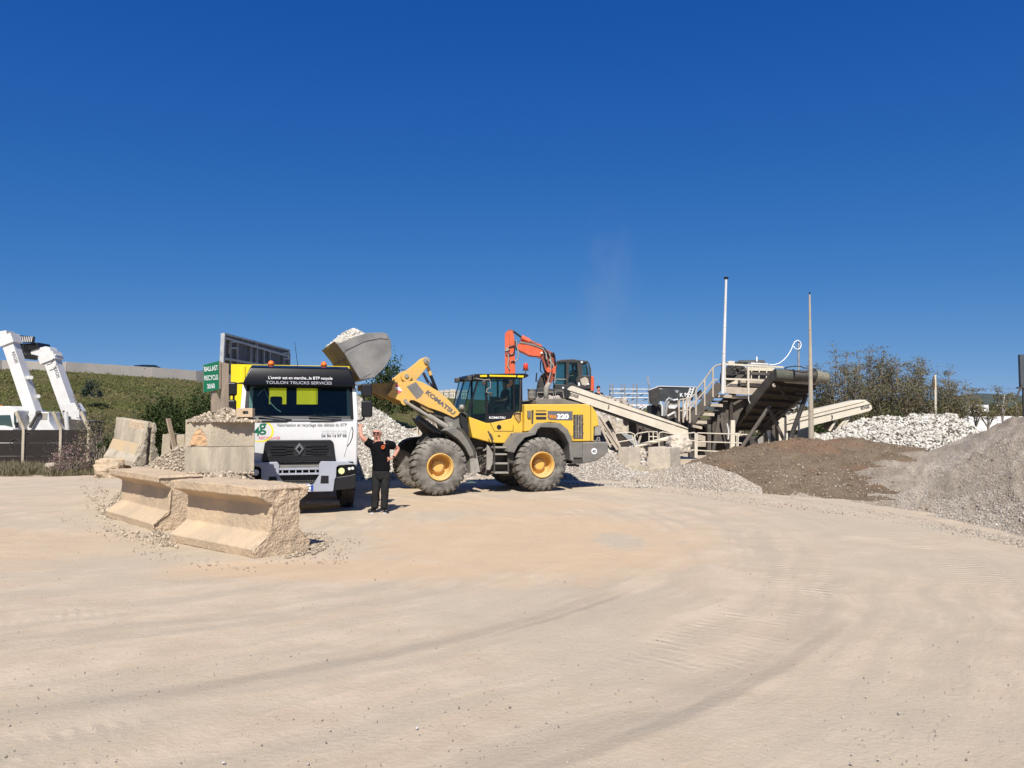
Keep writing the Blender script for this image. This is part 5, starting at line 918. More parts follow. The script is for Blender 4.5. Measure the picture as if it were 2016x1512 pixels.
lp('lamp_bracket', M['dark'], [(160, 505), (185, 510), (180, 575), (215, 600), (212, 620), (150, 580)], CY0 - .04, CY0 + .02)
c = FL.px(*z6(808, 152), 1.3); MB().cyl((c[0], 1.3, c[1] - .22), (c[0], 1.3, c[1] + .02), .014).build('beacon_stalk', M['cylgrey'], ld); MB().lathe((c[0], 1.3, c[1]), [(-.01, .085), (.02, .085)], 16, 'z').build('beacon_base', M['dark'], ld); MB().lathe((c[0], 1.3, c[1] + .02), [(0, .075), (.13, .07), (.17, .06), (.19, .04)], 16, 'z').build('beacon_lens', M['red_lens'], ld, smooth=True)
# inside the cab
fz = FL.px(*z6(500, 690), CY0)[1]; sx_, sz_ = FL.px(*z6(600, 560), 1.3)
MB().b2(sx_ - .28, sx_ + .28, 1.05, 1.6, fz + .05, sz_ + .02).build('seat', M['black_matte'], ld, bevel=.04); MB().box((sx_ + .30, 1.32, sz_ + .36), (.14, .5, .75)).build('seat_back', M['black_matte'], ld, bevel=.05)
a = FL.p3(*z6(400, 640), 1.3); b = FL.p3(*z6(440, 500), 1.3); MB().bar(a, b, .08).build('steering_column', M['black_matte'], ld); q = MB(); q.tube([b + Vector((.17 * math.cos(t) * .8, .2 * math.sin(t), .10 * math.cos(t))) for t in np.linspace(0, 2 * math.pi, 17)], .014, 6).build('steering_wheel', M['black'], ld)
drv = seated('person', 'driver in dark clothes sitting in the yellow loader cab', FL.w(sx_ + .02, 1.32, sz_ + .0), FL.yaw - R(90), 1.0)
lp('console', M['cylgrey'], [(445, 420), (540, 425), (525, 480), (510, 540), (445, 560)], 1.75, 1.85)
# air intake and exhaust
c = FL.px(*z6(870, 440), .95); MB().lathe((c[0], .95, c[1]), [(-.05, .085), (.0, .115), (.03, .12), (.05, .11), (.16, .118), (.20, .11), (.25, .125), (.265, .125)], 20, 'z').build('air_intake', M['grey_plastic'], ld, smooth=False)
q = MB(); q.tube([FL.p3(*z6(a, b), 1.35) for a, b in ((1018, 455), (1018, 360), (1022, 330), (1040, 300), (1052, 285))], [.075, .075, .08, .075, .07], 12).build('exhaust', M['cylgrey'], ld, smooth=True)
q = MB()
for pts in (((930, 450), (925, 380), (1090, 375), (1095, 450)), ((1115, 450), (1112, 365), (1190, 365), (1200, 440))): q.tube([FL.p3(*z6(a, b), 1.95) for a, b in pts], .014, 6)
kind(q.build('deck_rails', M['cylgrey'], ld), 'stuff')
# ladder and articulation
for x in (487, 630): lp('ladder_side', M['dark'], [(x - 6, 905), (x + 8, 905), (x + 8, 1200), (x - 6, 1200)], .22, .26)
for y in (935, 1005, 1100, 1195): lp('step', M['cylgrey'], [(487, y), (632, y), (632, y + 16), (487, y + 16)], .22, .5)
lp('step_box', M['dark'], [(632, 945), (690, 945), (692, 1112), (635, 1105)], .24, .6, bevel=.01); lp('shield_plate', M['cylgrey'], [(412, 915), (430, 930), (470, 1000), (468, 1100), (440, 1175), (405, 1170)], .3, .34)
lp('oil_tank', M['dark'], [(500, 940), (610, 940), (612, 1190), (500, 1190)], .5, .9, bevel=.03)
for pts in (((418, 775), (430, 775), (482, 895), (468, 900)), ((445, 800), (452, 800), (480, 860), (472, 866)), ((665, 800), (674, 800), (628, 905), (618, 905)), ((690, 810), (697, 810), (655, 905), (648, 905)), ((752, 240), (760, 240), (752, 575), (746, 575))): lp('grab_rail', M['dark'], list(pts), .40, .43)
lp('side_rail', M['dark'], [(682, 590), (700, 582), (760, 588), (762, 605), (704, 598), (690, 610)], CY0 - .05, CY0); lp('latch_plate', M['yellow_dirty'], [(700, 605), (760, 605), (762, 650), (735, 685), (718, 660), (695, 630)], CY0 - .04, CY0)
lp('joint_frame', M['dark'], [(250, 850), (455, 895), (640, 905), (640, 960), (500, 980), (500, 1190), (420, 1240), (330, 1190), (330, 980), (280, 900)], .95, 1.65, bevel=.02)
for k in range(14):
    x, y = 300 + g_.uniform(0, 160), 900 + g_.uniform(0, 280); a = FL.p3(*z6(x, y), .75); MB().cyl(a, a + Vector((g_.uniform(.1, .25), .1, g_.uniform(-.08, .08))), g_.uniform(.015, .045)).build('hose', M['cylgrey'] if k % 2 else M['dark'], ld)
lp('front_frame', M['dark'], [(590, 650), (700, 690), (870, 800), (1000, 740), (1100, 850), (1090, 1100), (900, 1180), (700, 1100), (640, 900), (700, 800)], .95, 1.65, l5)
lp('loader_tower', M['grey_plastic'], [(850, 640), (1005, 595), (1050, 600), (1080, 700), (1100, 860), (1000, 900), (900, 800), (860, 700)], .80, 1.80, l5, bevel=.02)
lp('bellows', M['black_matte'], [(1005, 600), (1060, 595), (1090, 780), (1050, 790), (1010, 700)], .66, .8, l5)
c = FL.px(*z5(915, 710), .5); MB().lathe((c[0], .5, c[1]), [(0, .075), (.0, .058), (.2, .058), (.2, .075)], 20).build('lift_pin', M['cylgrey'], ld); MB().lathe((c[0], .52, c[1]), [(0, .057), (.02, .057)], 18).build('pin_hole', M['black_matte'], ld)
# boom
boom = [(303, 428), (330, 395), (352, 372), (352, 340), (378, 305), (470, 300), (590, 288), (650, 308), (800, 393), (905, 485), (1005, 600), (985, 625), (945, 645), (830, 592), (700, 548), (560, 478), (525, 478), (500, 510), (455, 512), (420, 480), (350, 452)]
for y in (.74, 1.80): bm_ = lp('lift_arm', M['yellow_dusty'], boom, y, y + .06, l5, bevel=.01, yref=.74)
lp('arm_cross_tube', M['yellow_dirty'], [(600, 480), (700, 530), (760, 600), (700, 590), (640, 550)], .8, 1.8, l5, yref=.74)
lp('arm_underside', M['dark'], [(590, 480), (830, 590), (945, 640), (880, 660), (700, 620), (600, 540)], .85, 1.75, l5, yref=.85)
lp('bucket_arm', M['yellow_dirty'], [(60, 330), (150, 318), (375, 308), (375, 352), (318, 432), (300, 470), (160, 395), (60, 380)], .95, 1.10, l5); lp('bucket_arm', M['yellow_dirty'], [(60, 330), (150, 318), (375, 308), (375, 352), (318, 432), (300, 470), (160, 395), (60, 380)], 1.5, 1.65, l5, yref=.95)
bc = [(350, 305), (378, 262), (440, 215), (505, 188), (600, 112), (640, 76), (680, 60), (712, 76), (716, 108), (695, 150), (642, 215), (585, 285), (560, 330), (520, 380), (440, 420), (360, 400), (352, 345)]
for y in (1.12, 1.38): lp('bell_crank', M['yellow_dusty'], bc, y, y + .06, l5, bevel=.01, yref=1.12)
for (x, y), r_, yy, m in (((685, 95), .085, 1.06, 'cylgrey'), ((490, 245), .15, 1.04, 'yellow_dusty'), ((476, 482), .12, .70, 'yellow_dusty')):
    c = FL.px(*z5(x, y), yy); p_ = MB().lathe((c[0], yy, c[1]), [(0, r_ * .75), (.0, r_), (.44 if yy > 1 else .1, r_)], 24).build('pin_boss', M[m], ld); MB().lathe((c[0], yy - .03, c[1]), [(0, r_ * .38), (.04, r_ * .42)], 14).build('pin', M['cylgrey'], p_)
for pts, m in (([(378, 345), (400, 308), (418, 350)], 'print_pink'), ([(378, 350), (372, 345), (385, 372), (442, 392), (446, 385), (420, 352)], 'print_white'), ([(388, 375), (445, 393), (415, 415)], 'print_pink')): lp('warning_mark', M[m], pts, .733, .74, l5)
lp('worn_patch', M['steel'], [(490, 345), (578, 302), (655, 398), (628, 440), (588, 466)], .732, .74, l5)
# boom lettering runs down the arm
a = FL.p3(*z5(668, 408), .733); b = FL.p3(*z5(938, 618), .733); t = text('lettering', 'KOMATSU', .155, M['print_grey'], ld, a, (R(90), 0, 0), .006, .002)
xs = [v.co.x for v in t.data.vertices]; sc_ = (b - a).length / (max(xs) - min(xs)); t.scale = (sc_, 1, 1); t.rotation_euler = (R(90), math.atan2(-(b.z - a.z), b.x - a.x), 0)
t = fit6('KOMATSU', 432, 648, 597, CY0 - .006, M['print_white'], .085, bold=.002)
# cylinders
def cyl5(name, m, a, b, y, r, **k): return MB().cyl(FL.p3(*z5(*a), y), FL.p3(*z5(*b), y), r, **k).build(name, M[m], ld, smooth=False)
cyl5('lift_piston', 'cylgrey', (480, 495), (715, 640), .60, .045); cyl5('lift_cylinder', 'cylgrey', (700, 628), (925, 765), .60, .075); cyl5('lift_piston', 'cylgrey', (480, 495), (715, 640), 1.98, .045); cyl5('lift_cylinder', 'cylgrey', (700, 628), (925, 765), 1.98, .075)
cyl5('tilt_piston', 'yellow_dusty', (690, 150), (722, 238), 1.28, .05); cyl5('tilt_cylinder', 'black', (718, 232), (780, 385), 1.28, .045); cyl5('tilt_piston', 'cylgrey', (650, 215), (690, 295), 1.5, .04); cyl5('tilt_cylinder', 'cylgrey', (690, 295), (800, 400), 1.5, .04)
cyl5('hose', 'cylgrey', (610, 690), (820, 800), .85, .02); cyl5('hose', 'black', (600, 660), (760, 780), .8, .07); cyl5('hose', 'black', (840, 760), (960, 860), .9, .03)
cyl5('steer_cylinder', 'black', (590, 640), (850, 830), 1.0, .09)
# bucket
BY0, BY1 = -.06, 2.66
side = [(663, 677), (700, 662), (722, 655.5), (755, 654.5), (763, 658), (769, 672), (771, 700), (762, 717), (754, 727), (737, 743), (709, 748), (690, 717), (678, 696)]
for y in (BY0, BY1 - .04): lpn = MB().prism(FL.pl(side, BY0), y, y + .04).build('bucket_side', M['steel'], ld, bevel=.008)
path = FL.pl([(658, 672), (663, 677), (678, 696), (690, 717), (709, 748), (737, 743), (754, 727), (762, 717), (771, 700), (770, 672), (762, 657)], BY0); cen = (sum(p[0] for p in path) / len(path), sum(p[1] for p in path) / len(path))
inn = [(x + (cen[0] - x) * .06, z + (cen[1] - z) * .06) for x, z in path]; MB().prism(path[:5] + inn[:5][::-1], BY0 + .012, BY1 - .012).build('bucket_floor', M['steel_dirty'], ld); MB().prism(path[4:] + inn[4:][::-1], BY0 + .012, BY1 - .012).build('bucket_back', M['steel'], ld)
band = [(678, 696), (663, 677), (700, 662), (722, 655.5), (755, 654.5), (763, 658), (765, 668), (748, 666), (718, 672), (680, 690)]
MB().prism(FL.pl(band, BY0 - .02), BY0 - .022, BY0).build('wear_band', M['steel'], lpn, bevel=.006)
MB().prism(FL.pl([(680, 697), (698, 686.5), (731, 735), (709, 747)], BY0 - .012), BY0 - .014, BY0).build('wear_plate', M['steel'], lpn, bevel=.004)
a, b = FL.pl([(672, 690)], BY0)[0], FL.pl([(686, 712)], BY0)[0]
for f in (.35, .8): x = path[2][0] + (path[4][0] - path[2][0]) * f * .6; z = path[2][1] + (path[4][1] - path[2][1]) * f * .6; MB().b2(x - .03, x + .01, BY0 + .1, BY1 - .1, z - .012, z + .012).build('floor_rib', M['steel_dirty'], ld)
xm, zm = FL.px(700, 682, 1.3); load = dome('gravel_load', 'heap of white stone filling the raised loader bucket', FL.w(xm - .08, 1.28, zm - .01), .62, 1.20, .46, 'white', [('white', 1900, .05, .13, True)], FL.yaw, .9, .03, 21, 'gravel load'); 
# ================================================================ left background
z1 = lambda x, y: (x / 4.4467, 620 + y / 4.4467)
def mk(F, th, zf):
    """pixel-profile parts in frame F under thing th"""
    def part(name, m, pts, y0, y1, parent=None, bevel=0, yref=None, seg=2):
        pp = [F.px(*zf(a, b), y0 if yref is None else yref) for a, b in pts]; return MB().prism(pp, y0, y1).build(name, M[m] if isinstance(m, str) else m, parent or th, bevel=bevel, seg=seg)
    def pt(x, y, yy): return F.p3(*zf(x, y), yy)
    def bar(name, m, a, b, y, w_=.08, h_=None, parent=None, up=(0, 0, 1), y2=None): return MB().bar(pt(*a, y), pt(*b, y if y2 is None else y2), w_, h_, up).build(name, M[m], parent or th)
    def tube(name, m, pts, y, r, parent=None, n=8): return MB().tube([pt(a, b, y) for a, b in pts], r, n).build(name, M[m], parent or th, smooth=False)
    return part, pt, bar, tube
for nm, lb, cat, Yd, which in (('crane_truck', 'white truck at the left edge with a steep white telescopic boom', 'crane truck', 35.5, 0), ('boom_lift', 'white boom lift holding a black work platform, right of the crane truck', 'boom lift', 37.5, 1)):
    P0 = at(60 if which == 0 else 145, 850, Yd); F = Frame((P0.x, P0.y, 0), 0); th = fthing(nm, lb, cat, F); part, pt, bar, tube = mk(F, th, z1)
    if which == 0:
        bar('boom', 'white_dusty', (80, 215), (322, 930), 0, .51, .5, up=(0, -1, 0)); bar('boom_collar', 'white_dusty', (68, 185), (95, 262), 0, .70, .66, up=(0, -1, 0)); bar('boom_head', 'white_dusty', (-160, 232), (98, 192), 0, .6, .55)
        part('mount', 'white_dusty', [(240, 870), (330, 850), (425, 848), (430, 935), (480, 1010), (215, 1010), (270, 935)], -.4, .5, bevel=.03); part('side_plate', 'cylgrey', [(355, 858), (415, 860), (412, 915), (362, 915)], -.42, -.39)
        MB().cyl(pt(335, 860, -.55), pt(262, 985, -.55), .07).build('ram', M['dark'], th); MB().ball(pt(335, 858, -.55), .12).build('ram_eye', M['dark'], th)
        for a, b in ((240, 548), (272, 548), (335, 712)): MB().cyl(pt(a, b, -.2), pt(a, b, .2), .09, n=10).build('lug', M['white_dusty'], th)
        cb = part('cab', 'white_dusty', [(-220, 830), (-10, 800), (80, 797), (150, 835), (155, 1000), (160, 1330), (-260, 1330), (-260, 900)], -1.1, 1.1, bevel=.06); part('windscreen', 'glass_dark', [(-150, 880), (88, 876), (112, 985), (-150, 990)], -1.115, -1.09, cb); part('side_window', 'glass_dark', [(120, 860), (140, 860), (143, 960), (122, 960)], -1.115, -1.09, cb)
        part('bonnet', 'white_dusty', [(-260, 985), (0, 968), (110, 995), (115, 1200), (-260, 1200)], -1.5, -1.1, cb, bevel=.05); c = pt(10, 820, -.8); MB().lathe(c, [(-.02, .1), (.08, .09), (.14, .05)], 12, 'z').build('beacon', M['orange_lens'], cb)
        part('mirror', 'black', [(128, 940), (150, 940), (150, 990), (132, 990)], -1.3, -1.2, cb); part('chassis', 'dark', [(160, 1080), (900, 1080), (900, 1180), (160, 1180)], -.5, .9)
        t = text('lettering', 'REGIS', .22, M['print_grey'], th, pt(100, 325, -.258), (R(90), R(70), 0), .002, .002)
    else:
        bar('boom', 'white_dusty', (448, 372), (648, 930), 0, .56, .55, up=(0, -1, 0)); part('boom_root', 'white_dusty', [(545, 780), (580, 900), (610, 1010), (745, 1010), (692, 900), (696, 840), (650, 770)], -.32, .3, bevel=.03)
        bar('boom_collar', 'white_dusty', (432, 345), (456, 410), 0, .78, .72, up=(0, -1, 0)); part('jib', 'white_dusty', [(235, 322), (262, 308), (395, 275), (430, 282), (452, 335), (490, 345), (480, 370), (400, 378), (290, 350), (238, 345)], -.3, .35, bevel=.03)
        MB().cyl(pt(575, 850, -.6), pt(590, 1010, -.6), .10).build('ram', M['white_dusty'], th); bar('ram_rod', 'dark', (555, 838), (575, 930), -.6, .07)
        pf = part('platform_panel', 'black', [(170, 178), (302, 190), (296, 248), (148, 238)], -.5, -.44)
        for k in range(7): x = 178 + k * 16; part('slot', 'white_dusty', [(x + 4, 188), (x + 10, 189), (x + 2, 236), (x - 5, 235)], -.506, -.502, pf)
        part('platform_body', 'black', [(150, 245), (205, 255), (330, 240), (338, 285), (250, 310), (240, 340), (210, 385), (185, 330)], -.4, .6, bevel=.03); part('platform_rail', 'black', [(225, 345), (318, 355), (315, 372), (225, 365)], -.5, .5)
        for k in range(5): tube('hose', 'black', [(205 + k * 14, 250), (215 + k * 12, 330), (230 + k * 10, 355)], -.5 + k * .05, .035)
        part('turret', 'dark', [(480, 900), (780, 930), (780, 1150), (480, 1150)], -.6, .8); part('chassis', 'white_dusty', [(300, 1100), (1000, 1100), (1000, 1220), (300, 1220)], -.6, .9)
        t = text('lettering', 'REGIS', .22, M['print_grey'], th, pt(468, 460, -.283), (R(90), R(70), 0), .002, .002); tube('hose', 'print_dark', [(470, 380), (462, 410), (440, 430), (410, 440)], -.5, .02)
        g3 = np.random.default_rng(3)
        for k in range(6): a = pt(640 + k * 14, 715 + k * 32, -.3); MB().bar(a, a + Vector((.12, 0, -.1)), .07).build('bracket', M['grey_plastic'], th)
    for wx in (-1.2, 1.6) if which == 0 else (-.6, 2.2):
        for wy in (-.95, .95): MB().lathe((wx, wy, .5), [(-.15, .3), (-.15, .46), (-.1, .5), (.1, .5), (.15, .46), (.15, .3)], 20).build('wheel', M['tyre_dark'], th)
# dark board wall with slanted concrete posts
Fw = Frame(at(-250, 900, 30.5) * Vector((1, 1, 0)) if False else Vector((at(0, 900, 31).x, 31, 0)), R(3)); wl = fthing('yard_wall', 'low dark brown board wall with graffiti and slanted concrete posts', 'wall', Fw)
M['board_dark'] = mat('dark_brown_board', (.022, .015, .011), (.014, .010, .008), 3, .8, bump=.3); M['graffiti'] = mat('graffiti_line', (.055, .052, .05), None, 1, .8)
ztop = Fw.px(60, 845.5, 0)[1]; posts = [Fw.px(u, 850, 0)[0] for u in (-110, -30, 48, 121, 176)]
for k in range(len(posts)):
    x = posts[k]; q = MB(); q.b2(x - .05, x + .05, -.08, .06, -.1, ztop + .02); q.bar((x, -.01, ztop), (x - .34, -.01, ztop + .72), .11, .12); q.build('post', M['conc_stain'], wl)
    if k < len(posts) - 1:
        for j in range(3): z0_, z1_ = ztop * j / 3, ztop * (j + 1) / 3 - .02; MB().b2(x + .072, posts[k + 1] - .072, -.01 - .01 * (j % 2), .04, z0_, z1_).build('board', M['board_dark'], wl)
for cx_, cz_, r_, a0, a1 in ((.6, .95, .22, 0, 4), (1.1, 1.25, .18, .5, 3.6), (1.9, .9, .2, 0, 6), (2.35, 1.2, .16, 1, 5), (2.9, .95, .2, 0, 3.4), (-.6, 1.0, .25, 0, 5)):
    if r_: MB().tube([(cx_ + r_ * math.cos(t), -.03, cz_ + r_ * 1.2 * math.sin(t)) for t in np.linspace(a0, a1, 14)], .014, 5).build('graffiti', M['graffiti'], wl)
# ---------------------------------------------------------------- plants
def bush(name, label, cat, c, rad, N, size, lm, seed=1, stems=8, clump=26, up=.35, group=None, low=0.0, asp=.5, stem_m='dry'):
    g = np.random.default_rng(seed); r = thing(name, label, cat, c, 0, group); rx, ry, rz = rad
    ctr = g.normal(size=(clump, 3)); ctr /= np.linalg.norm(ctr, axis=1)[:, None]; ctr *= (g.uniform(.35, 1, clump) ** .5)[:, None]; ctr[:, 2] = np.abs(ctr[:, 2]) * (1 - low) ; k = g.integers(0, clump, N); cs = g.uniform(.14, .34, clump)
    P = ctr[k] + g.normal(size=(N, 3)) * cs[k][:, None] * .7; P = P * np.array([rx, ry, rz]); P = P[P[:, 2] > .02]
    leafcloud('foliage', P, g.uniform(size * .6, size * 1.5, len(P)), LM[lm], r, up, asp, seed)
    for q in range(stems): e_ = ctr[q % clump] * np.array([rx, ry, rz]) * .9; MB().tube([(e_[0] * .08, e_[1] * .08, -.05), (e_[0] * .45, e_[1] * .4, e_[2] * .5), tuple(e_)], [.03 * rz * .5 + .008, .015 + .004 * rz, .006], 5).build('stem', M['stem'], r)
    return r
M['stem'] = mat('grey_bark', (.25, .215, .17), (.17, .145, .115), 8, .95)
c = gr(345, 905); bush('bush', 'dense dark green bush at the foot of the embankment behind the cast blocks', 'bush', (at(340, 850, 40).x, 40, 0), (1.9, 1.3, 3.0), 11000, .13, 'green', 2, 10, 40)
bush('bush', 'smaller dark green bush right beside the dense one, left of the sign', 'bush', (at(385, 850, 42).x, 42, 0), (1.5, 1.2, 3.3), 7000, .13, 'green', 12, 8, 30)
c = at(181, 779, 54); bush('shrub', 'small blue green shrub alone on the grassy embankment', 'shrub', (c.x, c.y, c.z - .1), (.62, .6, 1.0), 1500, .11, 'bluegreen', 3, 4, 12)
bush('bush', 'tall loose dry bush beside the right end of the dark wall', 'bush', (at(193, 900, 28.5).x, 28.5, 0), (.85, .7, 2.1), 2600, .07, 'olive', 4, 34, 40, .55)
bush('bush', 'low grey bush with pinkish flower heads in front of the dark wall', 'bush', (at(142, 925, 27.8).x, 27.8, 0), (.72, .5, 1.1), 1700, .06, 'pink', 5, 22, 26, .5)
bush('bush', 'small bright green bush just left of the stained barrier', 'bush', (at(206, 860, 27).x, 27, .9), (.22, .2, .42), 500, .06, 'green', 6, 4, 8)
bush('bush', 'dry olive bush behind the boulder at the edge of the yard', 'bush', (at(225, 915, 29.5).x, 29.5, 0), (.8, .6, 1.5), 1700, .07, 'olive', 7, 24, 26, .5)
g = np.random.default_rng(8); N = 20000; u_ = g.uniform(-60, 215, N); Yy = g.uniform(26.9, 30.6, N); X_ = (u_ - 1008) / FPX * Yy; den = fbm(X_, Yy, 1.1, 3); kp = den > -.2; X_, Yy = X_[kp], Yy[kp]; edge = 26.9 + np.clip((X_ + 14) * -.05, 0, 1)
leafcloud('weeds', np.stack([X_, Yy, np.zeros(len(X_))], -1), g.uniform(.05, .30, len(X_)) * (.5 + (Yy - 26.9) * .3), LM['dry'], None, .75, .07, 9, 'stuff')
leafcloud('weeds', np.stack([X_ + .07, Yy, np.zeros(len(X_))], -1)[::3], g.uniform(.08, .32, len(X_))[::3], LM['olive'], None, .7, .14, 10, 'stuff')
c = at(768, 760, 88); bush('tree', 'round green tree beyond the gravel, showing under the raised bucket', 'tree', (c.x, c.y, c.z - 3.2), (2.6, 2, 6.0), 5000, .3, 'green', 21, 6, 30)
# two small barriers and a slanting board at the back of the island
for k, (u0, u1, v0, v1, yw, lb) in enumerate(((314, 337, 855, 893, 14, 'small shaded profiled barrier behind the rubble, left of the slanting board'), (341, 366, 857, 897, 22, 'small profiled barrier behind the rubble, touching the cast block stack'))):
    a = at(u0, v1, 22.5); F = Frame((a.x, a.y, 0), R(yw)); q = MB(); W_ = (u1 - u0) / 1514 * 22.5; zt_ = at(u0, v0, 22.5).z; q.prism([(0, 0), (W_ * 1.1, 0), (W_, .3), (W_ * .8, zt_), (W_ * .22, zt_), (W_ * .03, .3)], 0, 1.6)
    o = q.build('small_barrier', M['conc_stain'] if k == 0 else M['conc']); o.location = F.O; o.rotation_euler = (0, 0, F.yaw); tag(o, lb, 'barrier', 'small barriers behind the rubble'); roughen(o, .01, 6, None, None, 30 + k, .09)
a, b = at(343, 856, 22.2), at(331, 824, 22.4); o = MB().bar((a.x + .3, a.y, 0.0), b, .14, .05).build('board', M['wood']); tag(o, 'weathered board slanting up behind the two small barriers', 'board')
# passing car roof on the motorway
c = emb_i(258) + Vector((-.4, 3.4, -.22)); F = Frame(c + Vector((0, 0, .0)), math.atan2(emb_i(300).y - emb_i(220).y, emb_i(300).x - emb_i(220).x)); cr_ = fthing('car', 'dark car passing behind the motorway barrier, only its roof showing', 'car', F)
pr = [(-2.1, .3), (-2.15, .75), (-1.9, .95), (-1.2, 1.02), (-.6, 1.42), (.6, 1.46), (1.4, 1.15), (2.1, 1.0), (2.2, .6), (2.1, .3)]
MB().prism(pr, -.8, .8).build('body', M['glossblack'], cr_, bevel=.06, seg=3); MB().prism([(-1.05, 1.03), (-.55, 1.36), (.55, 1.39), (1.2, 1.12)], -.81, .81).build('windows', M['glass_dark'], cr_)
for x in (-1.35, 1.35):
    for y in (-.78, .78): MB().lathe((x, y, .33), [(-.1, .2), (-.1, .33), (.1, .33), (.1, .2)], 18).build('wheel', M['tyre_dark'], cr_)
# ================================================================ excavator
ze = lambda x, y: (960 + x / 7.2, 630 + y / 7.2)
z7 = lambda x, y: (1090 + x / 6.872, 740 + y / 6.872)
z8 = lambda x, y: (1320 + x / 4.8, 640 + y / 4.8)
heap('rubble_heap', 'high heap of demolition rubble under the red excavator', [(980, 932, 900, 35), (1030, 928, 800, 37), (1070, 926, 786, 38), (1120, 925, 780, 38), (1190, 925, 781, 38), (1225, 925, 790, 38), (1250, 925, 812, 37.5), (1275, 928, 850, 36), (1300, 930, 905, 34)],
     'mixed', [('mixed', 2500, .1, .45, True, None), ('tan', 2500, .06, .25, False, None)], amp=.14, sd_=15)
P0 = at(1130, 780, 39.2); F = Frame((P0.x, P0.y, P0.z), 0); ex = thing('excavator', 'red excavator with a black cab standing on the rubble heap', 'excavator', F.O); part, pt, bar, tube = mk(F, ex, ze)
M['black_ex'] = mat('dusty_black_cab', (.014, .014, .015), (.025, .024, .022), 4, .5, dust=.08)
part('stick', 'red', [(245, 195), (270, 165), (345, 150), (372, 205), (385, 330), (392, 780), (385, 960), (250, 960), (245, 760)], 0, .45, bevel=.02); part('stick_seam', 'darkred', [(305, 200), (312, 200), (316, 900), (308, 900)], -.01, .01)
part('stick_head', 'darkred', [(270, 165), (305, 135), (350, 135), (372, 165), (345, 200), (280, 190)], .05, .40)
for k, pts in enumerate(([(300, 380), (370, 360), (385, 420), (370, 480), (320, 490), (290, 470)], [(410, 290), (405, 360), (430, 420), (440, 500), (425, 560), (390, 590)], [(390, 300), (395, 380), (420, 430)], [(240, 430), (280, 440), (310, 410)], [(330, 590), (360, 580), (390, 600)], [(290, 480), (300, 560), (285, 640), (310, 700)])): tube('hose', 'cylgrey' if k % 2 else 'black', pts, -.06, .035)
part('bracket', 'darkred', [(250, 420), (300, 430), (310, 500), (290, 520), (255, 480)], -.08, .0); part('cylinder_mount', 'cylgrey', [(255, 400), (290, 380), (300, 430), (260, 440)], -.14, 0)
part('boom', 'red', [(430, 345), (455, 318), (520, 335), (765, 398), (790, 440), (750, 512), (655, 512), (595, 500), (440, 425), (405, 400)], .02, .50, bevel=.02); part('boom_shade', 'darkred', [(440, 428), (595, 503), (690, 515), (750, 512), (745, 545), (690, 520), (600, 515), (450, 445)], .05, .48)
part('boom_root', 'darkred', [(750, 410), (800, 400), (880, 440), (955, 480), (965, 560), (980, 660), (955, 800), (880, 940), (820, 1000), (790, 990), (850, 830), (800, 650), (760, 545), (690, 515), (750, 512)], .1, .6, bevel=.02)
bar('piston', 'black', (362, 160), (482, 250), .25, .10); MB().cyl(pt(480, 250, .25), pt(600, 305, .25), .16, .13).build('arm_cylinder', M['red'], ex); MB().cyl(pt(590, 300, .25), pt(765, 390, .25), .11).build('arm_cylinder', M['darkred'], ex)
part('cylinder_lug', 'red', [(680, 335), (755, 340), (775, 385), (760, 395), (690, 370)], .1, .4)
for k, pts in enumerate(([(450, 320), (560, 330), (700, 370), (790, 410), (830, 480), (835, 560)], [(440, 300), (540, 325), (680, 355), (800, 400), (850, 470), (880, 530), (900, 470), (950, 500)], [(800, 420), (810, 520), (850, 640), (870, 760)], [(880, 470), (900, 600), (890, 760), (860, 880)], [(930, 460), (950, 520), (960, 620)], [(780, 600), (800, 700), (830, 800)], [(870, 560), (930, 640), (940, 700)])): tube('hose', 'black' if k % 3 else 'cylgrey', pts, .0, .04)
part('warning_plate', 'white', [(750, 452), (782, 452), (782, 476), (750, 476)], .0, .02)
part('swing_bracket', 'red', [(825, 700), (860, 660), (910, 730), (850, 745)], -.05, .1); part('swing_bracket', 'red', [(920, 690), (975, 640), (955, 760), (925, 760)], -.05, .1)
# cab of frames, panes and panels
cy0, cy1 = .05, 1.5
for nm, m, pts in (('cab_roof', 'black_ex', [(985, 575), (1040, 562), (1210, 553), (1300, 568), (1410, 578), (1440, 600), (1400, 610), (1000, 600)]), ('cab_base', 'black_ex', [(945, 905), (1130, 920), (1190, 880), (1270, 930), (1470, 935), (1465, 975), (1250, 1000), (950, 985)]), ('rear_panel', 'black_ex', [(1290, 785), (1470, 790), (1470, 940), (1270, 935), (1250, 850)])): part(nm, m, pts, cy0, cy1, bevel=.03)
for yy in (cy0, cy1 - .06):
    for nm, m, pts in (('front_post', 'cylgrey', [(965, 650), (975, 650), (958, 890), (945, 900)]), ('front_post', 'black_ex', [(985, 590), (1000, 590), (975, 660), (962, 655)]), ('door_post', 'black_ex', [(1115, 600), (1160, 600), (1140, 920), (1112, 920)]), ('door_rail', 'cylgrey', [(955, 832), (1120, 836), (1120, 846), (955, 842)]), ('back_post', 'black_ex', [(1270, 590), (1350, 600), (1345, 785), (1280, 790)]), ('back_post', 'black_ex', [(1405, 590), (1445, 620), (1465, 700), (1470, 790), (1445, 790), (1440, 700), (1425, 620)])): part(nm, m, pts, yy, yy + .06, yref=cy0)
    for pts in ([(1000, 600), (1115, 600), (1115, 832), (960, 832), (972, 660)], [(955, 845), (1115, 845), (1115, 915), (950, 905)], [(1350, 602), (1405, 604), (1425, 640), (1440, 700), (1445, 785), (1350, 782)], [(1160, 600), (1270, 600), (1270, 900), (1145, 900)]): part('window', 'glass', pts, yy + .02, yy + .03, yref=cy0)
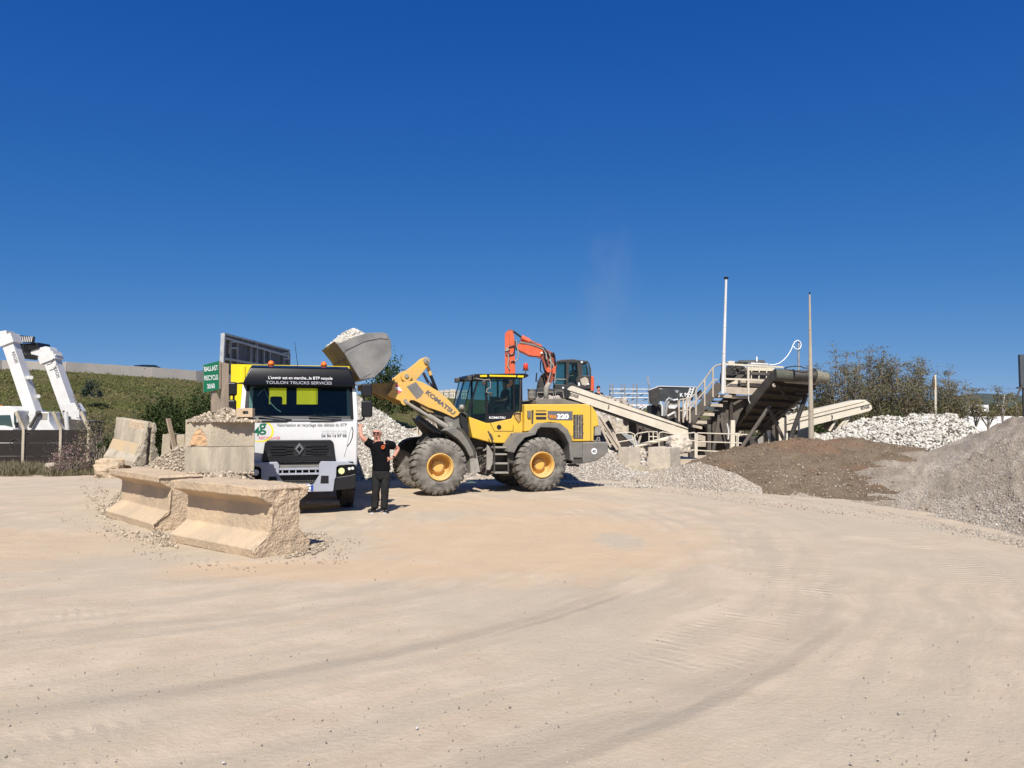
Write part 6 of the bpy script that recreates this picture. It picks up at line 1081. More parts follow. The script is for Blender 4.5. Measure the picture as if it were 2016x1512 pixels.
part('engine_cover', 'black_ex', [(800, 748), (770, 760), (735, 820), (710, 890), (698, 975), (830, 990), (850, 900), (845, 800)], .6, 1.6, bevel=.04); part('house', 'black_ex', [(700, 960), (950, 975), (1250, 995), (1500, 1000), (1505, 1060), (1300, 1075), (700, 1030)], -.1, 2.1, bevel=.03)
part('counterweight', 'red', [(1468, 790), (1500, 797), (1508, 830), (1512, 1010), (1460, 1010)], .0, 2.2, bevel=.04); part('rust_patch', 'cream_shop', [(1310, 840), (1380, 805), (1420, 830), (1435, 880), (1395, 930), (1340, 920)], cy0 - .012, cy0)
for a, b in ((1070, 965), (1425, 912), (1335, 600)): MB().ball(pt(a, b, cy0 - .02), .06, 8, 5).build('lamp', M['print_white'], ex)
part('white_decal', 'print_white', [(1283, 885), (1305, 885), (1312, 930), (1285, 932)], cy0 - .01, cy0); tube('grab_rail', 'black', [(752, 580), (748, 720), (778, 748)], .4, .03); tube('grab_rail', 'black', [(752, 580), (790, 575)], .4, .03); part('mirror', 'black', [(688, 745), (705, 750), (695, 880), (676, 870)], .3, .4); bar('mirror_arm', 'black', (700, 860), (740, 900), .35, .04)
part('track', 'black_matte', [(640, 1050), (1500, 1065), (1520, 1100), (1480, 1140), (680, 1130), (640, 1100)], .0, .5, bevel=.03); part('track', 'black_matte', [(640, 1050), (1500, 1065), (1520, 1100), (1480, 1140), (680, 1130), (640, 1100)], 1.7, 2.2)
part('seat', 'black_matte', [(1180, 780), (1250, 700), (1275, 780), (1270, 900), (1180, 900)], .5, 1.1); d = ex
op = seated('person', 'operator in a white shirt sitting in the black excavator cab', F.w(pt(1215, 870, .8).x, .8, pt(1215, 870, .8).z), R(-60), 1.0, 'white')
pw_ = at(1178, 786, 38.6); seated('person', 'dark haired person in dark clothes sitting beyond the top of the cream conveyor', (pw_.x, pw_.y, pw_.z - .32), R(20), 1.12)
rl = thing('guard_rail', 'short pale guard rail in front of the sitting person', 'rail', (pw_.x, pw_.y - .7, pw_.z - .5)); q = MB(); q.tube([(-.28, 0, 0), (-.28, 0, .55), (-.2, 0, .62), (.2, 0, .62), (.28, 0, .55), (.28, 0, 0)], .02, 6); q.build('rail', M['galv'], rl)
# ================================================================ rubble and plant, middle
P0 = at(1240, 900, 33); F = Frame((P0.x, P0.y, 0), 0)
for k, (u, v, Y, r_, yw, lb) in enumerate(((1201, 852, 34.5, (.7, .6, .6), .2, 'big grey rubble slab just right of the loader bonnet'), (1221, 836, 35.5, (.75, .6, .5), .5, 'big rubble lump highest under the cream conveyor'), (1232, 862, 34.2, (.62, .5, .55), 1.0, 'squarish pale rubble lump right of the conveyor legs'), (1212, 820, 36.5, (.6, .5, .35), 0, 'flat rubble slab wedged under the conveyor belt'), (1262, 845, 36, (.5, .4, .5), .4, 'upright grey rubble lump left of the dark crusher'))):
    rock('boulder', lb, at(u, v, Y), r_, M['conc'] if k % 2 else M['conc_stain'], 1.6, 40 + k, 'boulder', .9, 'rubble lumps under the conveyor', 4, None, yw)
# concrete cubes in front
M['conc_pale'] = mat('pale_cast_concrete', (.58, .50, .39), (.47, .41, .33), 2.2, .95, bump=.6, bscale=20, spec=.2)
for k, (u, v, Y, d_, yw, lb) in enumerate(((1239, 900, 26.3, (.52, .55, .68), 50, 'left pale concrete cube on the gravel below the cream conveyor'), (1308, 905, 26.5, (.82, .8, .86), 38, 'right and larger pale concrete cube below the cream conveyor'), (1254, 928, 26.0, (.62, .5, .44), 10, 'dusty half buried concrete block under the left cube'), (1300, 936, 26.2, (.75, .6, .5), 30, 'dark half buried concrete block under the larger cube'))):
    c = at(u, v, Y); q = MB(); q.box((0, 0, 0), d_, R(-yw)); o = q.build('concrete_cube', M['conc_pale'] if k < 2 else M['conc_stain']); o.location = c; tag(o, lb, 'concrete block', 'concrete cubes below the conveyor'); roughen(o, .010, 5, None, None, 50 + k, .06)
rock('boulder', 'pale broken boulder lying on the larger concrete cube', at(1338, 876, 27.2), (.42, .4, .32), M['conc_pale'], 1.8, 61, 'boulder', .9)
# conveyor A
P0 = at(1230, 850, 31.5); F = Frame((P0.x, P0.y, 0), R(0)); ca = thing('conveyor', 'cream conveyor sloping down from the loader bonnet to the screening plant', 'conveyor', F.O); part, pt, bar, tube = mk(F, ca, z7)
sd1 = [(185, 190), (1818, 722), (1830, 850), (1700, 812), (180, 292), (150, 268), (140, 235), (155, 205)]
for y in (0, .86): part('side_panel', 'cream', sd1, y, y + .05, bevel=.01, yref=0); part('top_flange', 'cream', [(235, 137), (262, 137), (1720, 662), (1812, 706), (1818, 720), (185, 187)], y - .05, y + .10, yref=0)
part('flange_line', 'dark', [(250, 183), (1818, 716), (1818, 724), (250, 193)], -.012, .0); part('belt', 'black_matte', [(200, 182), (1810, 706), (1815, 722), (185, 210)], .06, .85, yref=0); part('belt_return', 'black_matte', [(170, 300), (1700, 818), (1690, 838), (420, 395), (190, 320)], .05, .86, yref=0)
c = pt(160, 238, 0); MB().cyl((c.x, -.03, c.z), (c.x, .95, c.z), .20, n=20).build('head_drum', M['black_matte'], ca); 
for x in range(6): a = (300 + x * 260, 320 + x * 88); MB().cyl(pt(a[0], a[1] + 20, .1), pt(a[0], a[1] + 20, .8), .06).build('roller', M['dark'], ca)
part('reinforcing_plate', 'cream', [(1590, 650), (1640, 665), (1650, 790), (1600, 775)], -.01, .0); t = text('lettering', 'EDGE', .16, M['print_dark'], ca, pt(205, 262, -.014), (R(90), R(17), 0), .003, .002)
tube('lift_hook', 'dark', [(745, 395), (748, 420), (735, 442)], -.03, .02)
for a, b in (((598, 545), (890, 1000)), ((625, 540), (905, 985)), ((650, 720), (770, 965)), ((600, 560), (700, 800)), ((700, 760), (860, 1000)), ((820, 800), (850, 900)), ((800, 760), (900, 960))): bar('leg', 'cream_shop', a, b, .1 + .12 * random.random(), .075)
for a, b in (((1230, 640), (1130, 960)), ((1130, 640), (1140, 780)), ((1600, 820), (1640, 1000))): bar('leg', 'cream_shop', a, b, .5, .08)
# machinery clutter behind the conveyor
for k, (m, pts, y0, y1) in enumerate((('grey_steel', [(700, 640), (750, 600), (820, 740), (760, 780), (690, 700)], .6, .9), ('rust', [(860, 780), (960, 780), (1080, 960), (900, 1000), (840, 900)], .2, 1.2), ('galv', [(905, 775), (1050, 800), (1172, 922), (1112, 962)], .15, .22), ('grey_steel', [(1020, 600), (1130, 640), (1130, 960), (1030, 960)], 1.4, 1.6), ('grey_steel', [(1140, 640), (1420, 740), (1420, 960), (1140, 940)], 1.6, 1.7), ('cylgrey', [(950, 560), (1010, 580), (1020, 660), (980, 680), (950, 640)], 1.0, 1.3), ('rust', [(1150, 960), (1300, 970), (1300, 1180), (1190, 1160)], .6, 1.0), ('dark', [(1290, 870), (1335, 870), (1335, 1000), (1290, 1000)], -.3, -.1))): part('machine_frame', m, pts, y0, y1, bevel=.01)
pi = thing('pipe', 'long pale pipe lying aslant behind the concrete cubes', 'pipe', F.w(0, -1.2, 0)); Fp = Frame(F.w(0, -1.2, 0), 0); MB().cyl(Fp.p3(*z7(1030, 975), 0), Fp.p3(*z7(1690, 808), .2), .075, n=12).build('tube', M['cream'], pi)
# handrail along the plant
P0 = at(1370, 900, 29.6); F = Frame((P0.x, P0.y, 0), 0); hr = thing('handrail', 'pale tubular handrail running in front of the screening plant', 'handrail', F.O); zc_ = lambda x, y: (1330 + x / 13.44, 830 + y / 13.44); part, pt, bar, tube = mk(F, hr, zc_)
for x in (520, 560, 1625, 1650): bar('post', 'cream', (x, 300 if x < 600 else 330), (x, 950 if x < 600 else 760), 0, .05)
for pts in ([(560, 320), (590, 300), (1640, 335), (1900, 345)], [(565, 530), (1600, 560), (1750, 570)], [(565, 760), (1250, 800)], [(530, 320), (500, 290), (330, 310), (50, 380)], [(530, 510), (0, 490)], [(500, 745), (150, 820)]): tube('rail', 'cream', pts, 0, .022)
part('bracket', 'cream', [(1580, 300), (1700, 300), (1700, 390), (1580, 370)], -.02, .05)
P_7 = mk(F, hr, z7)
for pts in ([(1425, 950), (1425, 790), (1440, 765), (1480, 760), (1690, 800)], [(1345, 870), (1930, 880)], [(1290, 880), (1290, 755), (1400, 755), (1410, 870)], [(1290, 820), (1410, 825)], [(1345, 755), (1350, 880)], [(850, 880), (830, 790), (860, 775), (1040, 765), (1090, 790)], [(870, 895), (1060, 865), (1130, 780), (1280, 755)], [(1060, 800), (1100, 960)], [(1090, 790), (1120, 950)]): P_7[3]('rail', 'cream', pts, .3, .022)
# scaffold cage
P0 = at(1240, 800, 42); F = Frame((P0.x, P0.y, 0), 0); sc = thing('scaffold', 'grey scaffold cage with plank boards behind the cream conveyor', 'scaffold', F.O); part, pt, bar, tube = mk(F, sc, z7)
for y in (0, 1.6):
    for x in ((765, 920, 1075) if y else (800, 960, 1125, 1290)): tube('upright', 'galv', [(x, 112), (x, 700)], y, .045, n=6)
    for yy, m in ((182, 'galv'), (298, 'galv'), (238, 'galv')): tube('ledger', 'galv', [(765, yy), (1292, yy + 2)], y, .035, n=6)
for x in (765, 960, 1125, 1290): bar('transom', 'galv', (x, 182), (x, 182), 0, .06, y2=1.6); 
for a, b in (((960, 290), (1110, 200)), ((1130, 290), (1280, 210)), ((805, 240), (950, 200)), ((1000, 360), (1100, 300)), ((1140, 360), (1270, 310))): bar('brace', 'galv', a, b, .1, .05)
for x0, x1 in ((965, 1120), (1130, 1285)): part('plank', 'white_dusty', [(x0, 382), (x1, 384), (x1, 412), (x0, 410)], -.05, 1.6); part('plank_mark', 'print_pink', [(x0 + 40, 388), (x0 + 75, 388), (x0 + 75, 394), (x0 + 40, 394)], -.06, -.05)
bar('stay', 'galv', (1255, 10), (1280, 110), 0, .04); bar('stay', 'galv', (1275, 0), (1295, 110), 0, .04)
for pts in ([(1190, 460), (1230, 425), (1290, 420), (1340, 460), (1420, 540)], [(1150, 450), (1160, 430), (1200, 420)]): tube('arch_tube', 'galv', pts, -.4, .05)
# dark crusher
P0 = at(1320, 800, 37); F = Frame((P0.x, P0.y, 0), 0); cr2 = thing('crusher', 'dark mobile crusher with an open hopper behind the handrails', 'crusher', F.O); part, pt, bar, tube = mk(F, cr2, z7)
M['dark_blue'] = mat('dusty_dark_blue_steel', (.012, .022, .032), (.02, .026, .03), 3, .5, dust=.1)
part('hopper_side', 'dark_blue', [(1290, 190), (1425, 142), (1925, 156), (1880, 330), (1690, 345), (1500, 350), (1440, 330), (1320, 290)], .0, .12); part('hopper_rim', 'white_dusty', [(1290, 186), (1425, 134), (1930, 148), (1930, 156), (1425, 144), (1292, 194)], -.05, .15); part('hopper_back', 'dark_blue', [(1400, 160), (1900, 160), (1860, 340), (1420, 340)], 1.8, 1.9)
part('hopper_cheek', 'black_ex', [(1295, 195), (1420, 150), (1440, 330), (1400, 420), (1310, 370)], -.3, -.05, bevel=.02); part('engine_box', 'black_ex', [(1320, 400), (1450, 380), (1480, 560), (1690, 560), (1690, 640), (1330, 640)], .1, 1.4, bevel=.03); part('lower_frame', 'dark', [(1300, 560), (1720, 600), (1700, 950), (1300, 950)], .5, 1.2); part('rear_frame', 'rust', [(1480, 430), (1900, 420), (2000, 600), (2000, 950), (1480, 950)], 1.6, 2.2); part('side_box', 'grey_steel', [(1500, 700), (1620, 690), (1620, 860), (1500, 870)], .2, .5)
part('cabinet', 'cylgrey', [(1560, 330), (1690, 325), (1690, 420), (1560, 400)], -.1, .1); part('pale_box', 'white_dusty', [(1545, 395), (1680, 400), (1640, 445), (1560, 440)], -.14, -.1)
for k, pts in enumerate(([(1500, 540), (1495, 400), (1530, 330), (1560, 300), (1590, 330)], [(1520, 530), (1530, 420), (1560, 340)], [(1440, 350), (1470, 420), (1470, 540)], [(1560, 300), (1620, 330), (1680, 320)], [(1640, 480), (1650, 560)], [(1540, 545), (1640, 490)])): tube('hose', ('galv', 'cylgrey', 'white_dusty')[k % 3], pts, -.2, .05)
part('chain_mark', 'cylgrey', [(1420, 165), (1475, 168), (1465, 185), (1435, 182)], -.02, 0); part('chain_mark', 'galv', [(1640, 195), (1695, 197), (1680, 230), (1655, 228)], -.02, 0)
t = text('lettering', 'K', .24, M['print_white'], cr2, pt(1705, 282, -.03), (R(90), 0, 0), .006, .004); t = text('lettering', 'M', .24, M['print_white'], cr2, pt(1770, 276, -.03), (R(90), 0, 0), .006, .004)
for a, b in (((1895, 160), (1760, 560)), ((1850, 160), (1760, 440))): bar('ladder_side', 'white_dusty', a, b, -.4, .07)
for k in range(9): f = k / 9; bar('ladder_rung', 'white_dusty', (1890 - 130 * f, 180 + 370 * f), (1850 - 90 * f, 185 + 280 * f), -.4, .05)
# ================================================================ screening plant
P0 = at(1450, 880, 31.5); F = Frame((P0.x, P0.y, 0), 0); sp = thing('screening_plant', 'beige screening plant with stairs, railed platform and vibrating screen box', 'screening plant', F.O); part, pt, bar, tube = mk(F, sp, z8)
part('platform_fascia', 'cream_shop', [(482, 588), (905, 602), (908, 632), (742, 662), (482, 640)], 0, .12, bevel=.01); part('platform_floor', 'cream_shop', [(482, 585), (905, 598), (905, 606), (482, 594)], .1, 1.8)
for x, t0, t1, w_ in ((490, 355, 640, .12), (512, 355, 640, .06), (733, 395, 658, .11)): bar('rail_post', 'cream', (x, t0), (x, t1), -.02, w_, .08)
for pts in ([(490, 368), (735, 380), (1065, 398)], [(490, 508), (735, 515), (960, 528)]): bar('rail', 'cream', pts[0], pts[1], -.03, .07); bar('rail', 'cream', pts[1], pts[2], -.03, .07)
part('screen_box', 'cream', [(700, 392), (985, 398), (985, 437), (720, 430)], .3, 1.6, bevel=.015); part('screen_side', 'grey_steel', [(690, 428), (985, 436), (968, 520), (640, 512)], .35, 1.5); part('screen_lower', 'cream_shop', [(662, 520), (962, 538), (930, 588), (662, 572)], .15, 1.5, bevel=.015)
for x in (770, 842, 912): bar('screen_rib', 'cream', (x, 385), (x - 8, 510), .28, .04)
part('feed_plate', 'cream', [(512, 592), (632, 512), (668, 520), (668, 596)], .2, 1.4); part('feed_gap', 'dark', [(636, 520), (662, 522), (662, 585), (636, 585)], .185, .2); part('feed_slope', 'grey_steel', [(600, 510), (660, 440), (720, 400), (700, 470), (640, 520)], .25, 1.3)
part('motor', 'black_ex', [(525, 440), (560, 395), (640, 340), (700, 345), (690, 400), (640, 440), (600, 510), (530, 572), (515, 520)], .5, 1.4, bevel=.03); MB().cyl(pt(650, 352, .8), pt(885, 350, .8), .09).build('drive_shaft', M['dark_blue'], sp); part('motor_guard', 'cream', [(535, 348), (560, 338), (608, 340), (605, 385), (580, 380), (550, 360)], .4, .6)
part('cover_plate', 'white_dusty', [(765, 352), (925, 362), (925, 374), (760, 370)], .2, 1.2); bar('small_mast', 'white', (814, 298), (814, 345), .6, .06)
for k in range(9): c = pt(560 + 12 * k + 8 * (k % 3), 380 + 20 * (k % 5), .45); MB().box(c, (.12, .12, .12)).build('motor_part', M['black_ex'] if k % 2 else M['dark'], sp)
c = pt(565, 460, .45); MB().cyl((c.x, .42, c.z), (c.x, .55, c.z), .28, n=20).build('flywheel', M['black_ex'], sp)
# stairs
bar('stringer', 'grey_steel', (470, 560), (185, 905), .0, .12, .34); bar('stringer', 'cream_shop', (600, 640), (330, 960), 1.0, .12, .22)
for x0, x1, y in ((440, 580, 676), (368, 495, 762), (278, 415, 848), (208, 345, 922)): part('tread', 'cream_shop', [(x0, y - 10), (x0 + 20, y - 22), (x1, y - 16), (x1, y + 12), (x0 + 10, y + 6)], .05, .95)
for x0, x1, y in ((405, 540, 720), (325, 455, 806), (245, 380, 886)): part('tread', 'grey_steel', [(x0, y - 8), (x1, y - 5), (x1, y + 6), (x0, y + 4)], .1, .95)
for pts in ([(490, 368), (430, 382), (400, 405), (322, 515), (245, 610), (236, 640)], [(440, 512), (400, 530), (322, 625), (245, 715), (190, 740)], [(240, 650), (185, 690), (90, 705), (75, 740)], [(240, 720), (180, 800), (90, 810)]): tube('stair_rail', 'cream_shop', pts, -.05, .03)
for x, t0, t1 in ((400, 405, 682), (322, 520, 766), (240, 610, 850), (182, 690, 925), (120, 700, 920), (80, 720, 910), (155, 700, 900)): bar('stair_post', 'cream_shop', (x, t0), (x, t1), -.05, .06)
part('round_guard', 'grey_steel', [(250, 640), (285, 610), (310, 640), (300, 700), (265, 705)], .2, .25)
# legs and chutes
for nm, m, pts, y0, y1 in (('column', 'cream', [(572, 898), (612, 900), (610, 1195), (566, 1190)], -.3, -.1), ('column', 'grey_steel', [(350, 940), (385, 940), (385, 1210), (350, 1210)], .2, .5), ('chute', 'grey_steel', [(560, 672), (650, 680), (760, 690), (660, 830), (615, 960), (560, 1110), (420, 1110), (390, 960), (470, 760)], .5, 1.3), ('beam', 'cream_shop', [(480, 660), (740, 668), (900, 640), (900, 662), (740, 695), (480, 690)], .15, .3), ('column', 'rust', [(560, 680), (590, 680), (590, 900), (560, 900)], .3, .42), ('cross_beam', 'grey_steel', [(590, 740), (680, 690), (700, 700), (600, 760)], .2, .3), ('hopper_leg', 'grey_steel', [(460, 850), (490, 840), (560, 1190), (530, 1195)], .3, .42), ('hopper_leg', 'grey_steel', [(450, 850), (480, 850), (420, 1195), (390, 1195)], .3, .42), ('control_box', 'cream_shop', [(245, 1100), (335, 1095), (335, 1150), (245, 1150)], -.1, .15), ('control_box', 'cream_shop', [(250, 1030), (330, 1050), (330, 1095), (250, 1090)], .1, .35), ('base_beam', 'dark', [(180, 940), (240, 940), (240, 1250), (180, 1250)], .4, .7), ('back_panel', 'rust', [(170, 940), (640, 960), (640, 1230), (170, 1230)], 1.4, 1.5), ('drive_drum', 'grey_steel', [(325, 1195), (400, 1185), (520, 1190), (520, 1230), (330, 1230)], .0, .3), ('mesh_panel', 'cream_shop', [(210, 940), (300, 960), (300, 985), (210, 965)], .0, .3)): part(nm, m, pts, y0, y1, bevel=.01)
tube('white_line', 'white_dusty', [(738, 660), (738, 710), (752, 740)], -.02, .02); tube('white_line', 'white_dusty', [(535, 930), (550, 1000), (545, 1080)], -.1, .03)
# hose loop on its pole
hp = thing('hose_pole', 'grey pole above the screen with a looped white hose', 'pole', F.w(pt(1213, 450, .6).x, .6, 0)); Fh = Frame(F.w(pt(1213, 450, .6).x, .6, 0), 0)
MB().cyl(Fh.p3(*z8(1213, 1000), 0), Fh.p3(*z8(1211, 160), 0), .045).build('pole', M['galv'], hp)
MB().tube([Fh.p3(*z8(a, b), -.08) for a, b in ((930, 372), (980, 375), (1030, 360), (1075, 325), (1110, 285), (1140, 235), (1158, 190), (1175, 158), (1200, 143), (1224, 155), (1236, 185), (1228, 215), (1205, 232), (1178, 222), (1163, 200))], .02, 8).build('hose', M['print_white'], hp, smooth=True)
# steep dark conveyor
cb_ = thing('conveyor', 'steep dark conveyor rising to a rubber covered head drum in front of the platform', 'conveyor', F.O); part, pt, bar, tube = mk(F, cb_, z8)
T1, T2, H1, H2 = pt(612, 992, 1.6), pt(930, 985, 1.8), pt(985, 505, -1.6), pt(1400, 545, -1.3); up = Vector((0, 0, 1))
def slab4(a, b, c, d, th): n = (b - a).cross(d - a).normalized() * th; return MB().add([a, b, c, d, a + n, b + n, c + n, d + n], [(0, 1, 2, 3), (7, 6, 5, 4), (0, 4, 5, 1), (1, 5, 6, 2), (2, 6, 7, 3), (3, 7, 4, 0)])
slab4(T1, T2, H2, H1, -.08).build('belt_bed', M['rust'], cb_); hL = pt(960, 540, -1.6).z
slab4(T1 + up * .0, H1 - up * .05, H1 + up * .34, T1 + up * .62, .06).build('side_panel', M['grey_steel'], cb_); slab4(T2, H2 - up * .05, H2 + up * .2, T2 + up * .5, .06).build('side_panel', M['grey_steel'], cb_)
slab4(pt(1070, 520, -1.7), pt(1405, 540, -1.7), pt(1375, 565, -1.7), pt(1090, 545, -1.7), .1).build('head_plate', M['cream_shop'], cb_)
a, b, c, d = pt(985, 470, -1.75), pt(1160, 478, -1.75), pt(1362, 485, -1.75), pt(1480, 500, -1.7)
MB().cyl(a, b, .235, .25, 20).build('head_drum', mat('olive_rubber', (.10, .10, .075), (.065, .065, .05), 5, .8), cb_); MB().cyl(b, c, .22, .22, 20).build('drum_lagging', M['black_ex'], cb_); MB().cyl(c, d, .27, .20, 16).build('dust_sleeve', mat('olive_sleeve', (.22, .20, .15), (.15, .135, .105), 5, .9), cb_)
q = MB(); q.tube([pt(1225 + 145 * math.cos(t), 418 + 22 * math.sin(t) + (8 if math.cos(t) > 0 else -8), -1.75 + .35 * math.sin(t)) for t in np.linspace(0, 2 * math.pi, 25)], .022, 6); q.build('guard_hoop', M['black_ex'], cb_)
for k in range(5): bar('hoop_stay', 'dark', (1110 + k * 58, 420), (1115 + k * 56, 450), -1.8, .03)
c0_ = pt(980, 570, -1.66); MB().lathe((c0_.x, c0_.y - .02, c0_.z), [(0, .06), (.03, .08)], 14).build('bearing', M['cream_shop'], cb_)
for k in range(7): f = (k + .5) / 7; A = T1.lerp(H1, f) - Vector((0, 0, .12)); B2 = T2.lerp(H2, f) - Vector((0, 0, .12)); MB().cyl(A, B2, .05, n=8).build('roller', M['rust'], cb_)
for a, b, m, r_, y0, y1 in (((940, 760), (668, 1165), 'grey_steel', .075, -.6, -.6), ((935, 800), (1072, 1085), 'grey_steel', .07, -.2, -.2), ((1285, 655), (1128, 1082), 'black_ex', .09, -1.0, -.9), ((1262, 668), (860, 1010), 'grey_steel', .06, -.9, .9), ((1200, 720), (800, 1090), 'rust', .045, -.5, 1.0), ((1180, 640), (1290, 640), 'rust', .06, -1.2, -1.2), ((1100, 700), (1010, 560), 'rust', .05, -1.0, -1.4), ((900, 930), (1080, 760), 'dark', .05, .8, .2), ((880, 930), (920, 1130), 'dark', .06, .9, .9), ((1000, 860), (1010, 1100), 'grey_steel', .07, .9, .9)): MB().cyl(pt(*a, y0), pt(*b, y1), r_, n=10).build('strut', M[m], cb_)
# conveyor to the right
cc = thing('conveyor', 'cream conveyor rising to the right towards the coarse white stones', 'conveyor', F.w(4, 2.5, 0)); F2_ = Frame(F.w(4, 2.5, 0), 0); part, pt, bar, tube = mk(F2_, cc, z8)
for y in (0, .9): part('side_panel', 'cream', [(1095, 940), (1885, 748), (1900, 758), (1908, 790), (1885, 812), (1350, 948), (1200, 992), (1090, 1000)], y, y + .05, yref=0, bevel=.01)
part('top_cover', 'cream', [(1090, 865), (1180, 842), (1780, 706), (1842, 706), (1893, 745), (1095, 938)], .02, .9, bevel=.02); part('edge_line', 'dark', [(1100, 936), (1888, 744), (1888, 751), (1100, 944)], -.012, 0); part('edge_line', 'dark', [(1120, 898), (1835, 722), (1835, 725), (1120, 902)], .005, .02)
part('tail_box', 'cream', [(960, 870), (1112, 855), (1112, 1095), (960, 1105)], .1, .9, bevel=.02); part('tail_box', 'grey_steel', [(1160, 990), (1200, 990), (1200, 1070), (1160, 1075)], .2, .8); t = text('lettering', 'EDGE', .16, M['print_dark'], cc, pt(1800, 800, -.014), (R(90), R(-13), 0), .003, .002)
for a, b in (((1692, 866), (1582, 1035)), ((1660, 880), (1535, 1035)), ((1560, 900), (1500, 1000))): bar('leg', 'cream', a, b, .2, .09)
part('base_box', 'cream', [(1460, 1020), (1732, 1035), (1725, 1075), (1460, 1068)], .0, .8, bevel=.02); MB().ball(pt(1510, 955, .5), .28, 12, 8).build('motor', M['dark'], cc); tube('lift_hook', 'dark', [(1525, 850), (1532, 870), (1525, 890)], -.03, .025); part('side_skirt', 'cream', [(1360, 1010), (1450, 1050), (1360, 1055)], .1, .3)
# far clutter between the legs
for k, (m, pts, y0, y1) in enumerate((('galv', [(1200, 985), (1310, 975), (1310, 1070), (1200, 1070)], 1.5, 1.7), ('cylgrey', [(820, 1060), (900, 1050), (950, 1100), (830, 1120)], 0, .3), ('dark', [(640, 1050), (960, 1050), (960, 1180), (640, 1180)], 1.8, 1.9), ('grey_steel', [(960, 900), (1015, 900), (1015, 1095), (960, 1100)], -.4, -.2))): part('frame_plate', m, pts, y0, y1)
g5 = np.random.default_rng(9); 
for k in range(16): x, y = g5.uniform(1040, 1200), g5.uniform(760, 860); a = pt(x, y, .4); MB().bar(a, a + Vector((g5.uniform(-.25, .25), g5.uniform(-.1, .1), g5.uniform(-.15, .15))), .035).build('loose_bar', M['white_dusty'] if k % 2 else M['galv'], cc)
# masts
def mast(name, label, u0, v0, u1, v1, Y, r0, r1, m, cap=None, zbase=0):
    a, b = at(u0, v0, Y), at(u1, v1, Y); base = a + (a - b) * ((a.z - zbase) / (b.z - a.z)); r = thing(name, label, 'pole', base); d = b - base; MB().cyl((0, 0, 0), d, r0, r1, 14).build('shaft', M[m], r)
    for f in (.35, .58, .8): MB().cyl(d * f, d * f + Vector((0, 0, .05)), r0 + (r1 - r0) * f + .008, n=14).build('collar', M[m], r)
    if cap: MB().lathe(d, [(0, cap * .5), (.05, cap), (.09, cap)], 12, 'z').build('cap', M['black'], r)
    return r
mast('mast', 'tall white mast with a small dark cap on the screening plant platform', 1424, 740, 1429.6, 550, 31.3, .075, .045, 'white_dusty', .1, at(1424, 775, 31.3).z)
mast('pole', 'tall tapering concrete pole standing out of the brown mound', 1597, 860, 1594, 580, 27.6, .115, .03, 'conc', .025)
# ================================================================ trees and far things on the right
def thin_tree(name, label, u, Y, vtop, spread, seed, ntip=150, lm='tree', group=None, lean=0, leafn=11, low=.18):
    g = np.random.default_rng(seed); b = at(u, 828, Y); c = Vector((b.x, Y, 0)); H = at(u, vtop, Y).z; r = thing(name, label, 'tree', c, 0, group); mb = MB(); tips = []
    nlimb = max(3, ntip // 26); per = ntip // nlimb; base = Vector((lean * .1, 0, H * low)); mb.tube([(0, 0, -.1), base * .5 + Vector((g.normal() * .05, 0, 0)), base], [.035 * H ** .5 + .03, .06, .05], 6)
    for i in range(nlimb):
        a = 2 * math.pi * i / nlimb + g.uniform(-.5, .5); rad = spread * g.uniform(.25, 1.0); hh = H * (1 - .34 * (rad / spread) ** 2) * g.uniform(.84, 1.03); e = Vector((math.cos(a) * rad + lean, math.sin(a) * rad * .7, hh)); p1 = base.lerp(e, .4) + Vector((g.normal() * .15, g.normal() * .15, .15)); p2 = base.lerp(e, .72) + Vector((g.normal() * .15, g.normal() * .15, .1))
        mb.tube([base, p1, p2, e], [.045, .034, .022, .008], 5); tips.append(e)
        for k in range(per):
            f = g.uniform(.25, .97); s_ = (base.lerp(p1, f / .4) if f < .4 else p1.lerp(p2, (f - .4) / .32) if f < .72 else p2.lerp(e, (f - .72) / .28)); L = spread * g.uniform(.12, .42) * (1.15 - f * .5); d = Vector((g.normal(), g.normal(), abs(g.normal()) + .5)).normalized(); t = s_ + d * L; m_ = s_.lerp(t, .5) + Vector((g.normal() * .05, g.normal() * .05, -.03)); mb.tube([s_, m_, t], [.013, .010, .005], 3); tips.append(t)
            if g.random() < .7: t2 = m_ + Vector((g.normal(), g.normal(), abs(g.normal()) + .3)).normalized() * L * .6; mb.tube([m_, t2], [.008, .004], 3); tips.append(t2)
    mb.build('trunk', M['stem'], r); T = np.array([t[:] for t in tips]); n = len(T); P = np.repeat(T, leafn, 0) + g.normal(size=(n * leafn, 3)) * np.array([.17, .17, .055]); leafcloud('crown', P, g.uniform(.055, .125, len(P)), LM[lm], r, .12, .6, seed); return r
TT = [(1560, 47, 742, 1.6, 120, 'thin bare-looking tree showing between the hose pole and the concrete pole'), (1628, 46, 712, 2.1, 230, 'thin-leaved tree just right of the concrete pole'), (1668, 45, 690, 2.4, 340, 'densest of the tall thin-leaved trees, left part of the row'), (1712, 47, 682, 2.5, 380, 'tallest thin-leaved tree in the middle of the row above the right conveyor end'), (1758, 46, 686, 2.5, 360, 'tall open tree left of the pale post in the row'), (1802, 47, 692, 2.4, 330, 'open tree right behind the coarse white stones with the pale post before it'), (1845, 45, 714, 2.0, 230, 'smaller open tree to the right of the pale post'), (1880, 44, 742, 1.6, 150, 'last tree of the dense row, leaning right'), (1921, 42, 770, .8, 60, 'sapling behind the small white sign'), (1945, 42, 775, .7, 50, 'sapling just right of the small white sign'), (1974, 42, 735, .55, 36, 'slim sapling with one high tuft right of the sign'), (2003, 42, 768, .6, 36, 'sapling nearest the right edge')]
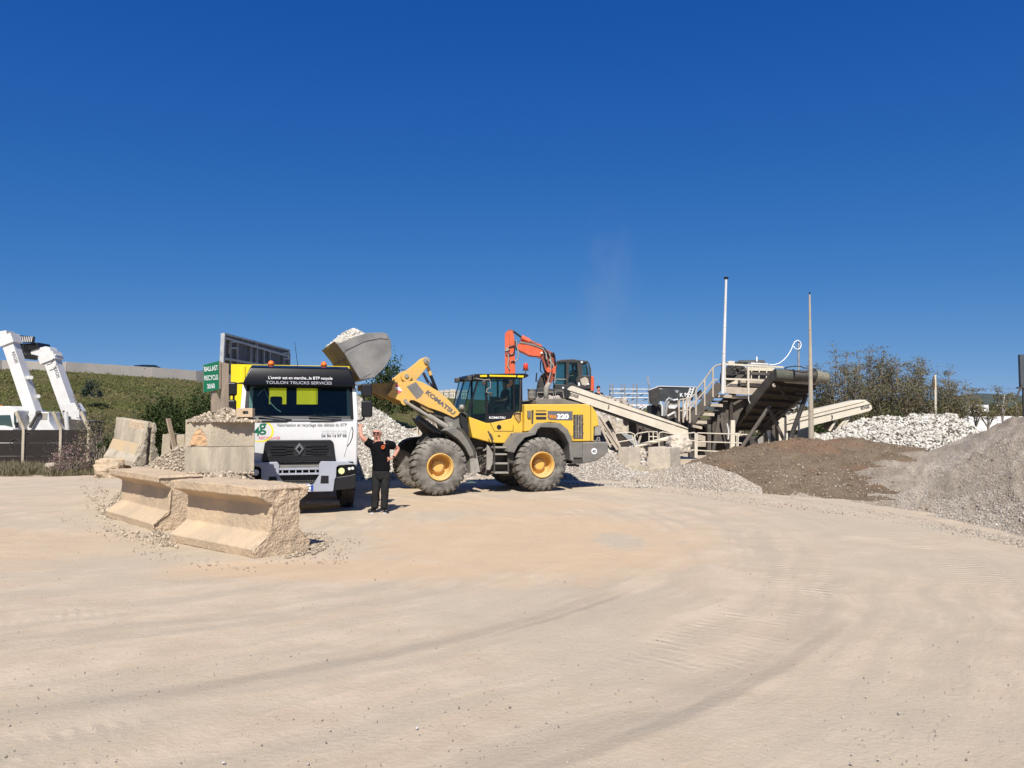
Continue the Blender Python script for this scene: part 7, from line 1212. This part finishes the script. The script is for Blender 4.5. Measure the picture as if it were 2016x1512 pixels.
for k, (u, Y, vt, sp_, nt_, lb) in enumerate(TT): thin_tree('thin_tree', lb, u, Y, vt, sp_, 100 + k, nt_, 'tree', 'trees beyond the white stones', .3 if k == 7 else 0, 10 if k < 8 else 8, .16 if k < 8 else .45)
for k, (u, Y, rx, rz, lm, lb) in enumerate(((1610, 41, 1.3, 2.1, 'green', 'dark bush low behind the right conveyor, by the concrete pole'), (1665, 42, 1.4, 2.3, 'wood_far', 'dark bush behind the raised end of the right conveyor'), (1725, 42, 1.5, 2.7, 'wood_far', 'olive bush under the tallest thin trees'), (1785, 41, 1.4, 2.2, 'green', 'dark bush behind the highest white stones'), (1845, 41, 1.2, 2.3, 'wood_far', 'bush at the foot of the pale post'), (1886, 39, .7, 1.3, 'green', 'small dark bush in front of the white wall, left of the sign'), (1530, 46, 1.6, 2.4, 'green', 'dark bush seen through the legs of the dark conveyor'), (1480, 48, 1.8, 2.2, 'wood_far', 'olive bush behind the screening plant legs'))):
    bush('bush', lb, 'bush', (at(u, 828, Y).x, Y, 0), (rx, 1.0, rz), 3800, .12, lm, 130 + k, 14, 34, .35, 'bushes below the thin trees')
# far wood, hill, houses
def far_band(name, cols, Y, depth, mt, nz=0, sc=.05):
    c = np.array(cols, float); u = np.linspace(c[0, 0], c[-1, 0], 160); v = np.interp(u, c[:, 0], c[:, 1]); P = np.array([at(a, b, Y)[:] for a, b in zip(u, v)]); P[:, 2] += [nz * noise.fractal(Vector((x * sc, 3, 1)), 1, 2, 4) for x in P[:, 0]]
    rows = []
    for f, zf in ((-.9, -.02), (-.5, .5), (-.22, .85), (0, 1), (.4, .8), (1, -.02)): Q = P.copy(); Q[:, 1] += depth * f; Q[:, 0] *= 1; Q[:, 2] *= zf; rows.append(Q)
    A = np.array(rows); return kind(grid_mesh(name, A[..., 0], A[..., 1], A[..., 2], mt), 'structure')
M['hillm'] = mat('wooded_hill_far', (.045, .062, .052), (.065, .078, .06), .03, .95)
far_band('hill', [(1500, 826), (1700, 812), (1800, 803), (1865, 792), (1905, 778), (1940, 777), (1970, 783), (2010, 787), (2100, 790), (2400, 806), (2700, 824)], 900, 330, M['hillm'], 4, .01)
far_band('hill', [(1050, 822), (1130, 806), (1200, 803), (1300, 809), (1420, 800), (1560, 806), (1700, 815), (1800, 824)], 620, 200, M['hillm'], 3, .012)
g = np.random.default_rng(77); N = 26000; u_ = g.uniform(1560, 2320, N); Yf = g.uniform(95, 125, N); hmax = 2.6 + 1.6 * np.array([noise.fractal(Vector((a * .02, 1, 5)), 1, 2, 4) for a in u_]); Xf = (u_ - 1008) / FPX * Yf; Pz = g.uniform(0, 1, N) ** .7 * np.maximum(1, hmax) * 1.45
leafcloud('far_trees', np.stack([Xf, Yf, Pz], -1), g.uniform(.3, .8, N), LM['wood_far'], None, .3, .8, 78, 'stuff')
# white wall, sign and posts behind
c = at(1958, 836, 58); ww = thing('white_wall', 'long low white wall beyond the coarse white stones at the right', 'wall', (c.x, 58, 0))
for k in range(9): MB().b2(-3.0 + k * 1.6, -1.41 + k * 1.6, 0, .25, 0, at(1958, 819, 58).z - .03 * (k % 2)).build('wall_panel', M['white'], ww)
c = at(1927, 812, 50); s2 = thing('white_sign', 'small white sign board with dark print among the saplings', 'sign', (c.x, 50, 0)); a = at(1907, 797, 50); b = at(1946.5, 811.5, 50)
bd = MB().b2(a.x - c.x, b.x - c.x, 0, .06, b.z, a.z).build('board', M['white'], s2); MB().b2(a.x - c.x - .03, a.x - c.x + .03, .07, .13, 0, a.z).build('post', M['galv'], s2); MB().b2(b.x - c.x - .06, b.x - c.x, .07, .13, 0, a.z).build('post', M['galv'], s2)
text('lettering', 'ENTREPRISE', .19, M['print_dark'], bd, (a.x - c.x + .18, -.004, (a.z + b.z) / 2 - .02), (R(90), 0, 0), .004, .002, sx=.85); MB().b2(a.x - c.x + .06, a.x - c.x + .16, -.006, 0, b.z + .12, a.z - .08).build('logo_mark', M['print_grey'], bd)
pp_ = mast('post', 'pale post with a rusty brown top standing among the thin trees', 1842, 820, 1841, 738, 43.5, .07, .06, 'cream', None); c = at(1838, 755, 43.4); MB().ball(Vector((c.x, c.y, c.z)) - pp_.location, (.08, .08, .42), 8, 6).build('rusty_tuft', mat('rusty_leaves', (.14, .085, .05), (.09, .06, .035), 8, .9), pp_)
mast('lamp_post', 'thin white post with a cross arm right of the white sign', 1973, 815, 1978, 776, 54, .045, .03, 'white_dusty'); c = at(1971, 798, 54); o = MB().cyl(at(1962, 798, 54), at(1980, 798, 54), .03, n=6).build('crossbar', M['white_dusty']); o.parent = bpy.data.objects['lamp_post']; o.matrix_parent_inverse = Matrix.Translation(-bpy.data.objects['lamp_post'].location)
a = at(2016, 700, 30); pyl = thing('hoarding', 'dark upright board cut off by the right edge, with a slanting strut', 'hoarding', (at(2011, 828, 30).x + .02, 30, 0)); x0 = pyl.location.x
MB().b2(.0, 1.6, 0, .12, at(2016, 762, 30).z, at(2016, 698, 30).z).build('board', M['panel_dark'], pyl); MB().b2(.1, .2, .02, .1, 0, at(2016, 762, 30).z).build('post', M['dark'], pyl); MB().bar(at(2000, 784, 30) - pyl.location, at(2013, 757, 30) - pyl.location, .05).build('strut', M['dark'], pyl); MB().b2(-.1, .2, -.02, .14, at(2016, 762, 30).z - .05, at(2016, 762, 30).z).build('bracket', M['dark'], pyl)
o = MB().tube([at(1700, 768, 70), at(1850, 766, 70), at(2060, 765, 70)], .012, 4).build('wire', M['dark']); tag(o, 'thin overhead wire crossing behind the saplings at the right', 'wire')
for k, (u0, v0, u1, v1) in enumerate(((1949, 838, 1957, 812), (1957, 812, 1950, 836), (1962, 836, 1952, 812), (1966, 814, 1978, 826), (1985, 803, 1972, 818), (2012, 800, 2006, 815))): pass
# pale houses far along the crest behind the lift arm
for k, (u0, u1, v0, v1, lb) in enumerate(((862, 872, 768, 783, 'leftmost tiny pale house on the far crest left of the loader cab'), (874, 883, 767, 783, 'second tiny pale house on the far crest from the left'), (885, 896, 766, 783, 'third and widest tiny pale house on the far crest'), (898, 906, 768, 784, 'fourth tiny pale house on the far crest, nearly at the cab'), (908, 919, 767, 784, 'tiny pale house on the far crest touching the loader cab'))):
    Yh = 170; a, b = at(u0, v0, Yh), at(u1, v1 + 2, Yh); hs_ = thing('house', lb, 'house', (a.x, Yh, b.z - 1)); wd, h_ = b.x - a.x, a.z - b.z + 1
    MB().b2(0, wd, 0, 3, 0, h_ * .8).build('wall', M['cream'], hs_); MB().add([(-.1, -.1, h_ * .8), (wd + .1, -.1, h_ * .8), (wd + .1, 3.1, h_ * .8), (-.1, 3.1, h_ * .8), (0, 1.5, h_), (wd, 1.5, h_)], [(0, 1, 5, 4), (2, 3, 4, 5), (1, 2, 5), (3, 0, 4), (3, 2, 1, 0)]).build('roof', M['conc'], hs_)
    for j in range(2): MB().b2(wd * (.2 + .4 * j), wd * (.35 + .4 * j), -.03, .0, h_ * .42, h_ * .68).build('window', M['panel_dark'], hs_)
# concrete remains behind the loader front wheel
P0 = at(812, 860, 30.6); F = Frame((P0.x, P0.y, 0), 0); cr3 = thing('concrete_channel', 'pale broken concrete wall units behind the loader front wheel', 'wall', F.O); part, pt, bar, tube = mk(F, cr3, z5)
for k, pts in enumerate(([(440, 755), (530, 748), (535, 830), (445, 830)], [(537, 750), (600, 735), (605, 830), (540, 830)], [(610, 745), (672, 748), (670, 835), (610, 832)])): part('wall_unit', 'conc_pale', pts, 0, .5); part('opening', 'dark', [(pts[0][0] + 18, pts[0][1] + 8), (pts[1][0] - 14, pts[1][1] + 8), (pts[1][0] - 14, pts[1][1] + 24), (pts[0][0] + 18, pts[0][1] + 22)], -.004, .02)
# ---------------------------------------------------------------- dust drifting up from the crusher
c = at(1200, 560, 40); bm = bmesh.new(); bmesh.ops.create_icosphere(bm, subdivisions=4, radius=1)
for v in bm.verts: v.co = Vector((v.co.x * 2.3 + .25 * v.co.z, v.co.y * 2.0, v.co.z * 6.0))
me = bpy.data.meshes.new('dust_cloud'); bm.to_mesh(me); bm.free(); du = bpy.data.objects.new('dust_cloud', me); COL.objects.link(du); du.location = c; kind(du, 'stuff')
dm_ = bpy.data.materials.new('drifting_dust'); dm_.use_nodes = True; n = dm_.node_tree; n.nodes.clear(); out = n.nodes.new('ShaderNodeOutputMaterial'); pv = n.nodes.new('ShaderNodeVolumePrincipled'); pv.inputs['Color'].default_value = (.86, .84, .82, 1); n.links.new(pv.outputs[0], out.inputs['Volume'])
tc = n.nodes.new('ShaderNodeTexCoord'); mp = n.nodes.new('ShaderNodeMapping'); mp.inputs['Scale'].default_value = (1 / 2.1, 1 / 1.9, 1 / 5.6); n.links.new(tc.outputs['Object'], mp.inputs[0]); ln = n.nodes.new('ShaderNodeVectorMath'); ln.operation = 'LENGTH'; n.links.new(mp.outputs[0], ln.inputs[0])
fo_ = mapr(n, ln.outputs['Value'], .15, 1.0, 1, 0); nn = noise_n(n, tc.outputs['Object'], .45, 3); n.links.new(math_n(n, 'MULTIPLY', math_n(n, 'MULTIPLY', fo_, mapr(n, nn, .3, .7)), .06), pv.inputs['Density']); me.materials.append(dm_)
